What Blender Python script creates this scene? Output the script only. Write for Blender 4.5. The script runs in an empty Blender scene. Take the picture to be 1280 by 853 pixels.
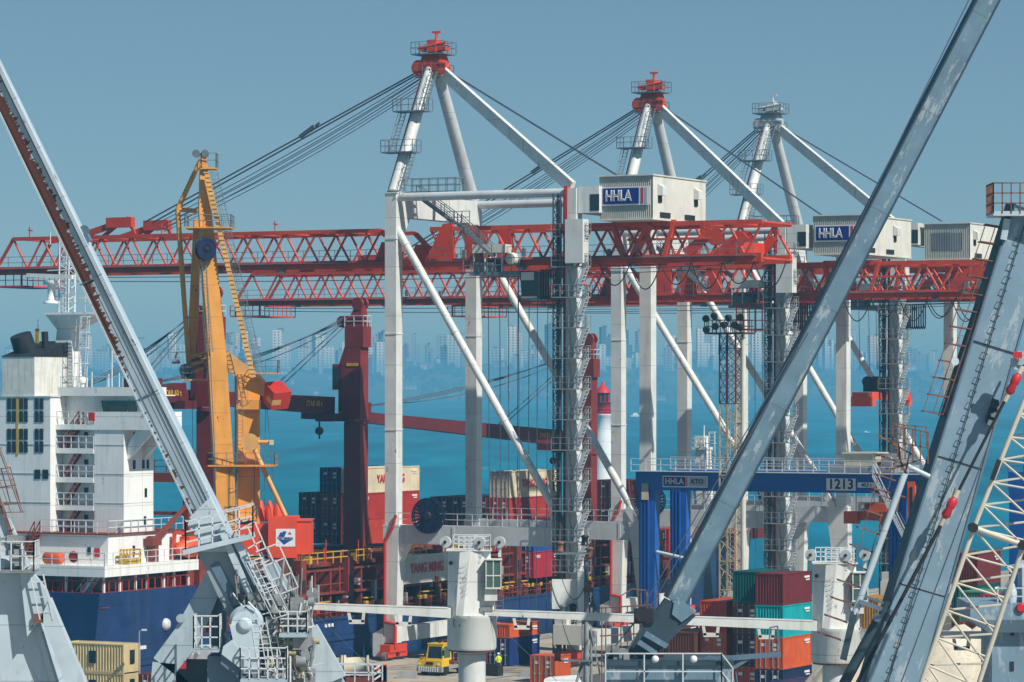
import bpy, math, random
from mathutils import Vector, Matrix
R = math.radians
random.seed(7)
sc = bpy.context.scene
C = sc.collection

# ------------------------------------------------------------------ camera, sky, sun, exposure
F = 4400.0            # focal length in pixels of a 1280 wide frame
HC = 28.0             # eye height above the sea
HZ = 485.0            # pixel row of the horizon
cam = bpy.data.cameras.new('camera'); camo = bpy.data.objects.new('camera', cam); C.objects.link(camo)
camo.location = (0, 0, HC); camo.rotation_euler = (R(90), 0, 0)
cam.sensor_width = 36; cam.lens = 36*F/1280; cam.shift_y = (HZ-426.5)/1280
cam.clip_start = 1; cam.clip_end = 60000
sc.camera = camo
SUN_EL = R(46); SUN_H = Vector((0.72, -0.694))
w = bpy.data.worlds.new("World"); sc.world = w; w.use_nodes = True
nt = w.node_tree; nt.nodes.clear()
wo = nt.nodes.new('ShaderNodeOutputWorld'); bg = nt.nodes.new('ShaderNodeBackground'); sk = nt.nodes.new('ShaderNodeTexSky')
sk.sky_type = 'NISHITA'; sk.sun_disc = False; sk.sun_elevation = SUN_EL
sk.sun_rotation = math.atan2(SUN_H.x, SUN_H.y)
sk.altitude = 0; sk.air_density = 0.72; sk.dust_density = 0.05; sk.ozone_density = 10
bg.inputs[1].default_value = 0.096
gm = nt.nodes.new('ShaderNodeGamma'); gm.inputs[1].default_value = 0.65
nt.links.new(sk.outputs[0], gm.inputs[0]); gr = nt.nodes.new('ShaderNodeVectorMath'); gr.operation = 'MULTIPLY'; gr.inputs[1].default_value = (.95, 1.07, .99)
nt.links.new(gm.outputs[0], gr.inputs[0]); nt.links.new(gr.outputs[0], bg.inputs[0]); nt.links.new(bg.outputs[0], wo.inputs[0])
sun = bpy.data.lights.new('sun', 'SUN'); sun.energy = 4.0; sun.angle = R(0.5); sun.color = (1, .94, .85)
suno = bpy.data.objects.new('sun', sun); C.objects.link(suno)
sd = Vector((SUN_H.x*math.cos(SUN_EL), SUN_H.y*math.cos(SUN_EL), math.sin(SUN_EL)))
suno.rotation_euler = sd.to_track_quat('Z', 'Y').to_euler(); suno.location = (60, -60, 150)
vs = sc.view_settings; vs.view_transform = 'Standard'; vs.look = 'None'; vs.gamma = 1; vs.exposure = 0.42; vs.use_curve_mapping = False
cy = sc.cycles
cy.max_bounces = 5; cy.diffuse_bounces = 2; cy.glossy_bounces = 2; cy.transmission_bounces = 3; cy.volume_bounces = 0; cy.transparent_max_bounces = 6
cy.use_denoising = True; cy.caustics_reflective = False; cy.caustics_refractive = False

# ------------------------------------------------------------------ placing helpers
def W(px, py, D):
    """point seen at photo pixel px,py at a distance D in front of the eye"""
    return Vector(((px-640)/F*D, D, HC-(py-HZ)/F*D))
TH = math.atan2(-0.46, 0.888)                      # the quay runs along QU, QV points away from the water
QV = Vector((math.cos(TH), math.sin(TH), 0)); QU = Vector((-math.sin(TH), math.cos(TH), 0))
QZ = 2.5                                           # quay surface above the sea
O1 = W(492, 825, 330); O1.z = QZ
def quay(u, v, z=QZ):
    p = O1+QU*u+QV*v; return Vector((p.x, p.y, z))
def vec(*a): return Vector(a)

# ------------------------------------------------------------------ mesh builder
class MB:
    def __init__(s): s.v = []; s.f = []; s.m = []; s.s = []
    def add(s, vs_, fs, mi=0, sm=False):
        o = len(s.v); s.v += [tuple(p) for p in vs_]
        for f in fs: s.f.append([o+i for i in f]); s.m.append(mi); s.s.append(sm)
        return s
    def hexa(s, p, mi=0):
        return s.add(p, [(0,3,2,1),(4,5,6,7),(0,1,5,4),(1,2,6,5),(2,3,7,6),(3,0,4,7)], mi)
    def box(s, x0, x1, y0, y1, z0, z1, mi=0):
        return s.hexa([(x0,y0,z0),(x1,y0,z0),(x1,y1,z0),(x0,y1,z0),(x0,y0,z1),(x1,y0,z1),(x1,y1,z1),(x0,y1,z1)], mi)
    def frame(s, a, b, up):
        d = (b-a).normalized(); up = Vector(up)
        if abs(d.dot(up.normalized())) > .98: up = Vector((0,1,0)) if abs(d.y) < .9 else Vector((1,0,0))
        x = d.cross(up).normalized(); return d, x, x.cross(d).normalized()
    def beam(s, a, b, w_, h, w2=None, h2=None, up=(0,0,1), mi=0):
        a = Vector(a); b = Vector(b); d, x, y = s.frame(a, b, up)
        w2 = w_ if w2 is None else w2; h2 = h if h2 is None else h2
        q = lambda c, W_, H: [c-x*W_/2-y*H/2, c+x*W_/2-y*H/2, c+x*W_/2+y*H/2, c-x*W_/2+y*H/2]
        return s.hexa(q(a, w_, h)+q(b, w2, h2), mi)
    def tube(s, a, b, r, r2=None, n=8, mi=0, caps=True):
        a = Vector(a); b = Vector(b); d, x, y = s.frame(a, b, (0,0,1)); r2 = r if r2 is None else r2
        cs = [(math.cos(2*math.pi*(i+.5)/n), math.sin(2*math.pi*(i+.5)/n)) for i in range(n)]
        A = [a+x*c*r+y*t*r for c, t in cs]; B = [b+x*c*r2+y*t*r2 for c, t in cs]
        s.add(A+B, [(i, (i+1) % n, n+(i+1) % n, n+i) for i in range(n)], mi, n > 5)
        if caps:
            s.add(A, [tuple(range(n))[::-1]], mi)
            if r2 > 1e-4: s.add(B, [tuple(range(n))], mi)
        return s
    def path(s, pts, r, n=4, mi=0):
        for a, b in zip(pts, pts[1:]): s.tube(a, b, r, n=n, mi=mi, caps=False)
        return s
    def sag(s, a, b, drop, r, k=8, n=4, mi=0):
        a = Vector(a); b = Vector(b)
        return s.path([a.lerp(b, i/k)-Vector((0,0,drop*4*(i/k)*(1-i/k))) for i in range(k+1)], r, n, mi)
    def prism(s, poly, ex, mi=0):
        n = len(poly); ex = Vector(ex); A = [Vector(p) for p in poly]
        return s.add(A+[p+ex for p in A], [tuple(range(n))[::-1], tuple(range(n, 2*n))]+[(i, (i+1) % n, n+(i+1) % n, n+i) for i in range(n)], mi)
    def lathe(s, c, prof, n=20, mi=0, axis=None):
        c = Vector(c); ax = Vector((0,0,1)) if axis is None else Vector(axis).normalized()
        x = ax.orthogonal().normalized(); y = ax.cross(x)
        V = [c+ax*z+x*r*math.cos(2*math.pi*i/n)+y*r*math.sin(2*math.pi*i/n) for r, z in prof for i in range(n)]
        s.add(V, [(k*n+i, k*n+(i+1) % n, (k+1)*n+(i+1) % n, (k+1)*n+i) for k in range(len(prof)-1) for i in range(n)], mi, True)
        s.add([c+ax*prof[0][1]+x*prof[0][0]*math.cos(2*math.pi*i/n)+y*prof[0][0]*math.sin(2*math.pi*i/n) for i in range(n)], [tuple(range(n))[::-1]], mi)
        s.add([c+ax*prof[-1][1]+x*prof[-1][0]*math.cos(2*math.pi*i/n)+y*prof[-1][0]*math.sin(2*math.pi*i/n) for i in range(n)], [tuple(range(n))], mi)
        return s
    def rail(s, pts, h=1.1, step=1.5, r=.035, mids=2, up=(0,0,1), mi=0):
        up = Vector(up)
        for a, b in zip(pts, pts[1:]):
            a = Vector(a); b = Vector(b); n = max(1, round((b-a).length/step))
            for i in range(n+1):
                p = a.lerp(b, i/n); s.tube(p, p+up*h, r, n=4, mi=mi, caps=False)
            for k in range(mids):
                o = up*h*(k+1)/mids; s.tube(a+o, b+o, r, n=4, mi=mi, caps=False)
        return s
    def ladder(s, a, b, w_=.5, side=(1,0,0), step=.4, r=.035, cage=0, out=(0,-1,0), mi=0):
        a = Vector(a); b = Vector(b); sd_ = Vector(side).normalized()*w_/2
        s.tube(a-sd_, b-sd_, r, n=4, mi=mi, caps=False); s.tube(a+sd_, b+sd_, r, n=4, mi=mi, caps=False)
        n = max(2, int((b-a).length/step))
        for i in range(n):
            p = a.lerp(b, (i+.5)/n); s.tube(p-sd_, p+sd_, r*.8, n=4, mi=mi, caps=False)
        if cage:
            o = Vector(out).normalized()*cage; m = max(2, int((b-a).length/1.3)); pr = None
            for i in range(m+1):
                p = a.lerp(b, i/m); q = [p-sd_*1.4, p-sd_*1.4+o*.7, p+o, p+sd_*1.4+o*.7, p+sd_*1.4]
                s.path(q, r*.8, mi=mi)
                if pr:
                    for k in (1, 2, 3): s.tube(pr[k], q[k], r*.6, n=4, mi=mi, caps=False)
                pr = q
        return s
    def stairs(s, a, b, width, side, r=.04, mi=0, rails=True, n=None):
        a = Vector(a); b = Vector(b); sv = Vector(side).normalized()*width/2
        for q in (-sv, sv):
            s.beam(a+q, b+q, .08, .25, mi=mi)
            if rails:
                u = Vector((0,0,1)); s.tube(a+q+u, b+q+u, r, n=4, mi=mi, caps=False); s.tube(a+q+u*.5, b+q+u*.5, r*.8, n=4, mi=mi, caps=False)
                for t in (0, .33, .66, 1): p = a.lerp(b, t)+q; s.tube(p, p+u, r, n=4, mi=mi, caps=False)
        n = n or max(3, int(abs(b.z-a.z)/.28))
        for i in range(n):
            p = a.lerp(b, (i+.5)/n); s.beam(p-sv, p+sv, .25, .05, mi=mi)
        return s
    def lace(s, A, B, n, r, zig=True, cross=False, off=0, nn=5, mi=0):
        """bracing between chords A=(a0,a1) and B=(b0,b1)"""
        a0, a1 = map(Vector, A); b0, b1 = map(Vector, B)
        for i in range(n):
            t0 = i/n; t1 = (i+1)/n; tm = (i+.5)/n
            if cross:
                s.tube(a0.lerp(a1, t0), b0.lerp(b1, t1), r, n=nn, mi=mi, caps=False); s.tube(b0.lerp(b1, t0), a0.lerp(a1, t1), r, n=nn, mi=mi, caps=False)
            elif off:
                s.tube(b0.lerp(b1, t0), a0.lerp(a1, tm), r, n=nn, mi=mi, caps=False); s.tube(a0.lerp(a1, tm), b0.lerp(b1, t1), r, n=nn, mi=mi, caps=False)
            else:
                s.tube(a0.lerp(a1, t0), b0.lerp(b1, tm), r, n=nn, mi=mi, caps=False); s.tube(b0.lerp(b1, tm), a0.lerp(a1, t1), r, n=nn, mi=mi, caps=False)
        return s
    def ridged(s, a, b, z0, z1, n, depth, nrm, mi=0):
        """corrugated upright sheet from a to b"""
        a = Vector(a); b = Vector(b); nrm = Vector(nrm); P = []
        for i in range(n):
            for t, d in ((0, 0), (.22, 0), (.36, -depth), (.86, -depth), (1, 0)):
                P.append(a.lerp(b, (i+t)/n)+nrm*d)
        V = [(p.x, p.y, z0) for p in P]+[(p.x, p.y, z1) for p in P]; m = len(P)
        return s.add(V, [(i, i+1, m+i+1, m+i) for i in range(m-1)], mi)
    def grow(s, o):
        k = len(s.v); s.v += o.v; s.f += [[k+i for i in f] for f in o.f]; s.m += o.m; s.s += o.s; return s
    def build(s, name, mats, parent=None, local=True, frame=None, kind=None, label=None):
        mats = mats if isinstance(mats, (list, tuple)) else [mats]
        M = Matrix.Identity(4)
        if parent is not None and not local: M = MW[parent.name].inverted()
        if frame is not None: M = frame.inverted()
        me = bpy.data.meshes.new(name)
        me.from_pydata([tuple(M @ Vector(p)) for p in s.v] if (frame is not None or not local) else s.v, [], s.f)
        for m in mats: me.materials.append(m)
        me.polygons.foreach_set('material_index', s.m); me.polygons.foreach_set('use_smooth', s.s); me.update()
        o = bpy.data.objects.new(name, me); C.objects.link(o)
        pm = MW[parent.name] if parent is not None else Matrix.Identity(4)
        if parent is not None: o.parent = parent
        if frame is not None: o.matrix_local = pm.inverted() @ frame; MW[o.name] = frame
        else: MW[o.name] = pm
        if kind: o['kind'] = kind
        if label: o['label'] = label
        return o
MW = {}
def split_build(mb, name, mat, parent):
    """one object per box held in mb (eight points each)"""
    for k in range(len(mb.v)//8):
        q = MB(); q.hexa(mb.v[8*k:8*k+8]); q.build(name, mat, parent)
def thing(name, label, cat, loc=(0,0,0), rz=0, group=None):
    o = bpy.data.objects.new(name, None); C.objects.link(o); o.empty_display_size = .5
    o.location = loc; o.rotation_euler = (0, 0, rz); o['label'] = label; o['category'] = cat
    if group: o['group'] = group
    MW[o.name] = Matrix.Translation(Vector(loc)) @ Matrix.Rotation(rz, 4, 'Z'); return o
def tag(o, label, cat, group=None):
    o['label'] = label; o['category'] = cat
    if group: o['group'] = group
    return o
def axis_frame(a, b, up=(0,-1,0)):
    """frame whose Z runs a->b and whose Y points about along up"""
    a = Vector(a); z = (Vector(b)-a).normalized(); x = Vector(up).cross(z).normalized(); y = z.cross(x)
    return Matrix(((x.x, y.x, z.x, a.x), (x.y, y.y, z.y, a.y), (x.z, y.z, z.z, a.z), (0, 0, 0, 1)))
def text(name, body, size, mat, parent, loc, right, up, ext=.015, align='CENTER', outline=0, sx=1.0):
    cu = bpy.data.curves.new(name, 'FONT'); cu.body = body; cu.size = size; cu.extrude = ext; cu.align_x = align; cu.align_y = 'CENTER'; cu.resolution_u = 3
    cu.offset = 0 if outline else size*.02
    if outline: cu.fill_mode = 'NONE'; cu.extrude = 0; cu.bevel_depth = outline; cu.bevel_resolution = 0
    cu.materials.append(mat)
    o = bpy.data.objects.new(name, cu); C.objects.link(o); o.parent = parent
    x = Vector(right).normalized(); y = Vector(up).normalized(); z = x.cross(y)
    o.matrix_local = Matrix(((x.x*sx, y.x, z.x, loc[0]), (x.y*sx, y.y, z.y, loc[1]), (x.z*sx, y.z, z.z, loc[2]), (0, 0, 0, 1)))
    dg = bpy.context.evaluated_depsgraph_get(); me = bpy.data.meshes.new_from_object(o.evaluated_get(dg)); ml = o.matrix_local.copy()
    bpy.data.objects.remove(o); bpy.data.curves.remove(cu)
    o = bpy.data.objects.new(name, me); C.objects.link(o); o.parent = parent; o.matrix_local = ml
    if not me.materials: me.materials.append(mat)
    MW[o.name] = MW[parent.name] @ ml
    return o

# ------------------------------------------------------------------ materials
def paint(name, col, rough=.5, var=.18, dirt=.35, dcol=(.12,.09,.07), rust=0.0, rcol=(.14,.035,.012), scale=.5, spec=.4, metal=0.0, bump=.15, scuff=0.0, scol=(.6,.66,.7), seam=0.0):
    m = bpy.data.materials.new(name); m.use_nodes = True; t = m.node_tree; N = t.nodes; L = t.links
    b = N['Principled BSDF']; b.inputs['Roughness'].default_value = rough; b.inputs['Metallic'].default_value = metal
    b.inputs['Specular IOR Level'].default_value = spec
    tc = N.new('ShaderNodeTexCoord'); oi = N.new('ShaderNodeObjectInfo')
    sc_ = N.new('ShaderNodeVectorMath'); sc_.operation = 'SCALE'; sc_.inputs['Scale'].default_value = 173.0
    cmb = N.new('ShaderNodeCombineXYZ')
    for i in range(3): L.new(oi.outputs['Random'], cmb.inputs[i])
    L.new(cmb.outputs[0], sc_.inputs[0])
    ad = N.new('ShaderNodeVectorMath'); L.new(tc.outputs['Object'], ad.inputs[0]); L.new(sc_.outputs[0], ad.inputs[1])
    def noise(s, det=4, stretch=None, rough_=.6):
        n = N.new('ShaderNodeTexNoise'); n.inputs['Scale'].default_value = s; n.inputs['Detail'].default_value = det; n.inputs['Roughness'].default_value = rough_
        src = ad.outputs[0]
        if stretch:
            mp = N.new('ShaderNodeMapping'); mp.inputs['Scale'].default_value = stretch; L.new(src, mp.inputs[0]); src = mp.outputs[0]
        L.new(src, n.inputs['Vector']); return n.outputs['Fac']
    def rng(f, a, b_, c=0, d=1):
        r = N.new('ShaderNodeMapRange'); r.inputs[1].default_value = a; r.inputs[2].default_value = b_; r.inputs[3].default_value = c; r.inputs[4].default_value = d
        L.new(f, r.inputs[0]); return r.outputs[0]
    def mix(f, a, c):
        x = N.new('ShaderNodeMix'); x.data_type = 'RGBA'; L.new(f, x.inputs[0])
        if isinstance(a, tuple): x.inputs[6].default_value = (*a, 1)
        else: L.new(a, x.inputs[6])
        if isinstance(c, tuple): x.inputs[7].default_value = (*c, 1)
        else: L.new(c, x.inputs[7])
        return x.outputs[2]
    lo = tuple(c*(1-var) for c in col); hi = tuple(min(1, c*(1+var*.7)) for c in col)
    out = mix(rng(noise(scale), .3, .7), lo, hi)
    if dirt: out = mix(rng(noise(scale*1.3, 5, (2.6, 2.6, .22)), .52, .8, 0, dirt), out, dcol)
    if scuff: out = mix(rng(noise(scale*3.0, 9, (1.2, 1.2, .34), .74), .565, .585, 0, scuff), out, scol)
    if rust: out = mix(rng(noise(scale*2.4, 6, (1.3, 1.3, .6), .7), .70-rust*.25, .76-rust*.25), out, rcol)
    if seam:      # plate joints every few metres
        sp = N.new('ShaderNodeSeparateXYZ'); L.new(tc.outputs['Object'], sp.inputs[0])
        def mth(op, a, c=0.0):
            q = N.new('ShaderNodeMath'); q.operation = op
            for i, v_ in enumerate((a, c)):
                if isinstance(v_, (int, float)): q.inputs[i].default_value = v_
                else: L.new(v_, q.inputs[i])
            return q.outputs[0]
        s1 = mth('LESS_THAN', mth('FRACT', mth('DIVIDE', sp.outputs[2], seam)), .055/seam); s2 = mth('LESS_THAN', mth('FRACT', mth('DIVIDE', mth('ADD', sp.outputs[1], 50.37), seam*2.3)), .05/seam/2.3)
        out = mix(mth('MULTIPLY', mth('MAXIMUM', s1, s2), .55), out, tuple(c*.35 for c in col))
    L.new(out, b.inputs['Base Color'])
    if bump:
        bp = N.new('ShaderNodeBump'); bp.inputs['Strength'].default_value = bump; bp.inputs['Distance'].default_value = .03
        L.new(noise(3.0, 3), bp.inputs['Height']); L.new(bp.outputs[0], b.inputs['Normal'])
    L.new(rng(noise(scale*2), .3, .7, max(.05, rough-.1), min(1, rough+.12)), b.inputs['Roughness'])
    return m
M = {}
def P(k, *a, **kw): M[k] = paint(k, *a, **kw)
P('white', (.68,.70,.67), .45, .12, .6, (.36,.33,.26), rust=.2, seam=4.6)
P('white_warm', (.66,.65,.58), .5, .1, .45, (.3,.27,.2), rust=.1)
P('ship_white', (.82,.83,.81), .4, .06, .5, (.42,.36,.26), rust=.22, seam=2.55)
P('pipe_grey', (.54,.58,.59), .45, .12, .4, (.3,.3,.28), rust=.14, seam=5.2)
P('steel', (.16,.19,.21), .5, .2, .4, (.06,.06,.06))
P('rail_white', (.62,.66,.68), .5, .1, .2, rust=.15)
P('dark', (.018,.02,.025), .55, .3, .2)
P('rope', (.085,.105,.135), .7, .2, 0)
P('boom_red', (.64,.066,.024), .5, .25, .5, (.13,.025,.018), scale=.35)
P('red_bright', (.62,.05,.02), .45, .15, .25, (.16,.03,.02))
P('ship_crane', (.21,.024,.023), .5, .18, .3, (.05,.01,.012))
P('ship_jib', (.12,.017,.021), .5, .18, .3, (.04,.01,.012))
P('lattice_grey', (.075,.082,.09), .55, .3, .4, (.05,.03,.03), rust=.2)
P('deck_red', (.20,.036,.024), .65, .35, .5, (.04,.018,.014), rust=.35)
P('hull', (.011,.040,.135), .45, .3, .6, (.035,.06,.10), scale=.25, rust=.1, seam=2.4)
P('hull_red', (.20,.045,.03), .6, .2, .4)
P('yellow', (.76,.34,.06), .45, .14, .5, (.28,.11,.03), rust=.16, seam=2.9)
P('yellow_pale', (.70,.40,.13), .5, .15, .4, (.25,.14,.05))
P('orange', (.72,.075,.028), .45, .1, .2, (.35,.05,.03))
P('cw_red', (.55,.035,.022), .45, .1, .2, (.25,.03,.02))
P('rtg_blue', (.014,.10,.40), .4, .2, .3, (.02,.06,.16))
P('sign_blue', (.006,.02,.20), .4, .08, .1)
P('sign_white', (.75,.76,.76), .5, .05, .1)
P('sign_red', (.55,.02,.03), .5, .05, .1)
P('sign_grey', (.35,.42,.48), .5, .05, .1)
P('ink', (.012,.015,.06), .5, 0, 0)
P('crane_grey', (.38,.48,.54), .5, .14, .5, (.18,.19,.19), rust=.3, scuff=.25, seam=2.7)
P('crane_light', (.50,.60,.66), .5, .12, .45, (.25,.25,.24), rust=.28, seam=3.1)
P('crane_shade', (.11,.18,.25), .5, .15, .3, (.06,.08,.1), rust=.1)  # crane grey darkened, shade put into the colour
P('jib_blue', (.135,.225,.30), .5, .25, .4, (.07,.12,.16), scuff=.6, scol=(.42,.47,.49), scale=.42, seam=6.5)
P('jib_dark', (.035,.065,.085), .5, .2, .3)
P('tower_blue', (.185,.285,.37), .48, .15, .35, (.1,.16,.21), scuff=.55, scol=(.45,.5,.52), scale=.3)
P('rusty_rail', (.22,.10,.07), .8, .5, .5, (.1,.04,.03), rust=.5, scale=2)
P('grime', (.25,.27,.28), .65, .4, .5, (.09,.075,.06), rust=.3, scale=1.5)
P('funnel_white', (.70,.71,.66), .5, .12, .85, (.36,.27,.09), scale=1.1, rust=.2)
P('cream_tube', (.58,.55,.46), .5, .1, .35, (.3,.22,.14), rust=.15)
P('cream', (.60,.54,.40), .55, .12, .4, (.3,.22,.12), rust=.15)
P('mast_cream', (.50,.42,.26), .6, .2, .4, (.2,.12,.06), rust=.3, scale=1)
P('mast_rust', (.10,.035,.028), .7, .3, .4)
P('house_shaded', (.46,.47,.43), .55, .1, .45, (.25,.22,.17))
P('glass', (.014,.024,.03), .12, .2, 0, spec=.6, bump=0)
P('glass_green', (.07,.12,.10), .1, .2, 0, spec=.6, bump=0)
P('rubber', (.02,.02,.021), .8, .2, .2, (.06,.055,.05))
P('grey_metal', (.30,.31,.31), .45, .2, .4, (.1,.08,.06), rust=.15)
P('truck_yellow', (.72,.47,.02), .4, .08, .2, (.3,.2,.05))
P('hivis', (.55,.75,.04), .7, .1, 0)
P('skin', (.45,.25,.17), .6, .1, 0, bump=0)
P('navy_cloth', (.02,.025,.05), .9, .2, 0)
P('rail_yellow', (.62,.36,.02), .55, .15, .3, rust=.2)
P('lamp_black', (.02,.022,.025), .4, .1, 0)
P('lifeboat', (.72,.10,.03), .5, .12, .25, (.4,.1,.05))
for k, c in dict(c_blue=(.012,.035,.15), c_navy=(.008,.02,.075), c_purple=(.055,.016,.035), c_maroon=(.15,.018,.02), c_red=(.40,.03,.022), c_orange=(.58,.10,.025), c_orangered=(.45,.05,.022), c_teal=(.0,.085,.085), c_cyan=(.005,.36,.38), c_green=(.07,.24,.15), c_cream=(.66,.58,.41), c_white=(.66,.66,.61), c_grey=(.26,.28,.28), c_yellow=(.42,.22,.03), c_tan=(.58,.47,.25), c_crimson=(.38,.012,.035), c_royal=(.01,.07,.32), c_brown=(.12,.035,.02)).items():
    P(k, c, .5, .15, .35, tuple(x*.35+.02 for x in c), rust=.12, scale=.7)

def ground_material(name, c1, c2, c3, s1=.08, s2=1.2, rough=.9):
    m = bpy.data.materials.new(name); m.use_nodes = True; t = m.node_tree; N = t.nodes; L = t.links; b = N['Principled BSDF']
    b.inputs['Roughness'].default_value = rough; b.inputs['Specular IOR Level'].default_value = .2
    tc = N.new('ShaderNodeTexCoord')
    def nz(s, d=6):
        n = N.new('ShaderNodeTexNoise'); n.inputs['Scale'].default_value = s; n.inputs['Detail'].default_value = d; L.new(tc.outputs['Object'], n.inputs['Vector']); return n.outputs['Fac']
    def rr(f, a, b_, e=1):
        r = N.new('ShaderNodeMapRange'); r.inputs[1].default_value = a; r.inputs[2].default_value = b_; r.inputs[4].default_value = e; L.new(f, r.inputs[0]); return r.outputs[0]
    x = N.new('ShaderNodeMix'); x.data_type = 'RGBA'; x.inputs[6].default_value = (*c1, 1); x.inputs[7].default_value = (*c2, 1); L.new(rr(nz(s1), .35, .65), x.inputs[0])
    y = N.new('ShaderNodeMix'); y.data_type = 'RGBA'; L.new(x.outputs[2], y.inputs[6]); y.inputs[7].default_value = (*c3, 1); L.new(rr(nz(s2, 8), .52, .75, .7), y.inputs[0])
    L.new(y.outputs[2], b.inputs['Base Color'])
    bp = N.new('ShaderNodeBump'); bp.inputs['Strength'].default_value = .3; bp.inputs['Distance'].default_value = .05; L.new(nz(s2*3), bp.inputs['Height']); L.new(bp.outputs[0], b.inputs['Normal'])
    return m
M['quay'] = ground_material('quay_concrete', (.30,.275,.235), (.43,.39,.32), (.13,.12,.11), .15, .7)
M['asphalt'] = ground_material('quay_asphalt', (.09,.09,.09), (.12,.115,.11), (.06,.06,.06))
M['land'] = ground_material('far_land', (.06,.085,.045), (.16,.14,.09), (.32,.25,.17), .004, .02)
M['stone'] = ground_material('mole_stone', (.22,.20,.17), (.30,.27,.23), (.12,.11,.10))
M['heap'] = ground_material('pale_heap', (.62,.55,.43), (.70,.63,.5), (.40,.33,.24), .3, 2.0)
M['wood'] = ground_material('far_wood', (.035,.065,.025), (.06,.09,.035), (.025,.04,.02), .02, .08)

def water_material():
    m = bpy.data.materials.new('sea_water'); m.use_nodes = True; t = m.node_tree; N = t.nodes; L = t.links; b = N['Principled BSDF']
    b.inputs['Roughness'].default_value = .38; b.inputs['Specular IOR Level'].default_value = .035; b.inputs['IOR'].default_value = 1.33
    tc = N.new('ShaderNodeTexCoord')
    def nz(s, st, d=3):
        mp = N.new('ShaderNodeMapping'); mp.inputs['Scale'].default_value = st; L.new(tc.outputs['Object'], mp.inputs[0])
        n = N.new('ShaderNodeTexNoise'); n.inputs['Scale'].default_value = s; n.inputs['Detail'].default_value = d; L.new(mp.outputs[0], n.inputs['Vector']); return n.outputs['Fac']
    x = N.new('ShaderNodeMix'); x.data_type = 'RGBA'; x.inputs[6].default_value = (.0,.105,.18, 1); x.inputs[7].default_value = (.0,.20,.29, 1)
    r = N.new('ShaderNodeMapRange'); r.inputs[1].default_value = .3; r.inputs[2].default_value = .7
    L.new(nz(.05, (1, .12, 1), 8), r.inputs[0]); nw = nz(.006, (1, .22, 1), 5); L.new(r.outputs[0], x.inputs[0])
    rw = N.new('ShaderNodeMapRange'); rw.inputs[1].default_value = .35; rw.inputs[2].default_value = .65; rw.inputs[3].default_value = .66; rw.inputs[4].default_value = 1.3; L.new(nw, rw.inputs[0])
    vm = N.new('ShaderNodeVectorMath'); vm.operation = 'SCALE'; L.new(x.outputs[2], vm.inputs[0]); L.new(rw.outputs[0], vm.inputs['Scale'])
    # scattered small white caps
    r2 = N.new('ShaderNodeMapRange'); r2.inputs[1].default_value = .70; r2.inputs[2].default_value = .75; r2.inputs[4].default_value = .5
    L.new(nz(.16, (.45, .16, 1), 4), r2.inputs[0])
    y = N.new('ShaderNodeMix'); y.data_type = 'RGBA'; L.new(r2.outputs[0], y.inputs[0]); L.new(vm.outputs[0], y.inputs[6]); y.inputs[7].default_value = (.5,.6,.65, 1)
    L.new(y.outputs[2], b.inputs['Base Color'])
    bp = N.new('ShaderNodeBump'); bp.inputs['Strength'].default_value = .7; bp.inputs['Distance'].default_value = .5
    L.new(nz(.35, (1, .5, 1), 6), bp.inputs['Height']); L.new(bp.outputs[0], b.inputs['Normal'])
    return m
M['water'] = water_material()

def tower_block_material(name, wall, sx, sz, win=(.09,.11,.13), fx=.42, fz=.45):
    """pale far apartment walls with rows of window openings"""
    m = bpy.data.materials.new(name); m.use_nodes = True; t = m.node_tree; N = t.nodes; L = t.links; b = N['Principled BSDF']; b.inputs['Roughness'].default_value = .8
    tc = N.new('ShaderNodeTexCoord'); sp = N.new('ShaderNodeSeparateXYZ'); L.new(tc.outputs['Object'], sp.inputs[0])
    def mth(op, a, c):
        n = N.new('ShaderNodeMath'); n.operation = op
        for i, q in enumerate((a, c)):
            if isinstance(q, (int, float)): n.inputs[i].default_value = q
            else: L.new(q, n.inputs[i])
        return n.outputs[0]
    h = mth('ADD', sp.outputs[0], sp.outputs[1])
    wx = mth('LESS_THAN', mth('FRACT', mth('DIVIDE', h, sx), 0), fx); wz = mth('LESS_THAN', mth('FRACT', mth('DIVIDE', sp.outputs[2], sz), 0), fz)
    x = N.new('ShaderNodeMix'); x.data_type = 'RGBA'; L.new(mth('MULTIPLY', wx, wz), x.inputs[0]); x.inputs[6].default_value = (*wall, 1); x.inputs[7].default_value = (*win, 1)
    L.new(x.outputs[2], b.inputs['Base Color']); return m

# ------------------------------------------------------------------ setting: sea, quay, far shore, mole
def struct(o): o['kind'] = 'structure'; return o
mb = MB(); mb.add([(-5200,-150,0),(5200,-150,0),(5200,10400,0),(-5200,10400,0)], [(0,1,2,3)])
struct(mb.build('sea', M['water']))
mb = MB()
q0 = [quay(-82, -3.2), quay(230, -3.2), quay(230, 330), vec(420, 256, QZ), vec(-51, 256, QZ)]
n0 = len(q0); mb.add(q0+[Vector((p.x, p.y, -.8)) for p in q0], [tuple(range(n0))[::-1]]+[(i, (i+1) % n0, n0+(i+1) % n0, n0+i) for i in range(n0)])
struct(mb.build('quay_ground', M['quay']))
mb = MB()      # darker driving lane and its painted lines
a = [quay(-60, 24, QZ+.004), quay(200, 24, QZ+.004), quay(200, 33, QZ+.004), quay(-60, 33, QZ+.004)]
mb.add(a, [(3,2,1,0)]); struct(mb.build('quay_road', M['asphalt']))
mb = MB()
for vv in (3.5, 7.5, 11.5, 15.5, 28.5):
    a = [quay(-60, vv, QZ+.008), quay(200, vv, QZ+.008), quay(200, vv+.15, QZ+.008), quay(-60, vv+.15, QZ+.008)]; mb.add(a, [(3,2,1,0)])
struct(mb.build('quay_markings', M['rail_yellow']))
mb = MB()
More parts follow.
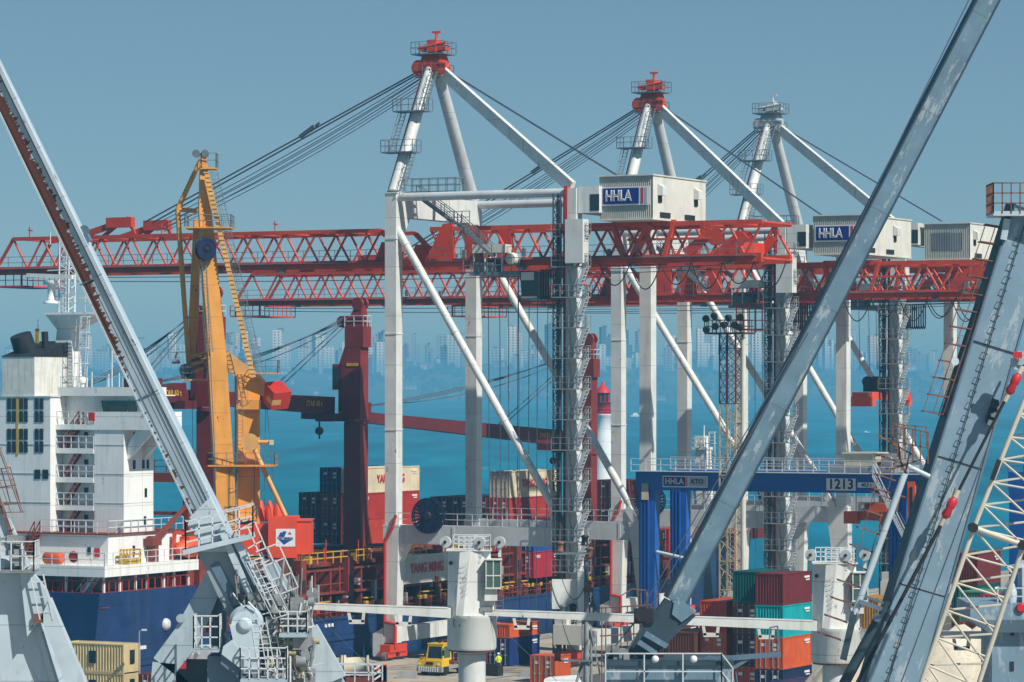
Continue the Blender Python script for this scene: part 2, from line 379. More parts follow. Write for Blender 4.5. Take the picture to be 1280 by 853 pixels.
for vv in (0, 18.4):
    for d in (-.09, .09): mb.beam(quay(-60, vv+d, QZ+.02), quay(200, vv+d, QZ+.02), .06, .04)
struct(mb.build('crane_rail_track', M['steel']))
mb = MB(); mb.box(-140, 140, 20, 212, -.8, QZ); struct(mb.build('pier_ground', M['quay']))
# far shore: a strip of land that climbs to a plateau
def hill_z(x, y):
    t = max(0., min(1., (y-7680-60*math.sin(x*.004)-40*math.sin(x*.011+1))/520)); s_ = t*t*(3-2*t)
    return -1.5+s_*(70+9*math.sin(x*.0031+.6)+6*math.sin(x*.009+y*.004)+5*math.sin(x*.023))+max(0, y-8300)*.012
mb = MB(); nx, ny = 130, 40; V_ = []
for j in range(ny+1):
    for i in range(nx+1):
        x = -4800+9600*i/nx; y = 7600+2600*(j/ny)**1.5; V_.append((x, y, hill_z(x, y)+random.uniform(-1, 1)*(2 if j > 2 else 0)))
mb.add(V_, [(j*(nx+1)+i, j*(nx+1)+i+1, (j+1)*(nx+1)+i+1, (j+1)*(nx+1)+i) for j in range(ny) for i in range(nx)], sm=True)
struct(mb.build('far_hills', M['land']))
mb = MB(); mb.prism([(8,690,-1),(46,690,-1),(46,712,-1),(8,706,-1)], (0,0,3.0)); struct(mb.build('mole_ground', M['stone']))

# city: each building one thing
CITY = [tower_block_material('pale_flats', (.80,.74,.66), 9, 6.5), tower_block_material('grey_flats', (.62,.61,.60), 8, 6.5), tower_block_material('blue_glass_block', (.12,.20,.26), 6, 7, (.05,.10,.15), .8, .7),
        tower_block_material('rose_flats', (.70,.54,.45), 9, 6.5), tower_block_material('shaded_flats', (.36,.38,.40), 10, 7)]  # last one darker, shade put into the wall colour
KN = ['pale', 'grey', 'bluish glazed', 'rosy', 'shaded grey']
M['roof_red'] = paint('tiled_roof', (.32,.09,.05), .8, .2, 0); M['roof_grey'] = paint('flat_roof', (.2,.2,.2), .8, .2, 0)
def block(px, pw, ytop, D, k, label=None, steps=1, rz=None):
    cx = (px-640)/F*D; wd = pw/F*D; zt = HC-(ytop-HZ)/F*D; zb = hill_z(cx, D)-6
    zt = max(zt, zb+14); dp = random.uniform(14, 24); m_ = MB(); x0 = -wd/2
    if steps == 1: m_.box(-wd/2, wd/2, -dp/2, dp/2, 0, zt-zb)
    else:
        for i in range(steps):
            h = (zt-zb)*(1-.16*((i*2) % 3)); m_.box(x0, x0+wd/steps-.4, -dp/2+2*(i % 2), dp/2, 0, h); x0 += wd/steps
    m_.box(-wd*.2, wd*.12, -dp*.25, dp*.25, zt-zb, zt-zb+random.uniform(3, 6), 1)
    m_.box(-wd/2-.6, wd/2+.6, -dp/2-.6, -dp/2+.2, (zt-zb)*.02, (zt-zb)*.06, 1)
    o = m_.build('apartment_block', [CITY[k], M['roof_grey']]); o.location = (cx, D, zb); o.rotation_euler.z = random.uniform(-.5, .5) if rz is None else rz
    g = 'apartment blocks on the far shore'
    if label: tag(o, label, 'building')
    else: tag(o, 'hazy %s apartment block among the many on the far hill' % KN[k], 'building', g+' '+KN[k])
block(352, 23, 413, 8150, 0, 'tall pale tower on the far shore seen behind the ship crane ropes', 2, .1)
block(436, 17, 428, 8100, 0, 'short pale slab with dark window grid beside the ship crane top', 1, .1)
block(401, 5, 424, 8120, 0, 'very thin pale tower beside the taller pale one on the shore', 1, 0)
block(476, 13, 428, 8050, 0, 'pale windowless-looking slab just before the white crane leg on the shore', 1, .2)
block(640, 12, 408, 8300, 0, 'pale slender tower rising from a bluish mass of far flats', 1, 0)
block(572, 52, 418, 8500, 4, 'very wide dull block mass on the far skyline between two white legs', 4, .05)
block(690, 17, 406, 8350, 2, 'tall bluish glazed tower by the stair tower on the far shore', 1, .3)
block(757, 14, 409, 8300, 2, 'bluish glazed tower with a pale neighbour over the lighthouse', 2, .2)
block(884, 26, 411, 8200, 0, 'broad stepped pale tower on the far shore by the lamp mast', 3, .1)
block(945, 12, 416, 8150, 0, 'pale tower behind the red trolley cage ropes on the shore', 1, .1)
block(1100, 30, 420, 8350, 3, 'rosy block group on the far shore over the hanging spreader', 3, .1)
block(178, 26, 424, 8100, 0, 'pale block group on the far shore over the ship bridge', 3, .1)
random.seed(21)
for i in range(190):
    px = random.uniform(-60, 1340); D = random.uniform(8120, 8800); k = random.choices(range(5), [4, 3, .8, 2.2, 1.6])[0]
    tall = random.random(); y = random.uniform(430, 452) if tall < .8 else random.uniform(414, 432)
    block(px, random.uniform(9, 26) if y > 432 else random.uniform(8, 15), y, D, k, steps=random.choice((1, 1, 2, 3)))
for i in range(90):
    px = random.uniform(-40, 1320); D = random.uniform(7740, 8250); x = (px-640)/F*D; z = hill_z(x, D)-1
    wd = random.uniform(12, 34); h = random.uniform(6, 14); dp = random.uniform(10, 16); m_ = MB(); m_.box(-wd/2, wd/2, -dp/2, dp/2, 0, h)
    m_.prism([(-wd/2-.8, -dp/2-.8, h), (-wd/2-.8, dp/2+.8, h), (-wd/2-.8, 0, h+5)], (wd+1.6, 0, 0), 1)
    k = random.choice((0, 0, 3)); red = random.random() < .6
    o = m_.build('hillside_house', [CITY[k], M['roof_red' if red else 'roof_grey']]); o.location = (x, D, z); o.rotation_euler.z = random.uniform(-.6, .6)
    tag(o, 'small %s house with %s roof on the far hillside' % (KN[k], 'red' if red else 'grey'), 'house', 'far hillside houses, %s %s' % (KN[k], 'red' if red else 'grey'))
mb = MB(); random.seed(5)
for i in range(2600):
    px = random.uniform(-120, 1400); D = 7700+700*random.random()**1.3; x = (px-640)/F*D; z = hill_z(x, D); r = random.uniform(4, 9)
    if math.sin(x*.013+D*.01)+math.sin(x*.031) < -.5: continue
    n = 6; pr = [(r*.5, -2), (r*random.uniform(.8, 1.1), r*.5), (r*.7, r*random.uniform(1., 1.3)), (r*.1, r*1.6)]
    mb.lathe((x, D, z), pr, n=n)
o = mb.build('far_woods', M['wood'], kind='stuff'); o['label'] = 'dark trees and scrub covering the far shore hillside'; o['category'] = 'woods'

# ------------------------------------------------------------------ the air
mb = MB(); mb.box(-5400, 5400, -300, 10600, -1.8, 78)
m = bpy.data.materials.new('haze_air'); m.use_nodes = True; t = m.node_tree; t.nodes.clear()
ou = t.nodes.new('ShaderNodeOutputMaterial'); pv = t.nodes.new('ShaderNodeVolumePrincipled')
pv.inputs['Color'].default_value = (.20, .67, 1.0, 1); pv.inputs['Density'].default_value = 2.6e-4; pv.inputs['Anisotropy'].default_value = 0.0
t.links.new(pv.outputs[0], ou.inputs['Volume'])
ho = mb.build('haze', m, kind='stuff'); ho['label'] = 'blue summer haze over the bay and far shore'; ho['category'] = 'haze'
# ------------------------------------------------------------------ ship to shore gantry cranes (local X = landside, Y = along the quay, Z up from the quay)
G = 18.8
def cable_reel(parent, c, r, axis, body='dark', name='cable_reel'):
    c = Vector(c); ax = Vector(axis).normalized(); x = ax.orthogonal().normalized(); y = ax.cross(x); m_ = MB(); n = 26
    ring = lambda rad, o: [c+ax*o+x*rad*math.cos(2*math.pi*i/n)+y*rad*math.sin(2*math.pi*i/n) for i in range(n+1)]
    for rad, o in ((r, .18), (r, -.18), (r*.93, 0), (r*.55, .2), (r*.3, .22)): m_.path(ring(rad, o), .05 if rad < r else .07)
    for i in range(n):
        d = x*math.cos(2*math.pi*i/n)+y*math.sin(2*math.pi*i/n)
        for o in (.18, -.18): m_.beam(c+d*r*.18+ax*o, c+d*r+ax*o, .16, .05, up=ax)
    o = m_.build(name, M[body], parent)
    h = MB(); h.lathe(c-ax*.35, [(r*.2, 0), (r*.26, .1), (r*.26, .6), (r*.12, .75)], n=14, axis=ax); h.lathe(c-ax*.12, [(r*.38, 0), (r*.38, .2)], n=24, axis=ax)
    h.build('reel_hub', M['dark'], o); return o
def sts(label, u0, S, dz, tip, back, trolley, cab_label=None, sign=True, apex='boom_red', spread=None, hz=0., hxo=0.):
    o0 = quay(u0, 0); t = thing('gantry_crane', label, 'crane', o0, TH, 'ship to shore gantry cranes on the quay')
    zt = 43.7+dz; zs = 12.7; zb = 37.0+dz+hz; zc = zb+3.5; zA = 57.5
    Wm = M['white']
    # legs, one mesh each
    for Y in (0, S):
        m_ = MB(); sh = 1 if Y == 0 else -1
        m_.box(-.6, .6, Y-.6, Y+.6, zs, zt)
        m_.box(-.66, .66, Y-.66, Y+.66, zt-4.3, zt-4.1)
        for zf in (21.5, 30.5): m_.box(-.65, .65, Y-.65, Y+.65, zf, zf+.12)
        # knee below the portal beam, tapering to the foot
        m_.hexa([(-.75,Y-.55,1.6),(.55,Y-.55,1.6),(.55,Y+.55,1.6),(-.75,Y+.55,1.6),(-.75,Y-.66,zs-.2),(.9,Y-.66,zs-.2),(.9,Y+.66,zs-.2),(-.75,Y+.66,zs-.2)])
        m_.prism([(.8,Y-.45,zs-1.7),(1.9,Y-.45,zs-1.7),(.8,Y-.45,zs-3.6)], (0,.9,0))
        m_.box(-.78, .95, Y-.68, Y+.68, zs-.2, zs)
        m_.build('leg', Wm, t)
        m_ = MB(); m_.box(G-.6, G+.6, Y-.6, Y+.6, zs, zt)
        m_.hexa([(G-.35,Y-.55,1.6),(G+.75,Y-.55,1.6),(G+.75,Y+.55,1.6),(G-.35,Y+.55,1.6),(G-1.7,Y-.66,zs-.2),(G+.75,Y-.66,zs-.2),(G+.75,Y+.66,zs-.2),(G-1.7,Y+.66,zs-.2)])
        m_.box(G-1.72, G+.78, Y-.68, Y+.68, zs-.2, zs); m_.build('leg', Wm, t)
        # portal beam with a walkway rail, upper round tie, diagonal brace
        m_ = MB(); m_.box(.62 if Y else .62, G-.62, Y-.5, Y+.5, zs-1.75, zs-.02); m_.box(6.5, 6.75, Y-.55, Y+.55, zs-1.7, zs-.1); m_.box(G-2.9, G-2.65, Y-.55, Y+.55, zs-1.7, zs-.1)
        pb = m_.build('portal_beam', M['pipe_grey'], t)
        r_ = MB(); r_.rail([(.8,Y-.5,zs+.0),(G-.8,Y-.5,zs)], 1.1, 1.5); r_.build('walkway_railing', M['rail_white'], pb)
        m_ = MB(); m_.tube((.5, Y, zt-.35), (G-.4, Y, zt-.35), .40, n=12); m_.build('upper_tie', M['pipe_grey'], t)
        m_ = MB(); m_.tube((.3, Y, zt-3.2), (G-1.1, Y, zs+.4), .37, n=12)
        m_.beam((G-1.9, Y-.45, zs+1.4), (G-.9, Y-.45, zs-.1), .5, .7); A_ = Vector((.3, Y, zt-3.2)); B_ = Vector((G-1.1, Y, zs+.4))
        for k in (.06, .36, .66, .94): p = A_.lerp(B_, k); m_.lathe(p, [(.37, -.06), (.44, -.05), (.44, .05), (.37, .06)], n=14, axis=B_-A_)
        m_.build('diagonal_brace', Wm, t)
        # bogies
        for X in (0, G):
            m_ = MB(); m_.box(X-.55, X+.55, Y-1.6, Y+1.6, .75, 1.5)
            for q in (-1.1, 1.1): m_.box(X-.45, X+.45, Y+q-.75, Y+q+.75, .3, .75)
            bo = m_.build('bogie', M['red_bright'], t); wh = MB()
            for q in (-1.6, -.7, .7, 1.6): wh.lathe((X-.2, Y+q, .42), [(.4, 0), (.4, .4)], n=14, axis=(1, 0, 0))
            wh.build('rail_wheel_rim', M['steel'], bo)
    for X in (0, G): m_ = MB(); m_.box(X-.5, X+.5, .6, S-.6, 1.7, 3.1); m_.build('sill_beam', M['white'], t)
    m_ = MB(); m_.hexa([(-.65,.6,zt-2.2),(.65,.6,zt-2.2),(.65,S-.6,zt-2.2),(-.65,S-.6,zt-2.2),(-.65,.6,zt),(.65,.6,zt),(.65,S-.6,zt),(-.65,S-.6,zt)])
    for Y, d in ((.6, 1), (S-.6, -1)): m_.prism([(-.64, Y, zt-2.2), (-.64, Y+d*1.5, zt-2.2), (-.64, Y, zt-4.2)], (1.28, 0, 0))
    m_.box(-.68, .68, -.68, .68, zt, zt+.12); m_.build('waterside_girder', Wm, t)
    m_ = MB(); m_.box(G-.6, G+.6, .6, S-.6, zt-2.2, zt-.02)
    m_.build('landside_girder', Wm, t)
    # mast: front legs, back stay, apex
    m_ = MB(); m_.tube((0, .1, zt+.1), (0, S/2-.9, zA-1.6), .62, .5, n=12)
    fm = m_.build('mast_leg', M['white'], t)
    l_ = MB(); a0 = Vector((-.75, .1, zt)); a1 = Vector((-.7, S/2-.9, zA-1.5)); l_.tube(a0, a1, .07, n=5); l_.build('cable_pipe', M['cw_red'], fm)
    l_ = MB(); pa = lambda k: Vector((0, .1, zt)).lerp(Vector((0, S/2-.9, zA-1.6)), k)
    for k, k2, sx_ in ((0.02, .33, 1.1), (.33, .66, -1.2), (.66, .97, .9)):
        l_.ladder(pa(k)+Vector((sx_, -.5, 0)), pa(k2)+Vector((sx_, -.5, 0)), .5, (1, 0, 0), .4, .04, cage=.6)
    for k in (.33, .66):
        p = pa(k); l_.box(p.x-1.9, p.x+1.5, p.y-1.5, p.y+.2, p.z-.12, p.z); l_.rail([(p.x-1.9,p.y-1.5,p.z),(p.x+1.5,p.y-1.5,p.z),(p.x+1.5,p.y+.2,p.z)], 1.1, .9, .04); l_.rail([(p.x-1.9,p.y+.2,p.z),(p.x-1.9,p.y-1.5,p.z)], 1.1, .9, .04)
    l_.box(.7, 6.2, .8, 2.2, zt+.1, zt+.2); l_.rail([(.7,.8,zt+.2),(6.2,.8,zt+.2),(6.2,2.2,zt+.2),(.7,2.2,zt+.2)], 1.2, .9, .04)
    l_.build('mast_ladder', M['steel'], fm)
    m_ = MB(); m_.tube((0, S-.2, zt+.1), (0, S/2+.6, zA-1.6), .66, .56, n=12); m_.build('mast_leg', M['pipe_grey'], t)  # far leg grey instead of white, its shade put into the colour
    m_ = MB(); m_.beam((.5, S/2-.3, zA-1.4), (G-.2, .2, zt+.1), .45, 1.1, up=(0, 0, 1)); m_.build('back_stay', M['white'], t)
    m_ = MB(); c = Vector((0, S/2, zA))
    m_.hexa([(-1.5,c.y-1.1,zA-2.2),(1.5,c.y-1.1,zA-2.2),(1.5,c.y+1.1,zA-2.2),(-1.5,c.y+1.1,zA-2.2),(-.85,c.y-.8,zA),(.85,c.y-.8,zA),(.85,c.y+.8,zA),(-.85,c.y+.8,zA)])
    for q in (-1.2, -.4, .4, 1.2): m_.lathe((q*.9, c.y-1.3, zA-1.4), [(.75, 0), (.55, .1), (.75, .2)], n=14, axis=(0, 1, 0))
    m_.box(-1.4, 1.4, c.y-.5, c.y+.5, zA+.25, zA+.75); m_.box(-.5, .5, c.y-.6, c.y+.6, zA+.05, zA+1.3); m_.tube((.2, c.y, zA+1.2), (.2, c.y, zA+2.1), .13, n=6); m_.box(-.25, .7, c.y-.1, c.y+.1, zA+1.95, zA+2.15)
    m_.tube((-1.3, c.y-.9, zA+.5), (1.7, c.y-.9, zA+.9), .14, n=6); m_.tube((1.2, c.y-1.1, zA-1.0), (1.9, c.y-1.1, zA-1.1), .3, n=8)
    ah = m_.build('apex_head', M[apex], t); l_ = MB()
    for zz, ex in ((zA-2.2, 1.5), (zA-.05, 1.75)):
        l_.box(-ex, ex, c.y-1.5, c.y+1.1, zz-.12, zz); l_.rail([(-ex,c.y-1.5,zz),(ex,c.y-1.5,zz),(ex,c.y+1.1,zz),(-ex,c.y+1.1,zz),(-ex,c.y-1.5,zz)], 1.1, .9, .035)
    l_.build('apex_platform', M['steel'], ah)
    # boom: two lattice walls between heavy chords
    fs0 = -33.2 if tip < -47 and dz == 0 else tip+18
    y1 = S*.27; y2 = y1+6.7
    m_ = MB(); X0, X1 = tip, back; n = round((X1-X0)/3.5)
    hinge = -1.2
    for Y, off in ((y1, 0), (y2, 1)):
        m_.beam((X0+2.2, Y, zc), (hinge-2.6, Y, zc), .36, .36); m_.beam((hinge-2.6, Y, zc), (hinge-.2, Y, zb+1.2), .4, .4); m_.beam((1.6, Y, zc), (X1, Y, zc), .36, .42)
        m_.beam((X0, Y, zb+.3), (X1, Y, zb+.3), .5, .78)
        m_.beam((X0, Y, zb+.3), (X0+2.2, Y, zc), .25, .25)
        k = round((hinge-2.6-X0-2.2)/3.5); m_.lace(((X0+2.2, Y, zc), (hinge-2.6, Y, zc)), ((X0+2.2, Y, zb+.5), (hinge-2.6, Y, zb+.5)), k, .125, off=off, nn=6)
        k = round((X1-1.6)/3.5); m_.lace(((1.6, Y, zc), (X1, Y, zc)), ((1.6, Y, zb+.5), (X1, Y, zb+.5)), k, .135, off=off, nn=6)
    for i in range(n+1):
        x = X0+2.2+(X1-X0-2.2)*i/n
        m_.tube((x, y1, zb+.2), (x, y2, zb+.2), .12, n=5)
        if x < hinge-3 or x > 2: m_.tube((x, y1, zc), (x, y2, zc), .10, n=5)
    bm = m_.build('boom', M['boom_red'], t)
    for Y in (y1, y2):     # hinge plates and raised frames
        m_ = MB()
        m_.prism([(1.2, Y-.2, zb+.6), (4.2, Y-.2, zb+.6), (4.0, Y-.2, zc+.5), (3.0, Y-.2, zc+.5)], (0, .4, 0)); m_.build('hinge_plate', M['red_bright'], bm); m_ = MB()
        m_.prism([(5.2, Y-.2, zb+.6), (7.2, Y-.2, zb+.6), (6.6, Y-.2, zc+.3), (5.6, Y-.2, zc+.3)], (0, .4, 0)); m_.build('hinge_plate', M['red_bright'], bm); m_ = MB()
        m_.prism([(hinge-3.2, Y-.25, zb+.5), (hinge-.2, Y-.25, zb+.5), (hinge-.2, Y-.25, zb+2.2), (hinge-2.4, Y-.25, zb+2.4)], (0, .5, 0)); m_.build('hinge_plate', M['red_bright'], bm); m_ = MB()
        f0 = fs0-5.2; m_.beam((f0, Y, zc+.1), (f0+6, Y, zc+1.7), .35, .6); m_.beam((f0+2.8, Y, zc), (f0+5.2, Y, zc+1.6), .25, .35); m_.beam((f0+6, Y, zc+1.5), (f0+6.6, Y, zc+.2), .25, .3)
        m_.box(f0+3.4, f0+6.4, Y-.35, Y+.35, zc+.9, zc+1.9); m_.build('stay_frame', M['red_bright'], bm)
    l_ = MB()
    for a_, b_ in ((X0+.5, hinge-2), (2, X1-.5)): l_.rail([(a_, y1-.9, zb+.5), (b_, y1-.9, zb+.5)], 1.15, 1.7, .035)
    l_.beam((X0+.5, y1-.6, zb+.45), (hinge-1.5, y1-.6, zb+.45), .7, .06); l_.beam((1.5, y1-.6, zb+.45), (X1-.5, y1-.6, zb+.45), .7, .06)
    l_.build('boom_walkway', M['steel'], bm)
    m_ = MB()
    for Y in (y1, y2): m_.beam((X1-7.6, Y, zb+.7), (X1-5, Y, zb+2.7), .3, .9); m_.lathe((X1-4.6, Y-.2, zb+2.2), [(.8, 0), (.6, .2), (.8, .4)], n=16, axis=(0, 1, 0)); m_.beam((X1-3.2, Y, zb+.7), (X1-1.6, Y, zb+2.3), .3, .7)
    m_.box(X1-4, X1-2.6, y1, y2, zb+.7, zb+1.8); m_.build('rope_anchor', M['red_bright'], bm)
    m_ = MB(); m_.box(X0-.4, X0+3.6, y1-.5, y2+.5, zb-1.35, zb-1.2); m_.rail([(X0-.4,y1-.5,zb-1.2),(X0+3.6,y1-.5,zb-1.2),(X0+3.6,y2+.5,zb-1.2)], 1.1, 1., .05)
    for x in (X0, X0+3.2): m_.beam((x, y1, zb-1.2), (x, y1, zb), .15, .15)
    for x in (X0+4.2, X0+20, X0+33): m_.tube((x, y1, zc), (x, y1, zc+1.2), .07, n=5); m_.beam((x-.2, y1, zc+.9), (x+.35, y1, zc+.8), .12, .12)
    m_.build('tip_platform', M['boom_red'], bm)
    m_ = MB()      # fore stays: thick links and ropes
    e = Vector((fs0+.8, 0, zc+1.5)); s0 = Vector((-1.4, 0, zA-1.6))
    for Y, Ye in ((S/2-.35, (y1+y2)/2-.7), (S/2+.35, (y1+y2)/2+.7)):
        A_ = s0+Vector((0, Y, 0)); B_ = e+Vector((0, Ye, 0)); m_.tube(A_, B_, .085, n=5)
        m_.sag(A_-Vector((0,0,.5)), B_-Vector((-.8,0,.4)), .45, .045); m_.sag(A_-Vector((-.1,0,.8)), B_-Vector((-1.2,0,.7)), .6, .045); m_.sag(A_-Vector((-.3,0,1.3)), B_-Vector((-1.4,0,.9)), .7, .04)
    p = s0.lerp(e, .39)+Vector((0, S*.44, 0)); m_.beam(p-Vector((.9,0,.55)), p+Vector((.7,0,.45)), .3, .35); m_.beam(p+Vector((.1,.3,0)), p+Vector((1.1,.3,.8)), .2, .2)
    m_.build('fore_stay', M['rope'], t)
    m_ = MB()
    for d in (-.25, .25): m_.tube((1.2, S/2+d, zA-1.6), (G+3.2, S*.35+d, zt+.6), .05, n=4)
    m_.build('hoist_rope', M['rope'], t)
    # machine house
    hx0, hx1, hy0, hy1 = 21.3+hxo, 26.6+hxo, .3, 11.9+hxo*3.2; h0 = zc+.35+(.6 if hxo else 0); h1 = h0+3.85; wc = .03
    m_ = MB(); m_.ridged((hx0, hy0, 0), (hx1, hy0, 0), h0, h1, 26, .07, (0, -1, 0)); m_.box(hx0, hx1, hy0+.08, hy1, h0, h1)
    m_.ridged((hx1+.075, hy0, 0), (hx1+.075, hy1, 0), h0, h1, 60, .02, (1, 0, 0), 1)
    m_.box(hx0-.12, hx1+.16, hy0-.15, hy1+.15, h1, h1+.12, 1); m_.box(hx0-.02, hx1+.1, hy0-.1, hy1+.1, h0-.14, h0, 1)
    mh = m_.build('machine_house', [M['house_shaded'], M['white_warm']], t)  # front wall's shade and end wall's light are put into their colours
    for y in (1.3, 9.2):
        m_ = MB(); m_.box(hx1+.1, hx1+.6, y, y+.9, h1-1.75, h1-1.0); m_.prism([(hx1+.1, y, h1-1.0), (hx1+.6, y, h1-1.0), (hx1+.1, y, h1-.7)], (0, .9, 0)); m_.box(hx1+.1, hx1+.14, y+.1, y+.85, h1-2.4, h1-1.8, 1); m_.build('vent_hood', [M['white'], M['dark']], mh)
    for y in (1.8, 7.2): m_ = MB(); m_.box(hx1+.1, hx1+.13, y, y+2.2, h0+.12, h0+.6); m_.build('louvre', M['dark'], mh)
    if sign:
        m_ = MB(); m_.box(hx0+.25, hx1-.15, hy0-.14, hy0-.085, h0+1.2, h0+2.9); sp_ = m_.build('sign_panel', M['sign_white'], mh)
        m_ = MB(); m_.box(hx0+.4, hx0+4.05, hy0-.17, hy0-.143, h0+1.33, h0+2.77); m_.build('sign_field', M['sign_blue'], sp_)
        m_ = MB(); m_.box(hx0+4.25, hx0+4.5, hy0-.17, hy0-.143, h0+1.33, h0+2.77); m_.build('sign_stripe', M['sign_red'], sp_)
        m_ = MB(); m_.box(hx0+4.66, hx0+4.86, hy0-.17, hy0-.143, h0+1.33, h0+2.77); m_.build('sign_stripe', M['sign_grey'], sp_)
        text('lettering', 'HHLA', 1.36, M['sign_white'], sp_, (hx0+2.0, hy0-.19, h0+2.03), (1, 0, 0), (0, 0, 1), outline=.045, sx=.74)
    else:
        m_ = MB(); m_.ridged((hx0+.9, hy0-.03, 0), (hx1-.9, hy0-.03, 0), h0+.9, h0+2.9, 18, .05, (0, -1, 0)); m_.build('faded_panel', M['steel'], mh)
    m_ = MB(); random.seed(int(u0)+3)
    for i in range(16):
        x = random.uniform(tip+6, back-3); s_ = random.uniform(.15, .4)
        m_ = MB()
        if abs(x) > 3: m_.box(x, x+s_*2, y1-.75, y1-.3, zb-.1, zb-.1-s_) if i % 2 else m_.box(x, x+s_, y1-.5, y1-.25, zb+.75, zb+.75+s_*2); m_.build('boom_floodlight', M['steel'], bm)
    m_ = MB(); m_.stairs((1.2, 2.6, zt-.1), (5.2, 2.6, zc+.4), .7, (0, 1, 0), .045); m_.stairs((5.6, 2.6, zc+.3), (9.2, 2.6, zb+.8), .7, (0, 1, 0), .045); m_.rail([(4.6,2,zc+.4),(7,2,zc+.4)], 1.1, .8, .045); m_.build('boom_stairs', M['steel'], t)
    for X in (0, G):
        for Y in (0, S):
            m_ = MB(); m_.tube((X-.63, Y+.3, zs), (X-.63, Y+.3, zt-5), .05, n=5); m_.box(X-.75, X-.6, Y-.3, Y+.2, zs+2, zs+2.9); m_.build('leg_conduit', M['grey_metal'], t)
    for x in (hx0+.6, hx1-.6):       # red frame carrying the house on the backreach
        for Y in (y1, y2): m_ = MB(); m_.beam((x, Y, zb+.4), (x-1.2 if x < 24 else x+1, Y, zc+.2), .7, .35); m_.build('house_strut', M['boom_red'], t)
    m_ = MB(); m_.beam((hx0-.5, y1, zc+.1), (hx1+.5, y1, zc+.1), .4, .5); m_.beam((hx0+1.5, y1, zb+.5), (hx0+3.2, y1, zc), 1.3, .3); m_.box(hx0+1, hx1+4, y1-.3, y1+.3, zb+2.0, zb+2.2)
    m_.build('house_frame', M['boom_red'], t)
    m_ = MB(); m_.box(G+.7, G+2.8, -.4, 3.2, zt-2.3, zt+.15); m_.box(G+1.9, G+2.82, -.43, -.38, zt-2.1, zt-.6, 1); m_.box(G-.62, G-.3, -.66, .9, zt-4, zt+.2, 2)
    m_.build('stair_head_house', [M['white'], M['glass'], M['cw_red']], t)
    # stair and lift tower round the landside near leg
    e_ = MB(); x0, x1 = G-1.4, G-.66
    for x in (x0, x1):
        for y in (-1.3, -.35): e_.beam((x, y, .3), (x, y, zt-.5), .11, .11)
    for i in range(int((zt-1)/1.15)):
        z = .5+i*1.15
        e_.beam((x0, -1.3, z), (x1, -1.3, z), .08, .08); e_.beam((x0, -1.3, z), (x1, -1.3, z+1.15), .06, .06); e_.beam((x0, -1.3, z), (x0, -.35, z), .08, .08); e_.beam((x0, -1.3, z+1.15), (x0, -.35, z), .06, .06)
    e_.box(x0+.2, x1-.2, -.75, -.62, .3, zt-1)
    for i in range(int((zt-1)/.57)): e_.beam((x0, -1.3, .5+i*.57), (x1, -1.3, .5+i*.57), .04, .05)
    for x in (x0+.3, x1-.3): e_.tube((x, -1.15, .3), (x, -1.15, zt-1), .06, n=5)
    e_.build('lift_shaft', M['lattice_grey'], t)
    e_ = MB(); e_.beam((G-.55, -.75, .5), (G-.55, -.75, zt-.5), .16, .12); e_.build('cable_tray', M['ship_crane'], t)
    e_ = MB(); f_ = MB(); z = 3.2; k = 0
    while z < zt-2:
        f_.box(G-1.45, G+2.1, -1.6, -.62, z-.1, z); f_.rail([(G-1.45,-1.6,z),(G+2.1,-1.6,z),(G+2.1,-.65,z)], 1.1, .9, .03)
        if z+3 < zt-2:
            e_.stairs((G+.9, -1.25, z), (G+2.0, -1.25, z+2.75), .6, (0, 1, 0), .035, n=8)
        f_.beam((G+.5, -1.2, z-2.7), (G+.1, -1.0, z-.3), .12, .12); f_.beam((G+.1, -1.2, z-2.7), (G+.55, -1.0, z-1.5), .1, .1)
        z += 2.78; k += 1
    e_.build('stair_flight', M['pipe_grey'], t); f_.build('stair_landing', M['grey_metal'], t)
    m_ = MB(); m_.box(G+.1, G+1.9, -1.9, -.7, zt-6.9, zt-2.9); m_.build('switch_cabinet', M['white'], t)
    m_ = MB(); m_.box(G-.9, G+2.2, -2.3, -.75, 2.2, 4.0); m_.box(G-.8, G+.4, -2.2, -.8, 4.0, 5.0); m_.build('lift_base_house', M['white_warm'], t)
    m_ = MB(); m_.path([(.65, -.75, zs+.9), (.3, -.75, zs-.3), (-.5, -.75, zs-1.6), (-.55, -.75, 3.6), (.6, -.75, 3.4), (.6, -.75, 1.2)], .15, 6); m_.build('cable_duct', M['cw_red'], t)
    cable_reel(t, (4.2, -.9, zs+.9), 1.62, (0, 1, 0), 'ink')
    m_ = MB(); m_.box(-1.9, -.8, -.6, .8, .3, 2.4); m_.prism([(-1.9, -.6, 2.4), (-.8, -.6, 2.4), (-.8, -.6, 3.0)], (0, 1.4, 0)); m_.build('drive_cover', M['white'], t)
    # trolley under the boom with the driver cab and ropes
    tr = MB(); X = trolley; tr.box(X-2.6, X+2.6, y1-1.6, y2+1, zb-1.0, zb-.7); tr.box(X-2.2, X-.2, y1-1.5, y1+.4, zb-.7, zb+.2); tr.box(X-2.3, X+.9, y1-1.6, y1+.4, zb+1.1, zb+1.9, 1)
    tr.rail([(X-3.2,y1-1.7,zb-.7),(X+2.7,y1-1.7,zb-.7)], 1.3, .8, .045)
    for x in (X-2.2, X-1.0, X+.8): tr.beam((x, y1-1.5, zb-.7), (x, y1-1.5, zb+1.1), .12, .12, mi=1)
    tr.lathe((X+1.6, y1-1.4, zb+.5), [(.5, 0), (.62, .3), (.62, .9), (.4, 1.1)], n=14, axis=(0, 1, 0), mi=1)
    to = tr.build('trolley', [M['steel'], M['white_warm']], t)
    m_ = MB(); cx = X+3.9
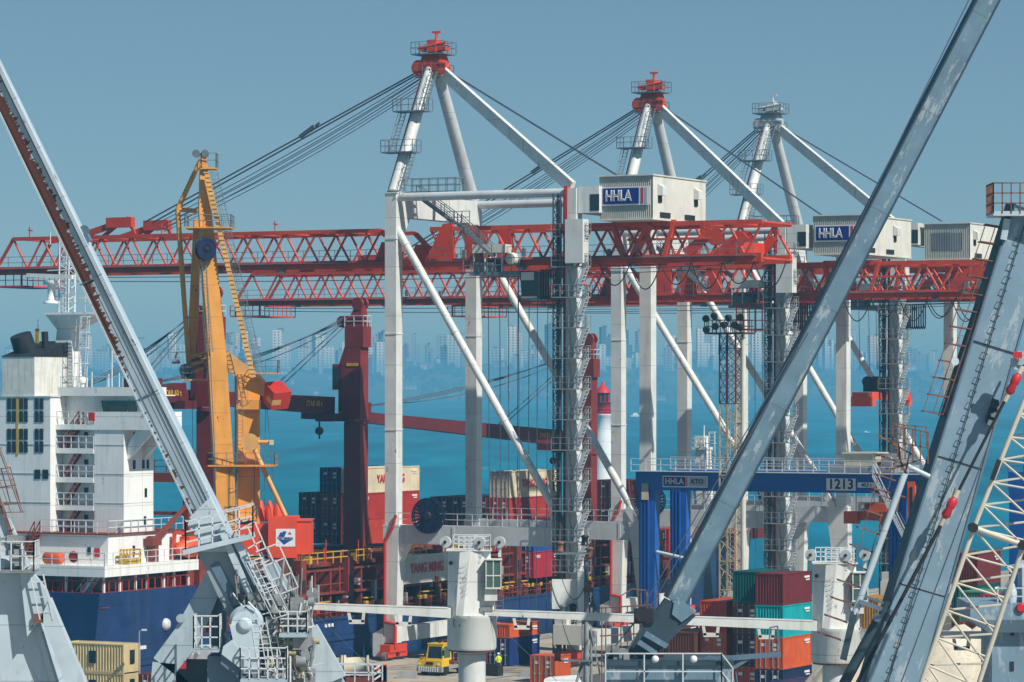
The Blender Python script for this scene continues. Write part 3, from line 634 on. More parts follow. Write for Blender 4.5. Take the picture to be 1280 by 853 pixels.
    if cab_label == 'cage':
        m_ = MB(); m_.rail([(X-1.5,y1-2,zb-3.2),(X+4.4,y1-2,zb-3.2),(X+4.4,y2,zb-3.2),(X-1.5,y2,zb-3.2)], 2.6, .75, .07, mids=3); m_.box(X-1.5, X+4.4, y1-2, y2, zb-3.35, zb-3.2); m_.build('maintenance_cage', M['red_bright'], to)
    else:
        m_.hexa([(cx-1.2,y1-1.2,zb-3.3),(cx+.5,y1-1.2,zb-3.3),(cx+.5,y1+1.2,zb-3.3),(cx-1.2,y1+1.2,zb-3.3),(cx-1.4,y1-1.2,zb-.7),(cx+.5,y1-1.2,zb-.7),(cx+.5,y1+1.2,zb-.7),(cx-1.4,y1+1.2,zb-.7)])
        m_.box(cx-1.25, cx+.1, y1-1.25, y1-1.19, zb-1.5, zb-.75, 1); m_.box(cx-1.25, cx+.4, y1-1.23, y1-1.2, zb-3.2, zb-3.0, 1)
        m_.build('driver_cab', [M['glass'], M['white_warm']], to)
    m_ = MB()       # folded festoon cables
    for i in range(9): m_.path([(cx+.7+i*.26, y1-1, zb-.5), (cx+.7+i*.26, y1-1, zb-3.0+.1*(i % 3)), (cx+.83+i*.26, y1-1, zb-3.3), (cx+.95+i*.26, y1-1, zb-3.0), (cx+.95+i*.26, y1-1, zb-.5)], .075)
    m_.build('festoon_cable', M['rubber'], to)
    m_ = MB(); fx = max(X+7, G+1)
    for i in range(6): m_.sag((fx+i*3.1, y1-.9, zb-.1), (fx+(i+1)*3.1, y1-.9, zb-.1), 2.0+.4*(i % 2), .06, 10, 5)
    m_.build('slack_cable', M['rubber'], bm)
    m_ = MB(); zr = 2.5 if not spread else spread+2.6
    for x in (X-1.6, X+1.6, X-.4, X+.5):
        for Y in (y1+.3, y2-.3): m_.tube((x, Y, zb-1), (x*.98+X*.02, Y*.9+.1*(y1+y2)/2, zr), .035, n=4, caps=False)
    m_.sag((X0+4, y1-.3, zb-.4), (X1-4, y1-.3, zb-.4), .3, .05); m_.sag((X0+4, y1+.2, zb-.7), (X1-4, y1+.2, zb-.7), .5, .05)
    m_.build('hoist_rope', M['rope'], to)
    if spread:
        m_ = MB(); ym = (y1+y2)/2; m_.box(X-1.2, X+1.2, ym-6.1, ym+6.1, spread-.9, spread); m_.box(X-1.3, X+1.3, ym-6.2, ym-5.4, spread-1.6, spread-.5); m_.box(X-1.3, X+1.3, ym+5.4, ym+6.2, spread-1.6, spread-.5)
        so = m_.build('spreader', M['orange'], to); m_ = MB()
        m_.box(X-1.5, X+1.5, ym-2, ym+2, spread+.05, spread+.9)
        for x in (-1.1, -.2, .9):
            for Y in (-1.8, 1.2): m_.lathe((X+x, ym+Y, spread+1.2), [(.62, 0), (.5, .25), (.62, .5)], n=16, axis=(0, 1, 0))
        m_.path([(X-.5, ym, spread+1), (X, ym, spread+3), (X+.5, ym, spread+1)], .08, 5); m_.build('head_block', M['dark'], so)
    return t
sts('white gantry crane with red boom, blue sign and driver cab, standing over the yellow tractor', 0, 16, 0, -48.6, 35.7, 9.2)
sts('white gantry crane with signed machine house and red trolley cage, between the two other gantries', 48.7, 16.8, -1.5, -50.5, 43, 14.0, 'cage', hz=-.6, hxo=.8)
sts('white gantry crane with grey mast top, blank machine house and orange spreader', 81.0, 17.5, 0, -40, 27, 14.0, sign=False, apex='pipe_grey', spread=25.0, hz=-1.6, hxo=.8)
# ------------------------------------------------------------------ container ship (local X: 0 = quay side, -24 = far side; Y forward from the stern; Z above the water)
SO = quay(-41.6, -4.5, 0)
ship = thing('container_ship', 'dark blue container ship with white superstructure and dark red deck cranes moored at the quay', 'ship', SO, TH)
def sl(px, py, X=None, Y=None):
    """ship coordinates seen at a pixel on the plane X = const or Y = const"""
    k = (px-640)/F; u, v = QU, QV
    if X is not None:
        p = SO+v*X; Yv = (k*p.y-p.x)/(u.x-k*u.y); q = p+u*Yv; return X, Yv, HC-(py-HZ)/F*q.y
    p = SO+u*Y; Xv = (k*p.y-p.x)/(v.x-k*v.y); q = p+v*Xv; return Xv, Y, HC-(py-HZ)/F*q.y
# hull
LS = 162; m_ = MB(); st = [0, 4, 14.4, 14.6, 60, 116, 118, 132, 146, 156, LS]; A = []
def hw(y, top):
    b = 12 if y < 118 else 12*max(0, 1-((y-118)/(44 if top else 38))**2.2)
    if y < 4: b = (11.6 if top else 9.5)+(12-(11.6 if top else 9.5))*y/4
    return max(b, .05)
for y in st:
    zt = 10.75 if y <= 14.4 else 6.4 if y < 117 else 9.4+max(0, y-130)*.05
    h, l = hw(y, 1), hw(y, 0); zm = 5.2
    A.append([(-12-h, y, zt), (-12-(h*.7+l*.3), y, zm), (-12-l, y, 2.2), (-12-l*.97, y, -1.2), (-12+l*.97, y, -1.2), (-12+l, y, 2.2), (-12+(h*.7+l*.3), y, zm), (-12+h, y, zt)])
V_ = [p for r in A for p in r]; n = 8
m_.add(V_, [(k*n+i, (k+1)*n+i, (k+1)*n+i+1, k*n+i+1) for k in range(len(st)-1) for i in range(n-1)])
m_.add(A[0], [tuple(range(8))]); m_.add([A[k][i] for k in range(len(st)) for i in (0, 7)], [(2*k, 2*k+1, 2*k+3, 2*k+2) for k in range(len(st)-1)], 1)
m_.box(-.06, .14, 2, 116, 4.35, 4.75)                                  # rubbing strake
for y in (38, 62, 86, 104): m_.box(-.02, .05, y, y+.35, -1, 6.3)
m_.box(-.1, .1, 18, 116, 6.3, 6.55)
m_.build('hull', [M['hull'], M['deck_red']], ship)
m_ = MB()
for y in (34.6, 35.6, 95.2): m_.box(.0, .07, y, y+.1, 2.6, 4.3)
for y in (5.2, 5.6, 6.0, 36.5, 37.1, 37.7, 92.0, 92.7): m_.box(.0, .07, y, y+.35, 5.7, 6.0)
m_.build('draught_marking', M['sign_white'], ship)
m_ = MB(); m_.lathe((.0, 9.5, 7.6), [(.55, 0), (.45, .25), (.2, .35)], n=14, axis=(1, 0, 0)); m_.build('anchor_light_boss', M['pipe_grey'], ship)
# open mooring deck under the white poop deck
m_ = MB(); m_.box(-22.5, -2.8, 3.5, 14.4, 9.5, 12.0); m_.box(-23.6, -.4, .3, 14.4, 9.45, 9.55, 1)
m_.build('mooring_house', [M['grey_metal'], M['deck_red']], ship)
m_ = MB()
for x in (-20, -15.5, -11, -6.8): m_ = MB(); m_.lathe((x, 1.8, 10.6), [(1.1, 0), (1.1, .15), (.5, .2), (.5, 1.6), (1.1, 1.65), (1.1, 1.8)], n=16, axis=(1, 0, 0)); m_.build('mooring_winch', M['cw_red'], ship)
for y in (11.5, 13.0): m_ = MB(); m_.lathe((-1.6, y, 11.0), [(.7, 0), (.7, .5)], n=16, axis=(1, 0, 0)); m_.build('cable_drum', M['cw_red'], ship)
m_ = MB(); m_.rail([(-23.5,.35,10.75),(-.4,.35,10.75),(-.3,14.3,10.75)], .95, 1.0, .05, mids=1)
m_.build('stern_railing', M['cw_red'], ship)
for y in (.8, 3.2, 5.6, 7.4, 10.0, 11.6, 13.9): m_ = MB(); m_.box(-.62, -.45, y-.09, y+.09, 10.7, 12.1); m_.build('deck_post', M['ship_white'], ship)
for x in (-22, -17, -12, -8.4, -4.2): m_ = MB(); m_.box(x-.09, x+.09, .5, .68, 10.7, 12.1); m_.build('deck_post', M['ship_white'], ship)
m_ = MB(); m_.stairs((-3.5, 1.2, 9.6), (-1.5, 1.2, 12.1), .8, (0, 1, 0))
m_.build('deck_stairs', M['ship_white'], ship)
# white poop deck, tiers
m_ = MB(); m_.box(-24.1, .1, .0, 14.6, 12.1, 13.0); m_.build('poop_deck', M['ship_white'], ship)
m_ = MB(); m_.rail([(-24,.1,13),(0,.1,13),(0,14.5,13)], 1.1, 1.3, .04, mids=2); m_.build('poop_railing', M['rail_white'], ship)
SW = M['ship_white']; su = MB()
su.box(-22.4, -1.6, 3.0, 14.5, 13.0, 15.5); su.box(-22.6, -1.4, 2.7, 14.7, 15.5, 15.62, 1)
su.box(-20.5, -8.55, 4.5, 10, 15.62, 27.2)                             # engine casing with the funnel
su.box(-8.55, -4.6, 6.4, 10, 15.62, 24.4); su.box(-4.6, -1.6, 5.4, 10, 15.62, 24.4)
su.box(-20.6, -8.45, 4.42, 10.02, 27.2, 27.3, 2)
for z in (18.1, 20.6, 23.1): su.box(-20.55, -8.5, 4.46, 4.5, z, z+.05, 2); su.box(-4.6, -1.58, 5.37, 10, z, z+.05, 2)
s_ = su.build('superstructure', [SW, M['deck_red'], M['pipe_grey']], ship)
m_ = MB()
for z in (17.9, 20.3, 22.8):
    m_.box(-8.5, -4.65, 5.3, 6.4, z-.45, z)
split_build(m_, 'balcony', SW, s_)
m_ = MB()
for z in (15.6, 17.9, 20.3, 22.8): m_.rail([(-8.5,5.33,z),(-4.65,5.33,z)], 1.05, .75, .045)
m_.rail([(-8.4,2.9,15.6),(-1.5,2.9,15.6),(-1.5,14.6,15.6)], 1.1, 1.2, .04); m_.build('balcony_railing', M['rail_white'], s_)
for z0, z1 in ((15.65, 17.9), (17.95, 20.3), (20.35, 22.8), (22.85, 25.0)): m_ = MB(); m_.stairs((-7.9, 5.75, z0), (-6.2, 5.75, z1), .7, (0, 1, 0), .05, rails=z0 > 22); m_.build('outside_stairs', M['hull_red'], s_)
m_ = MB(); m_.stairs((-9.8, 2.2, 13.0), (-8.3, 2.2, 15.6), .8, (0, 1, 0), .05); m_.build('outside_stairs', M['hull_red'], s_)
m_ = MB()     # ladders, dark windows, doors, life saving gear
def win(px, py, Y, w_, h, mi=0): X, Y_, z = sl(px, py, Y=Y); m_.box(X-w_/2, X+w_/2, Y-.05, Y+.1, z-h/2, z+h/2, mi)
for py in (513, 551):
    for px in (11.5, 17.5, 26.5, 32.5, 46, 52):
        for q in (-8, 8): win(px, py+q, 4.5, .38, .95)
win(47, 593, 4.5, .6, .8); win(57, 593, 4.5, .6, .8); win(40, 683, 3.0, 1.3, 1.7)
for px in (111,):
    for py in (543.5, 578, 613, 647): win(px-3, py, 6.4, .4, .45)
win(111.5, 689, 3.0, .35, .6)
for px, py in ((168, 546), (180, 545), (185, 545), (167.5, 581), (179, 580.5), (184.5, 580.5), (182, 616), (181, 651)):
    X, Y_, z = sl(px, py, X=-1.6); m_.box(-1.7, -1.55, Y_-.17, Y_+.17, z-.38, z+.38)
X, Y_, z = sl(167, 688, X=-1.6); m_.box(-1.7, -1.55, Y_-.17, Y_+.17, z-.4, z+.4)
split_build(m_, 'window', M['glass'], s_)
m_ = MB()
for px in (22, ): 
    for py in (513, 551): win(px, py, 4.5, .22, 2.5)
split_build(m_, 'rust_strip', M['rail_yellow'], s_)
m_ = MB(); win(121.5, 691, 3.0, .55, .75)
for py in (583, 618, 653): win(68, py, 6.4, .28, .55)
split_build(m_, 'fire_hose_box', M['sign_red'], s_)
# bridge with its wing
m_ = MB(); bz = 24.4
m_.box(-8.6, 1.7, 5.3, 9.4, bz, bz+.45); m_.box(-6.4, -.6, 6.6, 10, bz+.45, 27.9); m_.box(-8.55, -6.4, 6.9, 10, bz+.4, 27.85)
m_.box(-8.7, -.4, 5.9, 10.2, 27.3, 28.05); m_.box(-4.6, 1.7, 5.3, 5.4, bz+.45, bz+1.55); m_.box(1.6, 1.7, 5.4, 9.4, bz+.45, bz+1.55); m_.box(-.6, 1.6, 9.3, 9.4, bz+.45, bz+1.55)
m_.box(-.2, 1.55, 5.9, 8.6, bz+2.9, bz+3.0)
for x in (.0, 1.4): m_.tube((x, 6.2, bz+.5), (x, 6.2, bz+2.9), .06, n=5)
for y in (5.9, 8.4): m_.prism([(-1.6, y, bz-2.6), (1.2, y, bz), (-.6, y, bz), (-1.6, y, bz-1.4)], (0, .35, 0))
b_ = m_.build('bridge', SW, ship)
m_ = MB()
for x0, x1 in ((-4.45, -3.9), (-3.75, -2.1), (-1.9, -1.1)):
    m_.hexa([(x0,6.55,25.7),(x1,6.55,25.7),(x1,6.65,25.7),(x0,6.65,25.7),(x0-.12,6.35,26.9),(x1+.12,6.35,26.9),(x1+.12,6.6,26.9),(x0-.12,6.6,26.9)])
split_build(m_, 'window', M['glass_green'], b_)
m_ = MB(); X, Y_, z = sl(125, 521, Y=6.5); m_.box(X-.3, X+.3, 5.2, 5.28, z-.35, z+.35); m_.build('life_buoy_locker', M['sign_red'], b_)
m_ = MB(); m_.rail([(-8.6,5.4,bz+.45),(-4.7,5.4,bz+.45)], 1.1, .7, .045); m_.ladder((-4.9, 6.3, bz+.4), (-4.9, 6.3, 28), .5, (1, 0, 0), .35, .04); m_.rail([(-8.5,6,28.05),(-.5,6,28.05)], .9, 1.6, .035, mids=1); m_.build('bridge_railing', M['rail_white'], b_)
m_ = MB()
for px, h in ((140, 4.0), (136, 1.2), (109, .9), (115, 1.4), (162, .9), (149, 1.3)):
    X, Y_, z = sl(px, 485, Y=8); m_.tube((X, 8, 28), (X, 8, 28+h), .05, n=5)
X, Y_, z = sl(103, 478, Y=8); m_.tube((X, 8, 28), (X, 8, 28.4), .2, n=8); m_.lathe((X, 8, 28.4), [(.3, 0), (.38, .25), (.25, .5), (.05, .6)], n=12)
m_.lathe((.6, 7, bz+1.6), [(.4, 0), (.5, .3), (.3, .7), (.05, .8)], n=12); m_.build('aerial', SW, b_)
# funnel
m_ = MB(); m_.box(-13.6, -10.2, 4.5, 10, 27.3, 30.7)
f_ = m_.build('funnel', M['funnel_white'], ship)
m_ = MB(); m_.prism([(-13.65, 4.45, 30.7), (-13.65, 10.05, 30.7), (-13.65, 10.05, 32.1), (-13.65, 4.45, 30.75)], (3.5, 0, 0))
m_.tube((-12.3, 6.6, 30.4), (-12.6, 5.8, 32.6), 1.05, .95, n=14); m_.tube((-11.3, 7.8, 30.4), (-11.3, 7.6, 32.9), .3, n=8); m_.build('funnel_cap', M['dark'], f_)
# radar mast
m_ = MB(); m_.hexa([(-11.9,9.3,27.3),(-9.6,9.3,27.3),(-9.6,11,27.3),(-11.9,11,27.3),(-11.3,9.6,34),(-9.9,9.6,34),(-9.9,10.8,34),(-11.3,10.8,34)])
m_.hexa([(-11.3,9.6,33),(-9.9,9.6,33),(-9.9,10.8,33),(-11.3,10.8,33),(-12.2,9,34.4),(-6.9,9,34.4),(-6.9,11.4,34.4),(-12.2,11.4,34.4)]); m_.box(-12.3, -6.8, 8.9, 11.5, 34.4, 34.6)
k_ = m_.build('radar_mast', SW, ship)
m_ = MB(); m_.rail([(-10.3,8.9,34.6),(-6.8,8.9,34.6),(-6.8,11.5,34.6)], 1.6, 1.1, .045)
for x in (-11.2, -10.2):
    for y in (9.6, 10.6): m_.tube((x, y, 34.6), (x+.1, y, 41.2), .09, n=5)
m_.lace(((-11.2,9.6,34.8),(-11.1,9.6,41)), ((-10.2,9.6,34.8),(-10.1,9.6,41)), 7, .04, off=1); m_.lace(((-10.2,9.6,34.8),(-10.1,9.6,41)), ((-10.2,10.6,34.8),(-10.1,10.6,41)), 7, .04)
for i in range(22): z = 34.8+i*.29; m_.tube((-11.2, 9.6, z), (-10.15, 9.6, z), .035, n=4)
for z, a, c in ((40.6, -12.2, -10.8), (38.3, -12.4, -9.6), (36.0, -12.0, -9.4)): m_.beam((a, 9.6, z), (c, 9.6, z+.1), .1, .1)
m_.tube((-12.1, 9.6, 40.6), (-12.1, 9.6, 41.7), .05, n=5); m_.tube((-9.6, 9.7, 37), (-9.6, 9.7, 37.8), .14, n=6)
m_.ladder((-8.2, 8.8, 27.4), (-7.9, 8.9, 34.2), .8, (1, 0, 0), .33, .05, cage=.8); m_.build('mast_ladder', M['rail_white'], k_)
m_ = MB(); m_.lathe((-11.9, 9.5, 35.4), [(.7, 0), (.7, .15), (.35, .3), (.35, 1.6), (.75, 1.7), (.75, 2.0)], n=12); m_.beam((-14.2, 9.1, 37.9), (-9.4, 9.1, 37.7), .3, .35); m_.beam((-9, 9.6, 35.8), (-6.7, 9.6, 35.9), .15, .2); m_.build('radar_scanner', SW, k_)
m_ = MB(); m_.box(-13.5, -13.1, 9.3, 9.35, 31.9, 33.2); m_.tube((-13.3, 9.3, 29), (-13.2, 9.3, 34), .03, n=4); m_.build('signal_flag', M['rail_yellow'], k_)
# provision crane, davit and gear on the poop deck
def shipthing(name, label, cat, mbs, group=None):
    t_ = thing(name, label, cat, SO, TH, group)
    for nm, m2, mt in mbs: m2.build(nm, mt, t_)
    return t_
m_ = MB(); m_.tube((-1.1, 9.2, 13), (-1.1, 9.2, 15.2), .5, n=10); m_.beam((-1.1, 9.0, 14.6), (-.9, 14.0, 17.6), .3, .4, .25, .3); m_.beam((-.9, 14, 17.6), (-.7, 15.3, 20.8), .25, .25); m_.beam((-1.1, 9.4, 14.5), (-1.0, 12.4, 16.4), .2, .2)
m_.box(-1.6, -.6, 8.4, 9.8, 14.4, 15.0); m_.lathe((-1.5, 8.9, 14.7), [(.45, 0), (.45, .8)], n=12, axis=(1, 0, 0)); m_.build('provision_crane', M['hull_red'], ship)
h_ = MB(); h_.lathe((-.6, 14.6, 14.0), [(.05, -2.4), (.55, -2.0), (.85, -1), (.9, .5), (.7, 1.6), (.05, 2.3)], n=14, axis=(0, 1, 0)); h_.box(-1.1, -.1, 13.4, 15.0, 14.6, 15.0)
d_ = MB(); d_.beam((-1.3, 12.6, 13), (-1.1, 12.6, 15.4), .25, .3); d_.beam((-1.1, 12.6, 15.4), (-.3, 12.9, 15.3), .25, .3)
shipthing('rescue_boat', 'small orange rescue boat in its davit at the edge of the white poop deck', 'boat', [('boat_hull', h_, M['lifeboat']), ('davit', d_, M['orange'])])
h_ = MB(); X, Y_, z = sl(67, 707, Y=1.2); h_.lathe((X-.9, 1.2, 13.55), [(.4, 0), (.5, .1), (.5, 1.7), (.4, 1.8)], n=14, axis=(1, 0, 0))
shipthing('life_raft_drum', 'orange life raft drum lying behind the poop deck railing', 'life raft', [('drum_body', h_, M['c_orange'])])
h_ = MB(); X, Y_, z = sl(92, 704, Y=.2); h_.lathe((X, .12, 13.75), [(.42, 0), (.5, .06), (.42, .12), (.3, .1)], n=18, axis=(0, 1, 0))
o = h_.build('life_ring', M['cw_red'], None); o.matrix_world = Matrix.Translation(SO) @ Matrix.Rotation(TH, 4, 'Z'); tag(o, 'red and white life ring hung on the poop deck railing', 'life ring')
h_ = MB()
for x in (-1.2, ): h_.rail([(-1.0,4.0,13),(-1.0,6.0,13),(-.3,6,13)], 1.2, .5, .09, mids=3); h_.box(-1.0, -.3, 4.0, 6, 13.02, 13.5)
o = h_.build('gangway_rack', M['rail_yellow'], None); o.matrix_world = Matrix.Translation(SO) @ Matrix.Rotation(TH, 4, 'Z'); tag(o, 'yellow metal rack standing behind the poop deck railing', 'rack')
# coaming, hatch frames and lashing bridges along the holds
m_ = MB(); m_.box(-22, -3.2, 16, 116, 6.3, 11.1); m_.box(-22.4, -2.6, 16.2, 115.8, 11.1, 11.5)
m_.build('hatch_coaming', M['deck_red'], ship)
m_ = MB(); y = 16.5; k = 0
while y < 115:
    m_.box(-2.7, -1.2, y-.14, y+.14, 6.4, 10.9 if k % 3 else 11.6)
    m_.beam((-1.3, y, 6.5), (-2.6, y+2.3, 10.7), .16, .16)
    if k % 3 == 0: m_.box(-3.1, -.7, y-.5, y+.5, 6.4, 12.0); m_.box(-2.9, -.65, y-.3, y+.3, 7.2, 8.3, 1); m_.box(-2.9, -.65, y-.3, y+.3, 9.0, 10.2, 1)
    if k % 2: m_.box(-3.15, -3.05, y+.3, y+1.7, 7.0, 9.6, 1)
    m_.box(-.9, -.4, y+.6, y+1.0, 6.4, 7.6)
    y += 2.9; k += 1
m_.box(-2.9, -1.0, 16.2, 115.8, 8.6, 8.8); m_.box(-1.35, -1.15, 16.2, 115.8, 10.8, 11.0); m_.box(-1.25, -1.15, 16.2, 115.8, 9.5, 9.6)
m_.build('lashing_frame', [M['deck_red'], M['dark']], ship)
m_ = MB()
for a, b in ((19.5, 30.5), (34, 47), (51, 58), (63, 74), (80, 100)): m_.rail([(-1.0,a,11.5),(-1.0,b,11.5)], 1.1, 1.4, .06); m_.rail([(-1.0,a,11.5),(-4,a,11.5)], 1.1, 1.0, .06)
y = 16.5
while y < 115:
    for q in (0, 1.1, 1.9):
        if random.random() < .75: m_.box(-1.0, -.7, y+q, y+q+.5, 7.3, 7.65)
    if random.random() < .4: m_.box(-2.6, -2.1, y+.4, y+1.0, 11.5, 12.2)
    if random.random() < .5: m_.box(-1.1, -.85, y, y+2.2, 7.9, 8.0)
    y += 2.9
m_.build('safety_railing', M['rail_yellow'], ship)
m_ = MB(); random.seed(31)
for i in range(150):
    y = random.uniform(17, 114); x = random.uniform(-4.5, -.6); s = random.uniform(.12, .4); z = random.choice((6.5, 8.8, 11.5))
    if random.random() < .45: m_.box(x-s, x+s, y-s, y+s, z, z+s*2.2)
    elif random.random() < .6: m_.tube((x, y, z), (x, y, z+random.uniform(.8, 2.4)), .07, n=5)
    else: m_.tube((x, y, z+.3), (x, y+random.uniform(1, 3), z+random.uniform(.3, 2)), .06, n=5)
m_.build('deck_fitting', M['cw_red'], ship, kind='stuff')
m_ = MB()
for i in range(60):
    y = random.uniform(17, 114); x = random.uniform(-2.0, -.5); s = random.uniform(.08, .25); m_.box(x-s, x+s, y-s, y+s, 7.0+random.random()*3, 7.2+random.random()*3.4)
m_.build('deck_gear', M['grey_metal'], ship, kind='stuff')
m_ = MB(); m_.rail([(-.2,15,6.5),(-.2,117,6.5)], 1.0, 2, .035, mids=2); m_.build('deck_railing', M['hull_red'], ship)
# red portal frame just before the superstructure
m_ = MB(); y0 = 15.3
for x in (-20, -13, -6.5, -1.5): m_.box(x-.3, x+.3, y0-.3, y0+.3, 6.4, 20.1)
m_.box(-22, -1.2, y0-.45, y0+.45, 19.7, 20.5); m_.box(-22, -1.2, y0-.2, y0+.2, 16.8, 17.1); m_.box(-22, -1.3, y0+.4, y0+2.6, 11, 15.4); m_.rail([(-21,y0,20.5),(-1.2,y0,20.5)], 1.1, 1.2, .05); m_.build('cargo_portal', M['hull_red'], ship)
# foremast and forecastle house
m_ = MB(); X, Y_, z = sl(880, 540, X=-12); m_.hexa([(X-1.3,Y_-1.2,9),(X+1.0,Y_-1.2,9),(X+1.0,Y_+1.2,9),(X-1.3,Y_+1.2,9),(X-.8,Y_-.8,z-2.2),(X+.6,Y_-.8,z-2.2),(X+.6,Y_+.8,z-2.2),(X-.8,Y_+.8,z-2.2)])
m_.box(X-1.3, X+.7, Y_-1.1, Y_+1.1, z-2.2, z-1.9); m_.box(X-1.0, X+.3, Y_-.6, Y_+.6, z-1.9, z-.5); m_.tube((X, Y_, z-.5), (X, Y_, z+.8), .08, n=5)
m_.ladder((X+1.5, Y_-1, 10), (X+1.5, Y_-1, z), .8, (1, 0, 0), .4, .06, cage=.7); m_.rail([(X-1.2,Y_-1.1,z-1.9),(X+.7,Y_-1.1,z-1.9)], 1.1, .6, .06); m_.build('foremast', SW, ship); m_ = MB(); m_.box(-20, -4, 119, 123, 9.4, 11.2); m_.build('forecastle_house', SW, ship)
# deck cranes with lowered jibs
def ship_crane(label, Yc, ztop, jib_to, zh, zt_, cab=True, zb_=6.4):
    t_ = thing('ship_crane', label, 'crane', SO+QU*Yc+QV*(-12)+Vector((0, 0, zb_)), TH, 'dark red ship cranes'); ox = 0
    h = ztop-zb_; ht = zh-zb_; m2 = MB()
    m2.box(-.95, .95, -.8, .8, 0, ht-1.2); m2.lathe((0, 0, ht-1.2), [(1.2, 0), (1.2, .35)], n=20); m2.build('pedestal', M['ship_crane'], t_)
    m2 = MB(); m2.hexa([(-1.15,-.85,ht-.8),(.95,-.85,ht-.8),(.95,.85,ht-.8),(-1.15,.85,ht-.8),(-.85,-.8,h-2.6),(1.0,-.8,h-2.6),(1.0,.8,h-2.6),(-.85,.8,h-2.6)])
    m2.box(-.85, 1.3, -.82, .82, h-2.6, h-.5); m2.prism([(-1.1, -.8, ht+.3), (-.9, -.8, ht+6.5), (-1.6, -.8, ht+4.6), (-1.6, -.8, ht)], (0, 1.4, 0))
    m2.hexa([(-.9,-.8,h-.5),(1.1,-.8,h-.5),(1.1,.8,h-.5),(-.9,.8,h-.5),(.2,-.5,h+1.6),(.9,-.5,h+1.6),(.9,.5,h+1.6),(.2,.5,h+1.6)])
    for q in (-.5, .5): m2.lathe((.5, q-.15, h+1.8), [(.65, 0), (.5, .15), (.65, .3)], n=14, axis=(0, 1, 0)); m2.lathe((-1.3, q-.15, h), [(.6, 0), (.5, .15), (.6, .3)], n=14, axis=(0, 1, 0))
    to = m2.build('crane_tower', M['ship_crane'], t_)
    m2 = MB(); m2.rail([(-.85,-.8,h-.5),(1.3,-.8,h-.5),(1.3,.8,h-.5)], 1.1, .9, .05); m2.build('top_railing', M['rail_white'], to)
    m2 = MB(); m2.box(-.6, .7, -.88, -.8, h-4.5, h-4.2); m2.box(-.8, .7, -.86, -.8, 4.4, 4.6); m2.build('warning_plate', M['rail_yellow'], to)
    if cab:
        m2 = MB(); m2.box(-2.3, -1.2, -.8, .4, ht+2.2, ht+4.8); m2.build('crane_cab', M['ship_crane'], to)
        m2 = MB(); m2.box(-2.25, -1.5, -.85, -.78, ht+2.7, ht+4.5); m2.box(-2.36, -2.28, -.7, .3, ht+2.6, ht+4.6); m2.build('cab_window', M['glass'], to)
    jl = jib_to-Yc; s_ = -1 if jl < 0 else 1; m2 = MB()
    a = Vector((-2.4, 1.3*s_, ht+.6)); b = Vector((-2.4, jl, zt_-zb_+.3))
    m2.beam(a, b, 1.4, 1.75, 1.0, 1.05); m2.box(-3.3, -1.5, jl-1.2, jl+2.5, zt_-zb_-.1, zt_-zb_+1.7); m2.box(-3.0, -.8, min(0, s_*3), max(0, s_*3), ht-1, ht-.2)
    m2.beam((-1.6, 0, ht-.6), (-6.2, 0, ht-.4), .9, .7); m2.lathe((-4.3, -.2, ht-2.0), [(.4, 0), (.4, .4)], n=12, axis=(0, 1, 0)); m2.tube((-4.3, 0, ht-.6), (-4.3, 0, ht-2.8), .1, n=5)
    j_ = m2.build('jib', M['ship_jib'], t_)
    q = a.lerp(b, .12 if s_ < 0 else .2)
    n_ = (b-a).normalized(); up = Vector((0, 0, 1)) 
    text('lettering', 'STAR 60 t', .75, M['rail_yellow'], j_, (q.x+.74, q.y, q.z+.05), (0, 1, 0), (0, 0, 1))
    m2 = MB()
    for d in (-.5, 0, .5): m2.sag((-1.2+d*.3, 0, h+.3+d*.6), (b.x+d*.5, b.y+1.5*s_*-1, b.z+.9), .8+d*.5, .05)
    m2.sag((-1.2, 0, h), (b.x, b.y, b.z+1.2), 1.6, .05)
    for d in (-.3, .3): m2.tube((-1.3+d, 0, h-.2), (q.x, a.y+(b.y-a.y)*.34, q.z+.9-d), .05, n=4)
    m2.build('luffing_rope', M['rope'], t_)
    return t_
ship_crane('dark red ship crane behind the yellow portal crane, mostly hidden by it', 35.5, 35.2, 13.0, 27, 26, cab=False)
ship_crane('dark red ship crane with side cab and jib resting towards the superstructure', 63.2, 34.7, 27.2, 25.6, 27.2)
ship_crane('dark red ship crane beside the lighthouse behind the stair tower', 116.2, 31.8, 66.5, 21.6, 24.8, cab=False)

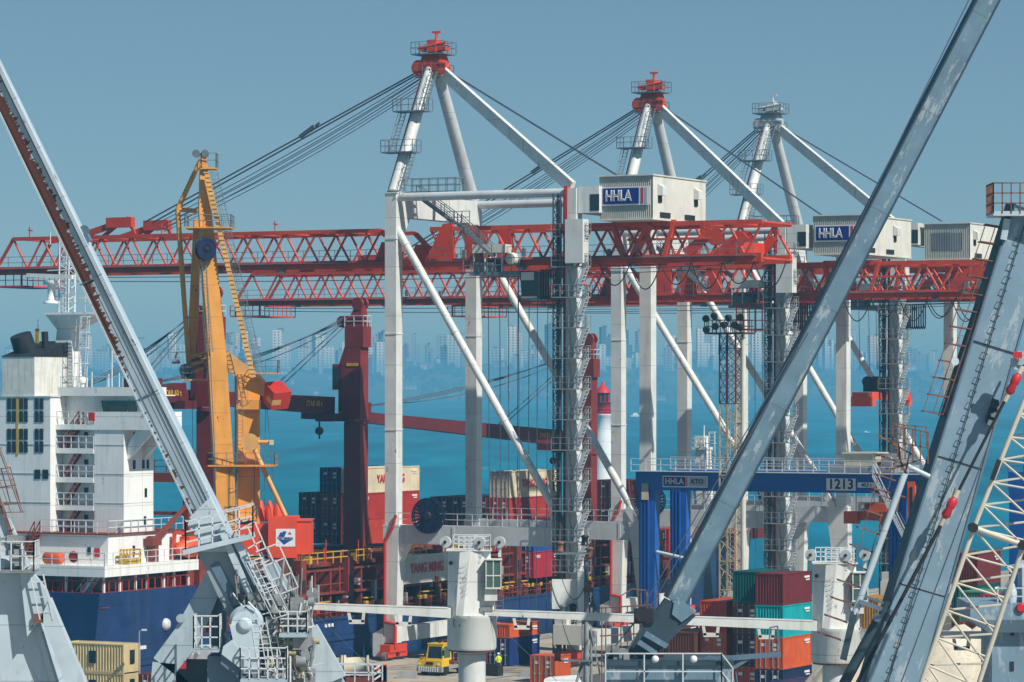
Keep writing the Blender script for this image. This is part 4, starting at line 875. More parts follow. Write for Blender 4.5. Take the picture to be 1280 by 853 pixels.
# ------------------------------------------------------------------ shipping containers
CB = {}
def container(name, label, corner, mat, L=6.06, h=2.59, doors=True, along='u', txt=None, tcol='sign_red', wd=2.44, group=None, small=None, tsize=1.0, office=False):
    """corner = world point of the lower near edge between the end wall and the long wall; long side runs along the quay ('u') or from the water inland ('v')"""
    rz = TH if along == 'u' else TH-math.pi/2
    t_ = thing('shipping_container' if not office else 'office_container', label, 'container' if not office else 'cabin', corner, rz, group or 'shipping containers')
    X0, X1, Y0, Y1 = (-wd, 0, 0, L) if along == 'u' else (0, wd, 0, L)
    if along == 'v': X0, X1 = 0, wd
    m2 = MB(); n = int(L/.28); e = .05
    m2.ridged((X1-.02, Y0+.1, 0), (X1-.02, Y1-.1, 0), .16, h-.1, n, .05, (1, 0, 0)); m2.ridged((X0+.02, Y1-.1, 0), (X0+.02, Y0+.1, 0), .16, h-.1, n, .05, (-1, 0, 0))
    m2.box(X0+.08, X1-.08, Y0+.09, Y1-.03, .05, h-.06)
    if not doors: m2.ridged((X0+.1, Y0+.03, 0), (X1-.1, Y0+.03, 0), .16, h-.1, 9, .05, (0, -1, 0))
    for x in (X0, X1-.12):
        for y in (Y0, Y1-.12): m2.box(x, x+.12, y, y+.12, 0, h)
        m2.box(x, x+.12, Y0+.12, Y1-.12, h-.1, h-.005); m2.box(x, x+.12, Y0+.12, Y1-.12, .0, .16)
    m2.box(X0+.12, X1-.12, Y0, Y0+.1, h-.12, h-.004); m2.box(X0+.12, X1-.12, Y0, Y0+.1, 0, .16)
    bo = m2.build('container_body', mat, t_)
    if doors:
        for k in range(2):
            xa = X0+.13+k*(X1-X0-.26)/2; xb = xa+(X1-X0-.26)/2-.02; m2 = MB(); m2.box(xa, xb, Y0+.02, Y0+.085, .17, h-.13)
            d_ = m2.build('container_door', mat, t_); m2 = MB()
            for q in (.28, .72):
                x = xa+(xb-xa)*q; m2.tube((x, Y0-.03, .1), (x, Y0-.03, h-.08), .03, n=5); m2.box(x-.12, x+.12, Y0-.04, Y0+.03, .95, 1.08)
                m2.box(x-.06, x+.06, Y0-.05, Y0+.03, .12, .22); m2.box(x-.06, x+.06, Y0-.05, Y0+.03, h-.2, h-.1)
            m2.build('lock_rod', M['grey_metal'], d_)
            if small is None or small:
                m2 = MB(); m2.box(xa+.35, xb-.35, Y0+.0, Y0+.018, h-.75, h-.5); 
                if k: m2.box(xa+.35, xb-.35, Y0+.0, Y0+.018, h-1.1, h-.9)
                m2.build('code_plate', M['sign_white'], d_)
    m2 = MB(); m2.box(X1+.0, X1+.014, Y1-1.6, Y1-.5, h-.55, h-.38); m2.box(X1+.0, X1+.014, Y1-1.3, Y1-.5, h-.75, h-.65)
    if not office: m2.build('code_plate', M['sign_white'], bo)
    if txt:
        yc = (Y0+Y1)/2; text('lettering', txt, tsize, M[tcol], bo, (X1+.035, yc if along == 'u' else yc, h*.52), (0, 1, 0), (0, 0, 1), sx=.9)
    if small:
        text('lettering', small, .42, M['sign_white'], bo, (X1+.035, Y0+.9, h-.55), (0, 1, 0), (0, 0, 1))
    if office:
        m2 = MB(); m2.box(X1-.02, X1+.06, L*.5-.3, L*.5+.3, .75, 1.75) if along == 'v' else None
        m2.box(X0+.9, X0+1.5, Y1-.05, Y1+.06, .75, 1.85); m2.build('window', M['glass'], bo)
    return t_
def at_px(px, D, z): p = W(px, HZ, D); return Vector((p.x, p.y, z))
def stack(px, D, z, items, dx=0):
    for it in items:
        h = it.get('h', 2.59); kw = {k: v for k, v in it.items() if k not in ('m', 'lab')}
        container('shipping_container', it['lab'], at_px(px, D, z), M[it['m']], **kw); z += h+.012
    return z
def off(px, D, k, gap=.06): return at_px(px, D, 0)-QV*k*(2.44+gap)
def stack_at(p, z, items):
    for it in items:
        h = it.get('h', 2.59); kw = {k: v for k, v in it.items() if k not in ('m', 'lab')}
        container('shipping_container', it['lab'], Vector((p.x, p.y, z)), M[it['m']], **kw); z += h+.012
def c(m, lab, **k): return dict(m=m, lab=lab, **k)
SG = 'containers loaded on the ship'
# bay just forward of the ship crane with the cab
zb_ = 12.05
stack_at(off(452, 358.7, 0), zb_, [c('c_orangered', 'orange red container with white code under the plain red one by the ship crane', L=12.19, small='GESU', group=SG), c('c_red', 'red container directly beneath the cream top container beside the ship crane', L=12.19, small='GESU', group=SG), c('c_cream', 'cream container with red writing on top of red ones beside the ship crane', L=12.19, txt='YANG MING', tsize=1.15, group=SG)])
stack_at(off(452, 358.7, 1), zb_, [c('c_purple', 'dark purple container low behind the ship crane pedestal', L=12.19, group=SG), c('c_maroon', 'dark maroon container under the blue top one behind the ship crane', L=12.19, group=SG), c('c_blue', 'dark blue container on top of the stack behind the ship crane pedestal', L=12.19, group=SG)])
stack_at(off(452, 358.7, 2), zb_, [c('c_blue', 'blue container at the bottom beside the orange crane house', L=12.19, group=SG), c('c_purple', 'dark purple container on a blue one, outermost beside the orange crane house', L=12.19, group=SG)])
# second bay, behind the stair tower
p = lambda k: off(637, 387, k); zb2 = 10.6
stack_at(p(0), zb2, [c('c_maroon', 'maroon container at the bottom under the cream one over the portal beam', L=12.19, group=SG), c('c_red', 'red container under the cream one behind the white stair tower', L=12.19, h=2.7, group=SG), c('c_cream', 'cream container with rusty doors and red writing on the stack behind the stair tower', L=12.19, h=2.9, txt='YANG MING', tsize=1.2, group=SG)])
for k, ms in enumerate((('c_purple', 'c_maroon'), ('c_maroon', 'c_purple'), ('c_brown', 'c_purple'))):
    stack_at(p(k+1), zb2, [c(ms[0], 'dark container low in the row beneath the cable reel level, %s from the cream stack' % ('next', 'second', 'third')[k], L=12.19, group=SG), c(ms[1], 'dark %s container end facing the quay, %s inward from the cream stack' % (('maroon', 'purple', 'deep purple')[k], ('first', 'second', 'third')[k]), L=12.19, h=2.7, group=SG)])
# third bay beside the lighthouse foot
p = lambda k: off(771, 415, k)
stack_at(p(0), 11.5, [c('c_brown', 'brown red container at deck level below the lighthouse', L=12.19, group=SG), c('c_maroon', 'maroon container end standing in front of the lighthouse foot', L=12.19, h=2.9, group=SG)])
stack_at(p(1), 11.5, [c('c_maroon', 'maroon container at deck level inward of the lighthouse foot', L=12.19, group=SG), c('c_purple', 'purple container stacked inward of the lighthouse foot', L=12.19, h=2.9, group=SG)])
# low ones beside the coaming
stack_at(at_px(496, 340.6, 0), 8.9, [c('c_white', 'white container with red writing low on deck beside the crane leg', L=12.19, h=2.75, txt='YANG MING', tsize=1.35, group=SG)])
stack_at(at_px(667, 366, 0), 8.2, [c('c_crimson', 'crimson container under a blue one low on deck by the stair tower', L=6.06, h=2.75, small='TEXU', group=SG), c('c_royal', 'royal blue container on the crimson one just below the portal beam', L=6.06, h=2.2, group=SG)])
stack_at(at_px(836, 402, 0), 9.0, [c('c_red', 'red container seen between the two blue gantry legs', L=12.19, h=2.9, group=SG)])
stack_at(at_px(938, 428, 0), 9.6, [c('c_maroon', 'maroon container on the fore deck behind the lattice lamp mast', L=12.19, h=2.9, group=SG)])
# yard stacks on the quay
YG = 'containers stacked in the yard'
stack_at(at_px(979, 286, 0), QZ, [c('c_navy', 'navy container at ground level below the orange one beside the grey pair', L=6.06, group=YG), c('c_orange', 'bright orange container between navy and cyan in the tall yard stack', L=6.06, group=YG), c('c_cyan', 'cyan container under the maroon top one in the yard', L=6.06, doors=False, group=YG), c('c_maroon', 'maroon container topmost of the tall yard stack by the white pedestal', L=6.06, doors=False, group=YG)])
stack_at(at_px(950, 289, 0), QZ, [c('c_orangered', 'worn orange container at ground level below the purple blue one', L=6.06, group=YG), c('c_purple', 'purple blue container under the maroon one beside the lamp mast', L=6.06, group=YG), c('c_brown', 'brown maroon container under the teal one beside the lamp mast', L=6.06, group=YG), c('c_teal', 'dark teal container topmost beside the lattice lamp mast', L=6.06, doors=False, group=YG)])
stack_at(at_px(908, 292, 0), QZ, [c('c_brown', 'brown container at the bottom of the orange yard stack', L=6.06, group=YG), c('c_orange', 'orange container with white bracket before it, second in its stack', L=6.06, group=YG), c('c_orangered', 'orange container topmost at the foot of the lattice lamp mast', L=6.06, doors=False, group=YG)])
stack_at(at_px(868, 292, 0), QZ, [c('c_brown', 'brown container on the ground behind the steel base girder', L=6.06, group=YG), c('c_brown', 'rusty brown container above the steel base girder railing', L=6.06, doors=False, group=YG)])
stack_at(at_px(836, 300, 0), QZ, [c('c_maroon', 'dull maroon container on the ground beside the sloping blue jib foot', L=6.06, group=YG), c('c_brown', 'ribbed brown red container next to the sloping blue jib foot', L=6.06, doors=False, group=YG)])
stack_at(at_px(996, 277, 0), QZ-.6, [c('c_navy', 'navy blue container with smooth long side in front of the grey ones', L=6.06, h=2.9, doors=False, group=YG)])
stack_at(at_px(991, 292, 0), QZ, [c('c_grey', 'grey container at the bottom behind the white pedestal', L=12.19, group=YG), c('c_grey', 'grey container with red writing behind the white pedestal', L=12.19, txt='OOCL', tsize=.9, group=YG), c('c_grey', 'plain grey container topmost behind the white pedestal', L=12.19, group=YG)])
stack_at(at_px(1222, 310, 0), QZ, [c('c_brown', 'brown container at ground level behind the cream lattice jib', L=6.06, group=YG), c('c_yellow', 'mustard yellow container behind the cream lattice jib', L=6.06, h=2.9, doors=False, group=YG), c('c_teal', 'teal ended container in the stack behind the cream lattice jib', L=6.06, doors=False, group=YG), c('c_maroon', 'maroon container topmost behind the cream lattice jib', L=6.06, h=2.8, doors=False, group=YG)])
stack_at(at_px(1232, 305, 0), QZ, [c('c_navy', 'navy container low beside the pale superstructure', L=6.06, group=YG), c('c_orangered', 'orange red container low beside the pale superstructure', L=6.06, h=2.6, group=YG), c('c_green', 'light green container with white patch beside the cream lattice jib', L=6.06, doors=False, group=YG)])
stack_at(at_px(1258, 300, 0), QZ, [c('c_brown', 'brown container under the red one by the pale superstructure', L=6.06, group=YG), c('c_red', 'red container in the middle of the stack by the pale superstructure', L=6.06, group=YG), c('c_crimson', 'dark crimson container topmost by the pale superstructure', L=6.06, group=YG)])
stack_at(at_px(1098, 296, 0), QZ, [c('c_crimson', 'crimson container with white letters low behind the dark hydraulic strut', L=6.06, txt='SM', tsize=1.3, tcol='sign_white', doors=False, group=YG), c('c_white', 'white container behind the dark hydraulic strut', L=6.06, group=YG), c('c_yellow', 'yellow ribbed container behind the dark hydraulic strut', L=6.06, doors=False, group=YG)])
stack_at(at_px(637, 322, 0), QZ, [c('c_blue', 'blue container standing on the quay under the gantry crane with an orange one on it', L=6.06, group=YG), c('c_orange', 'low orange half height container on top of the blue one under the gantry crane', L=6.06, h=1.25, doors=False, group=YG)])
stack_at(at_px(578, 318.5, 0), QZ, [c('c_maroon', 'maroon container end behind the yellow tractor', L=6.06, group=YG)])
stack_at(at_px(694, 303.5, 0), QZ-.2, [c('c_orange', 'rusty orange half container at the foot of the stair tower', L=3.0, h=2.59, group=YG)])
stack_at(at_px(205, 281, 0), QZ, [c('c_maroon', 'maroon refrigerated container low beside the tan cabin', L=6.06, wd=2.44, group=YG)])
stack_at(at_px(232, 287, 0), QZ, [c('c_royal', 'blue container roof low between tan cabin and grey crane', L=6.06, h=3.0, group=YG)])
container('x', 'tan site cabin with a blue window standing on another cabin', at_px(154.5, 285, QZ+2.36)-QV*6.06+QU*2.44, M['c_tan'], h=2.35, along='v', doors=False, office=True, group='tan site cabins')
container('x', 'tan site cabin carrying a second cabin on its roof', at_px(154.5, 285, QZ)-QV*6.06+QU*2.44, M['c_tan'], h=2.35, along='v', doors=False, office=True, group='tan site cabins')
# ------------------------------------------------------------------ blue rail yard crane
yo = quay(6.5, 23.4); t = thing('yard_crane', 'blue yard gantry crane numbered 1213 standing behind the sloping blue jib', 'crane', yo, TH); XS, YS, ZG = 24.6, 6.9, 17.8
for X in (0, XS):
    for Y in (0, YS):
        m_ = MB(); m_.hexa([(X-.75,Y-.55,2.2),(X+.75,Y-.55,2.2),(X+.75,Y+.55,2.2),(X-.75,Y+.55,2.2),(X-.85,Y-.5,ZG-1.7),(X+.85,Y-.5,ZG-1.7),(X+.85,Y+.5,ZG-1.7),(X-.85,Y+.5,ZG-1.7)])
        for q in (-.55, -.2, .15): m_.box(X+q, X+q+.1, Y-.68, Y-.45, 2.4, ZG-1.8)
        m_.build('leg', M['rtg_blue'], t)
    m_ = MB(); m_.box(X-.6, X+.6, -2.5, YS+2.5, 1.1, 2.2); m_.build('sill_beam', M['rtg_blue'], t)
    for Y in (-1.8, -.2, YS+.2, YS+1.8):
        m_ = MB(); m_.lathe((X-.25, Y, .65), [(.4, 0), (.65, .05), (.65, .45), (.4, .5)], n=20, axis=(1, 0, 0)); m_.build('wheel', M['rubber'], t)
for Y in (0, YS):
    m_ = MB(); m_.box(-1.1, XS+2.6, Y-.6, Y+.6, ZG-1.72, ZG)
    g_ = m_.build('girder', M['rtg_blue'], t)
    m_ = MB(); yy = Y-.9 if Y == 0 else Y+.9; m_.box(-1.3, XS+2.8, yy-.35, yy+.35, ZG+.0, ZG+.08); m_.rail([(-1.3,yy-.3,ZG+.08),(XS+2.8,yy-.3,ZG+.08)], 1.1, 1.5, .045); m_.build('walkway_railing', M['rail_white'], g_)
m_ = MB(); m_.box(-.45, .25, -.72, -.66, ZG-2.6, ZG-1.1); m_.box(-.45, .25, -.735, -.66, ZG-2.62, ZG-1.9, 1); m_.build('warning_plate', [M['grey_metal'], M['cream']], t)
m_ = MB(); m_.box(1.7, 6.2, -.72, -.61, ZG-1.42, ZG-.38); s_ = m_.build('sign_panel', M['sign_white'], t)
m_ = MB(); m_.box(1.8, 4.0, -.75, -.725, ZG-1.32, ZG-.48); m_.box(4.35, 6.1, -.75, -.725, ZG-1.32, ZG-.48, 1); m_.box(4.08, 4.2, -.75, -.725, ZG-1.32, ZG-.48, 2); m_.build('sign_field', [M['sign_blue'], M['sign_grey'], M['sign_red']], s_)
text('lettering', 'HHLA', .72, M['sign_white'], s_, (2.9, -.77, ZG-.9), (1, 0, 0), (0, 0, 1), outline=.03); text('lettering', 'KTO', .6, M['ink'], s_, (5.2, -.77, ZG-.9), (1, 0, 0), (0, 0, 1))
m_ = MB(); m_.box(17.9, 20.7, -.72, -.61, ZG-1.5, ZG-.42); s_ = m_.build('number_panel', M['sign_white'], t); text('lettering', '1213', 1.25, M['ink'], s_, (19.3, -.74, ZG-.97), (1, 0, 0), (0, 0, 1))
m_ = MB(); m_.box(20.9, 22.6, -.7, -.61, ZG-1.22, ZG-.75); s_ = m_.build('load_plate', M['sign_white'], t); text('lettering', '40,5 t', .42, M['ink'], s_, (21.75, -.72, ZG-.99), (1, 0, 0), (0, 0, 1))
m_ = MB(); m_.box(19.0, 22.0, .9, 3.4, ZG+.1, ZG+1.75); m_.box(18.8, 22.2, .7, 3.6, ZG+1.75, ZG+1.9); m_.build('electric_house', M['cream'], t)
m_ = MB(); m_.box(17.5, 24, .3, YS-.3, ZG+.1, ZG+.7); m_.box(22.6, 24, 1, 4, ZG+.7, ZG+1.7); m_.lathe((23.2, .6, ZG+1.1), [(.5, 0), (.5, 1.6)], n=12, axis=(0, 1, 0)); m_.rail([(22,.2,ZG+.7),(24.5,.2,ZG+.7),(24.5,4,ZG+.7)], 1.1, .8, .05)
tr = m_.build('trolley', M['grey_metal'], t)
m_ = MB(); m_.box(19.6, 23.3, .6, YS-.6, ZG-4.2, ZG-3.5); m_.box(19.2, 20.5, .2, 1.0, ZG-4.5, ZG-3.4); m_.box(22.6, 23.8, .2, 1, ZG-4.5, ZG-3.4); m_.box(20.5, 22.6, 2, 4, ZG-3.5, ZG-2.7)
for x in (20, 23):
    for y in (1.2, 5.6): m_.tube((x, y, ZG-3.5), (x, y, ZG), .04, n=4)
m_.build('spreader', M['c_orange'], tr)
m_ = MB(); m_.stairs((25.6, -.9, ZG-5.8), (22.6, -.9, ZG-.1), .8, (0, 1, 0), .05); m_.stairs((25.6, -.9, ZG-5.8), (25.2, -.9, 2.4), .8, (0, 1, 0), .04); m_.build('access_stairs', M['rail_white'], t)
m_ = MB(); m_.path([(1.2, -.5, 2.0), (4.2, -.5, 9.8), (1.0, -.5, 10.4)], .16, 6); m_.build('leg_brace', M['crane_light'], t)
m_ = MB(); 
for x in (1.0, ): m_.box(XS+1.2, XS+1.9, -1.1, -.8, ZG-3.9, ZG-.6); m_.box(XS+1.42, XS+1.68, -1.14, -1.08, ZG-3.4, ZG-1.1, 1)
m_.build('bumper_frame', [M['lifeboat'], M['dark']], t)
# second blue yard crane, one leg of it in view
y2 = at_px(1276, 318, QZ); t = thing('yard_crane', 'second blue yard gantry crane at the picture edge behind the cream lattice jib', 'crane', y2, TH)
for X in (0, 23):
    for Y in (0, 6.9): m_ = MB(); m_.box(X-.9, X+.9, Y-.6, Y+.6, .4, 16.2); m_.build('leg', M['rtg_blue'], t)
for Y in (0, 6.9): m_ = MB(); m_.box(-1, 24, Y-.6, Y+.6, 16.2, 17.9); m_.rail([(-1,Y-.6,17.9),(24,Y-.6,17.9)], 1.1, 1.5, .045); m_.build('girder', M['rtg_blue'], t)
# ------------------------------------------------------------------ lattice lamp mast
b0 = at_px(914, 312, QZ); t = thing('lamp_mast', 'rusty lattice lamp mast with floodlights on top, cream below, behind the sloping jib', 'lamp mast', b0, TH)
H = HC-(418-HZ)/F*312-QZ; hc = HC-(505-HZ)/F*312-QZ; s2 = .78
for nm, za, zb_, mt in (('lower_lattice', 0, hc, 'mast_cream'), ('upper_lattice', hc, H, 'mast_rust')):
    m_ = MB(); cs = [(-s2,-s2), (s2,-s2), (s2,s2), (-s2,s2)]; n = round((zb_-za)/1.25)
    for i, (x, y) in enumerate(cs):
        x2, y2_ = cs[(i+1) % 4]; m_.beam((x, y, za), (x, y, zb_), .11, .11)
        if mt == 'mast_cream': m_.lace(((x,y,za),(x,y,zb_)), ((x2,y2_,za),(x2,y2_,zb_)), round(n/2), .045, nn=4)
        else: m_.lace(((x,y,za),(x,y,zb_)), ((x2,y2_,za),(x2,y2_,zb_)), n, .035, cross=True, nn=4)
        for k in range(0, n, 2): z = za+(zb_-za)*k/n; m_.beam((x, y, z), (x2, y2_, z), .08, .08)
    m_.beam((0, -s2, za), (0, -s2, zb_), .09, .09); m_.build(nm, M[mt], t)
m_ = MB(); m_.tube((1.25, -.2, 0), (1.25, -.2, H-.3), .24, n=10); m_.ladder((.3, -.4, 0), (.3, -.4, H), .45, (1, 0, 0), .4, .03); m_.build('conduit_pipe', M['white_warm'], t)
m_ = MB(); m_.box(-2.0, 1.8, -1.3, 1.3, H, H+.15); m_.rail([(-2,-1.3,H+.15),(1.8,-1.3,H+.15),(1.8,1.3,H+.15),(-2,1.3,H+.15),(-2,-1.3,H+.15)], 1.1, .8, .04); m_.build('platform', M['mast_rust'], t)
for i, (x, z) in enumerate(((-1.7, .5), (-1.8, 1.5), (-.9, 1.7), (-.9, .8), (.1, .9), (.5, 1.5), (.9, .9), (1.6, .7), (1.5, 1.6))):
    m_ = MB(); m_.lathe((x, -1.35, H+z), [(.14, -.1), (.3, .1), (.34, .35)], n=12, axis=(random.uniform(-.6, .6), -1, -.55)); m_.tube((x, -1.3, H+.1), (x, -1.2, H+z), .04, n=4); m_.build('floodlight', M['lamp_black'], t)
# ------------------------------------------------------------------ lighthouse on its mole
b0 = W(753.5, 661, 700); b0.z = 2; t = thing('lighthouse', 'white lighthouse with red lantern standing on the mole beyond the ship', 'lighthouse', b0)
m_ = MB(); m_.lathe((0, 0, 0), [(2.3, 0), (1.75, 17), (1.62, 20.2), (1.95, 20.5), (1.95, 20.8)], n=28); m_.build('tower_wall', M['ship_white'], t)
m_ = MB(); m_.lathe((0, 0, 20.8), [(1.55, 0), (1.55, 2.2), (1.75, 2.25), (1.75, 2.4)], n=24); m_.rail([(1.85*math.cos(a*.628), 1.85*math.sin(a*.628), 20.8) for a in range(11)], 1.1, 1.2, .05); lg = m_.build('lantern_base', M['sign_red'], t)
m_ = MB(); m_.lathe((0, 0, 23.2), [(1.3, 0), (1.3, 1.9)], n=12)
m_.build('lantern_glass', M['glass'], lg)
m_ = MB(); m_.lathe((0, 0, 25.0), [(1.7, 0), (1.6, .25), (.4, 1.6), (.25, 1.7), (.3, 2.1), (.05, 2.4)], n=20)
for k in range(10): a = k*.628; m_.beam((1.36*math.cos(a), 1.36*math.sin(a), 23.1), (1.36*math.cos(a), 1.36*math.sin(a), 25.2), .14, .14)
m_.build('lantern_roof', M['sign_red'], t)
# small boats
for px, py, L_, lab in ((795, 521, 13, 'white motor boat with wake on the blue water beside the lighthouse'), (1083, 541, 3.5, 'tiny white boat on the water under the hanging spreader')):
    D = HC*F/(py-HZ); p = W(px, py, D); p.z = 0; t = thing('motor_boat', lab, 'boat', p, random.uniform(-.5, .5)); k = L_/10
    m_ = MB(); m_.add([Vector(q)*k for q in [(-5,-1.5,-.4),(3,-1.5,-.4),(5.4,0,-.3),(3,1.5,-.4),(-5,1.5,-.4),(-5,-1.7,1.1),(3,-1.8,1.3),(6,0,1.6),(3,1.8,1.3),(-5,1.7,1.1)]], [(0,1,6,5),(1,2,7,6),(2,3,8,7),(3,4,9,8),(4,0,5,9),(5,6,7,8,9)]); m_.build('boat_hull', M['ship_white'], t)
    m_ = MB(); m_.hexa([Vector(q)*k for q in [(-3,-1.2,1.1),(1.5,-1.2,1.2),(1.5,1.2,1.2),(-3,1.2,1.1),(-2.6,-1,2.8),(.5,-1,2.8),(.5,1,2.8),(-2.6,1,2.8)]]); m_.build('cabin', M['ship_white'], t)
# ------------------------------------------------------------------ yellow portal slewing crane
DY = 321; sY = F/DY
yb = W(305, 838, DY); yb.z = QZ; t = thing('portal_crane', 'yellow portal slewing crane with folded jib and orange counterweight before the ship', 'crane', yb)
w_ = lambda px, py, d=0: W(px, py, DY+d)
def part(nm, m2, mt, par=None): return m2.build(nm, M[mt] if isinstance(mt, str) else mt, par or t, local=False)
m_ = MB()
for px in (255, 380):
    for d in (-4, 5): m_.beam(Vector((w_(px, 0).x, DY+d, QZ)), w_(318+(px-318)*.5, 705, d*.6), 1.0, 1.0)
m_.tube(w_(318, 715, 0), w_(318, 697, 0), 3.6, n=24); part('portal', m_, 'c_brown')
m_ = MB(); q0, q1 = w_(262, 693), w_(337, 655); m_.box(q0.x, q1.x+.2, DY-1.6, DY+3, q0.z, q1.z); q0, q1 = w_(373, 692), w_(390, 651); m_.box(q0.x, q1.x, DY-1.7, DY+2.5, q0.z, q1.z); m_.box(w_(370,0).x, w_(391,0).x, DY-1.8, DY+2.6, q1.z, q1.z+.12)
q0, q1 = w_(337.5, 696), w_(373, 645.5); m_.box(q0.x, q1.x, DY-2.4, DY+2.4, q0.z, q1.z); h_ = part('slewing_house', m_, 'orange')
m_ = MB(); q0, q1 = w_(347, 682), w_(371, 660); m_.box(q0.x, q1.x, DY-2.44, DY-2.402, q0.z, q1.z); sp_ = part('sign_panel', m_, 'sign_white', h_)
m_ = MB(); cx = (q0.x+q1.x)/2; cz = (q0.z+q1.z)/2
m_.prism([(cx-.65, DY-2.47, cz+.1), (cx-.1, DY-2.47, cz+.1), (cx+.1, DY-2.47, cz+.55), (cx-.15, DY-2.47, cz+.62), (cx-.3, DY-2.47, cz+.48), (cx-.45, DY-2.47, cz+.5)], (0, .02, 0)); m_.prism([(cx-.6, DY-2.47, cz-.15), (cx-.1, DY-2.47, cz-.62), (cx+.2, DY-2.47, cz-.4), (cx+.65, DY-2.47, cz-.15)], (0, .02, 0))
part('sign_emblem', m_, M['c_royal'], sp_); m_ = MB(); m_.prism([(cx+.2, DY-2.47, cz+.35), (cx+.55, DY-2.47, cz+.3), (cx+.4, DY-2.47, cz+.55)], (0, .02, 0)); part('sign_emblem', m_, 'sign_red', sp_)
MWs = MW[sp_.name].inverted(); L0 = MWs @ Vector((cx, DY-2.48, cz-.02)); text('lettering', 'PORT TERMINAL', .19, M['c_royal'], sp_, L0, (1, 0, 0), (0, 0, 1))
for i, px in enumerate((326, 337, 347)):
    m_ = MB(); p = w_(px, 652, .8); m_.lathe(p, [(.45, 0), (.45, 1.1), (.12, 1.9)], n=8); part('exhaust_cowl', m_, 'orange', h_)
m_ = MB(); m_.beam(w_(309, 660, 1), w_(309, 468, 1), 2.0, 2.0, up=(.25, -1, 0)); m_.box(w_(296,0).x, w_(324,0).x, DY-.5, DY+2.3, w_(0,512).z, w_(0,500).z); tw = part('tower_column', m_, 'yellow')
m_ = MB(); m_.beam(w_(284, 662, -1), w_(270, 440, -1), 1.8, 1.6, 1.7, 1.4, up=(.2, -1, 0)); m_.beam(w_(270, 442, -1), w_(256, 262, -1), 1.7, 1.4, 1.15, 1., up=(.2, -1, 0)); m_.beam(w_(256, 264, -1), w_(254, 192, -1), 1.15, 1., .5, .6, up=(.2, -1, 0))
bm = part('main_jib', m_, 'yellow')
m_ = MB(); a, b = w_(262, 440, -2.1), w_(251, 300, -2.1); m_.ladder(a, b, .5, (1, 0, 0), .35, .035, cage=.5); m_.tube(w_(270, 600, -2.1), w_(256, 300, -2.1), .05, n=5); part('jib_ladder', m_, 'steel', bm)
m_ = MB()
for px in (245, 256): m_.lathe(w_(px, 192, -1.4), [(.36, 0), (.28, .2), (.36, .4)], n=14, axis=(0, 1, 0))
part('head_sheave', m_, 'steel', bm)
m_ = MB(); m_.beam(w_(247, 275, 1.5), w_(242, 400, 1.5), .7, .6, .85, .7, up=(.2, -1, 0)); m_.beam(w_(242, 400, 1.5), w_(239, 458, 1.5), .85, .7, .5, .5, up=(.2, -1, 0)); fj = part('fly_jib', m_, 'yellow')
m_ = MB(); m_.path([w_(251, 200, .5), w_(222, 262, .5), w_(228, 345, .5), w_(236, 455, 1)], .24, 8); m_.tube(w_(222, 262, .5), w_(246, 264, .5), .2, n=6); part('jib_tie', m_, 'yellow')
m_ = MB(); a, b = w_(258, 216, -2), w_(317, 472, -2); m_.beam(a, b, .36, .4); 
for i in range(46): p = a.lerp(b, i/46); m_.box(p.x-.25, p.x+.25, p.y-.25, p.y+.1, p.z-.06, p.z+.06)
part('luffing_rack', m_, 'yellow_pale')
m_ = MB(); m_.ladder(a+Vector((.7, .3, 0)), b+Vector((.7, .3, 0)), .5, (1, 0, 0), .4, .03, cage=.6); part('rack_ladder', m_, 'steel')
m_ = MB()
for d in (.3, 2.6): m_.prism([w_(274, 437, d), w_(281, 437, d), w_(326, 470, d), w_(352, 503, d), w_(345, 510, d), w_(312, 482, d), w_(286, 466, d)], (0, .35, 0))
ca = part('counterweight_arm', m_, 'yellow_pale')
m_ = MB(); D0 = w_(343, 492, -2.4); ea = w_(330, 478, .6)-D0; ec = w_(365, 490, -1.4)-D0; ee = w_(338, 513, -1.8)-D0
_hx = lambda o, a, b, c_: [o, o+b, o+b+a, o+a, o+c_, o+c_+b, o+c_+b+a, o+c_+a]
m_.hexa(_hx(D0+ee, ea, ec, -ee)); cw = part('counterweight', m_, 'cw_red', ca)
m_ = MB(); nn = (ea.normalized()+ec.normalized())*.03; m_.hexa(_hx(D0+ee*.72-nn, ea+nn*2, ec+nn*2, -ee*.3)); part('counterweight_band', m_, 'yellow_pale', cw)
def plat(px0, px1, py, d0, d1, rail=True, mt='steel', h=1.1):
    m2 = MB(); a, b = w_(px0, py), w_(px1, py); m2.box(a.x, b.x, DY+d0, DY+d1, a.z-.14, a.z); o = part('platform', m2, 'yellow')
    if rail: m2 = MB(); m2.rail([(a.x,DY+d1,a.z),(a.x,DY+d0,a.z),(b.x,DY+d0,a.z),(b.x,DY+d1,a.z)], h, .9, .04, mids=2); part('platform_railing', m2, mt, o)
plat(254, 272, 211, -1.8, .5, h=1.3); plat(234, 291, 285, -2.4, 1.6); plat(262, 345, 581, -2.2, 2.4); plat(318, 348, 466, -1, 2); plat(270, 322, 648, -1.8, 2); plat(228, 256, 474, -.5, 2.5)
m_ = MB(); m_.lathe(w_(232, 463, .3), [(.6, 0), (.45, .2), (.6, .4)], n=16, axis=(0, 1, 0)); m_.lathe(w_(238, 470, .3), [(.4, 0), (.4, .3)], n=12, axis=(0, 1, 0)); part('end_sheave', m_, 'steel', fj)
m_ = MB(); p = w_(247, 455, -.4)
for i in range(5): m_.prism([(p.x-.6, p.y, p.z-.9+i*.36), (p.x+.6, p.y, p.z-.5+i*.36), (p.x+.6, p.y, p.z-.32+i*.36), (p.x-.6, p.y, p.z-.72+i*.36)], (0, .5, 0), i % 2)
o = part('hook_block', m_, [M['rail_yellow'], M['dark']], fj)
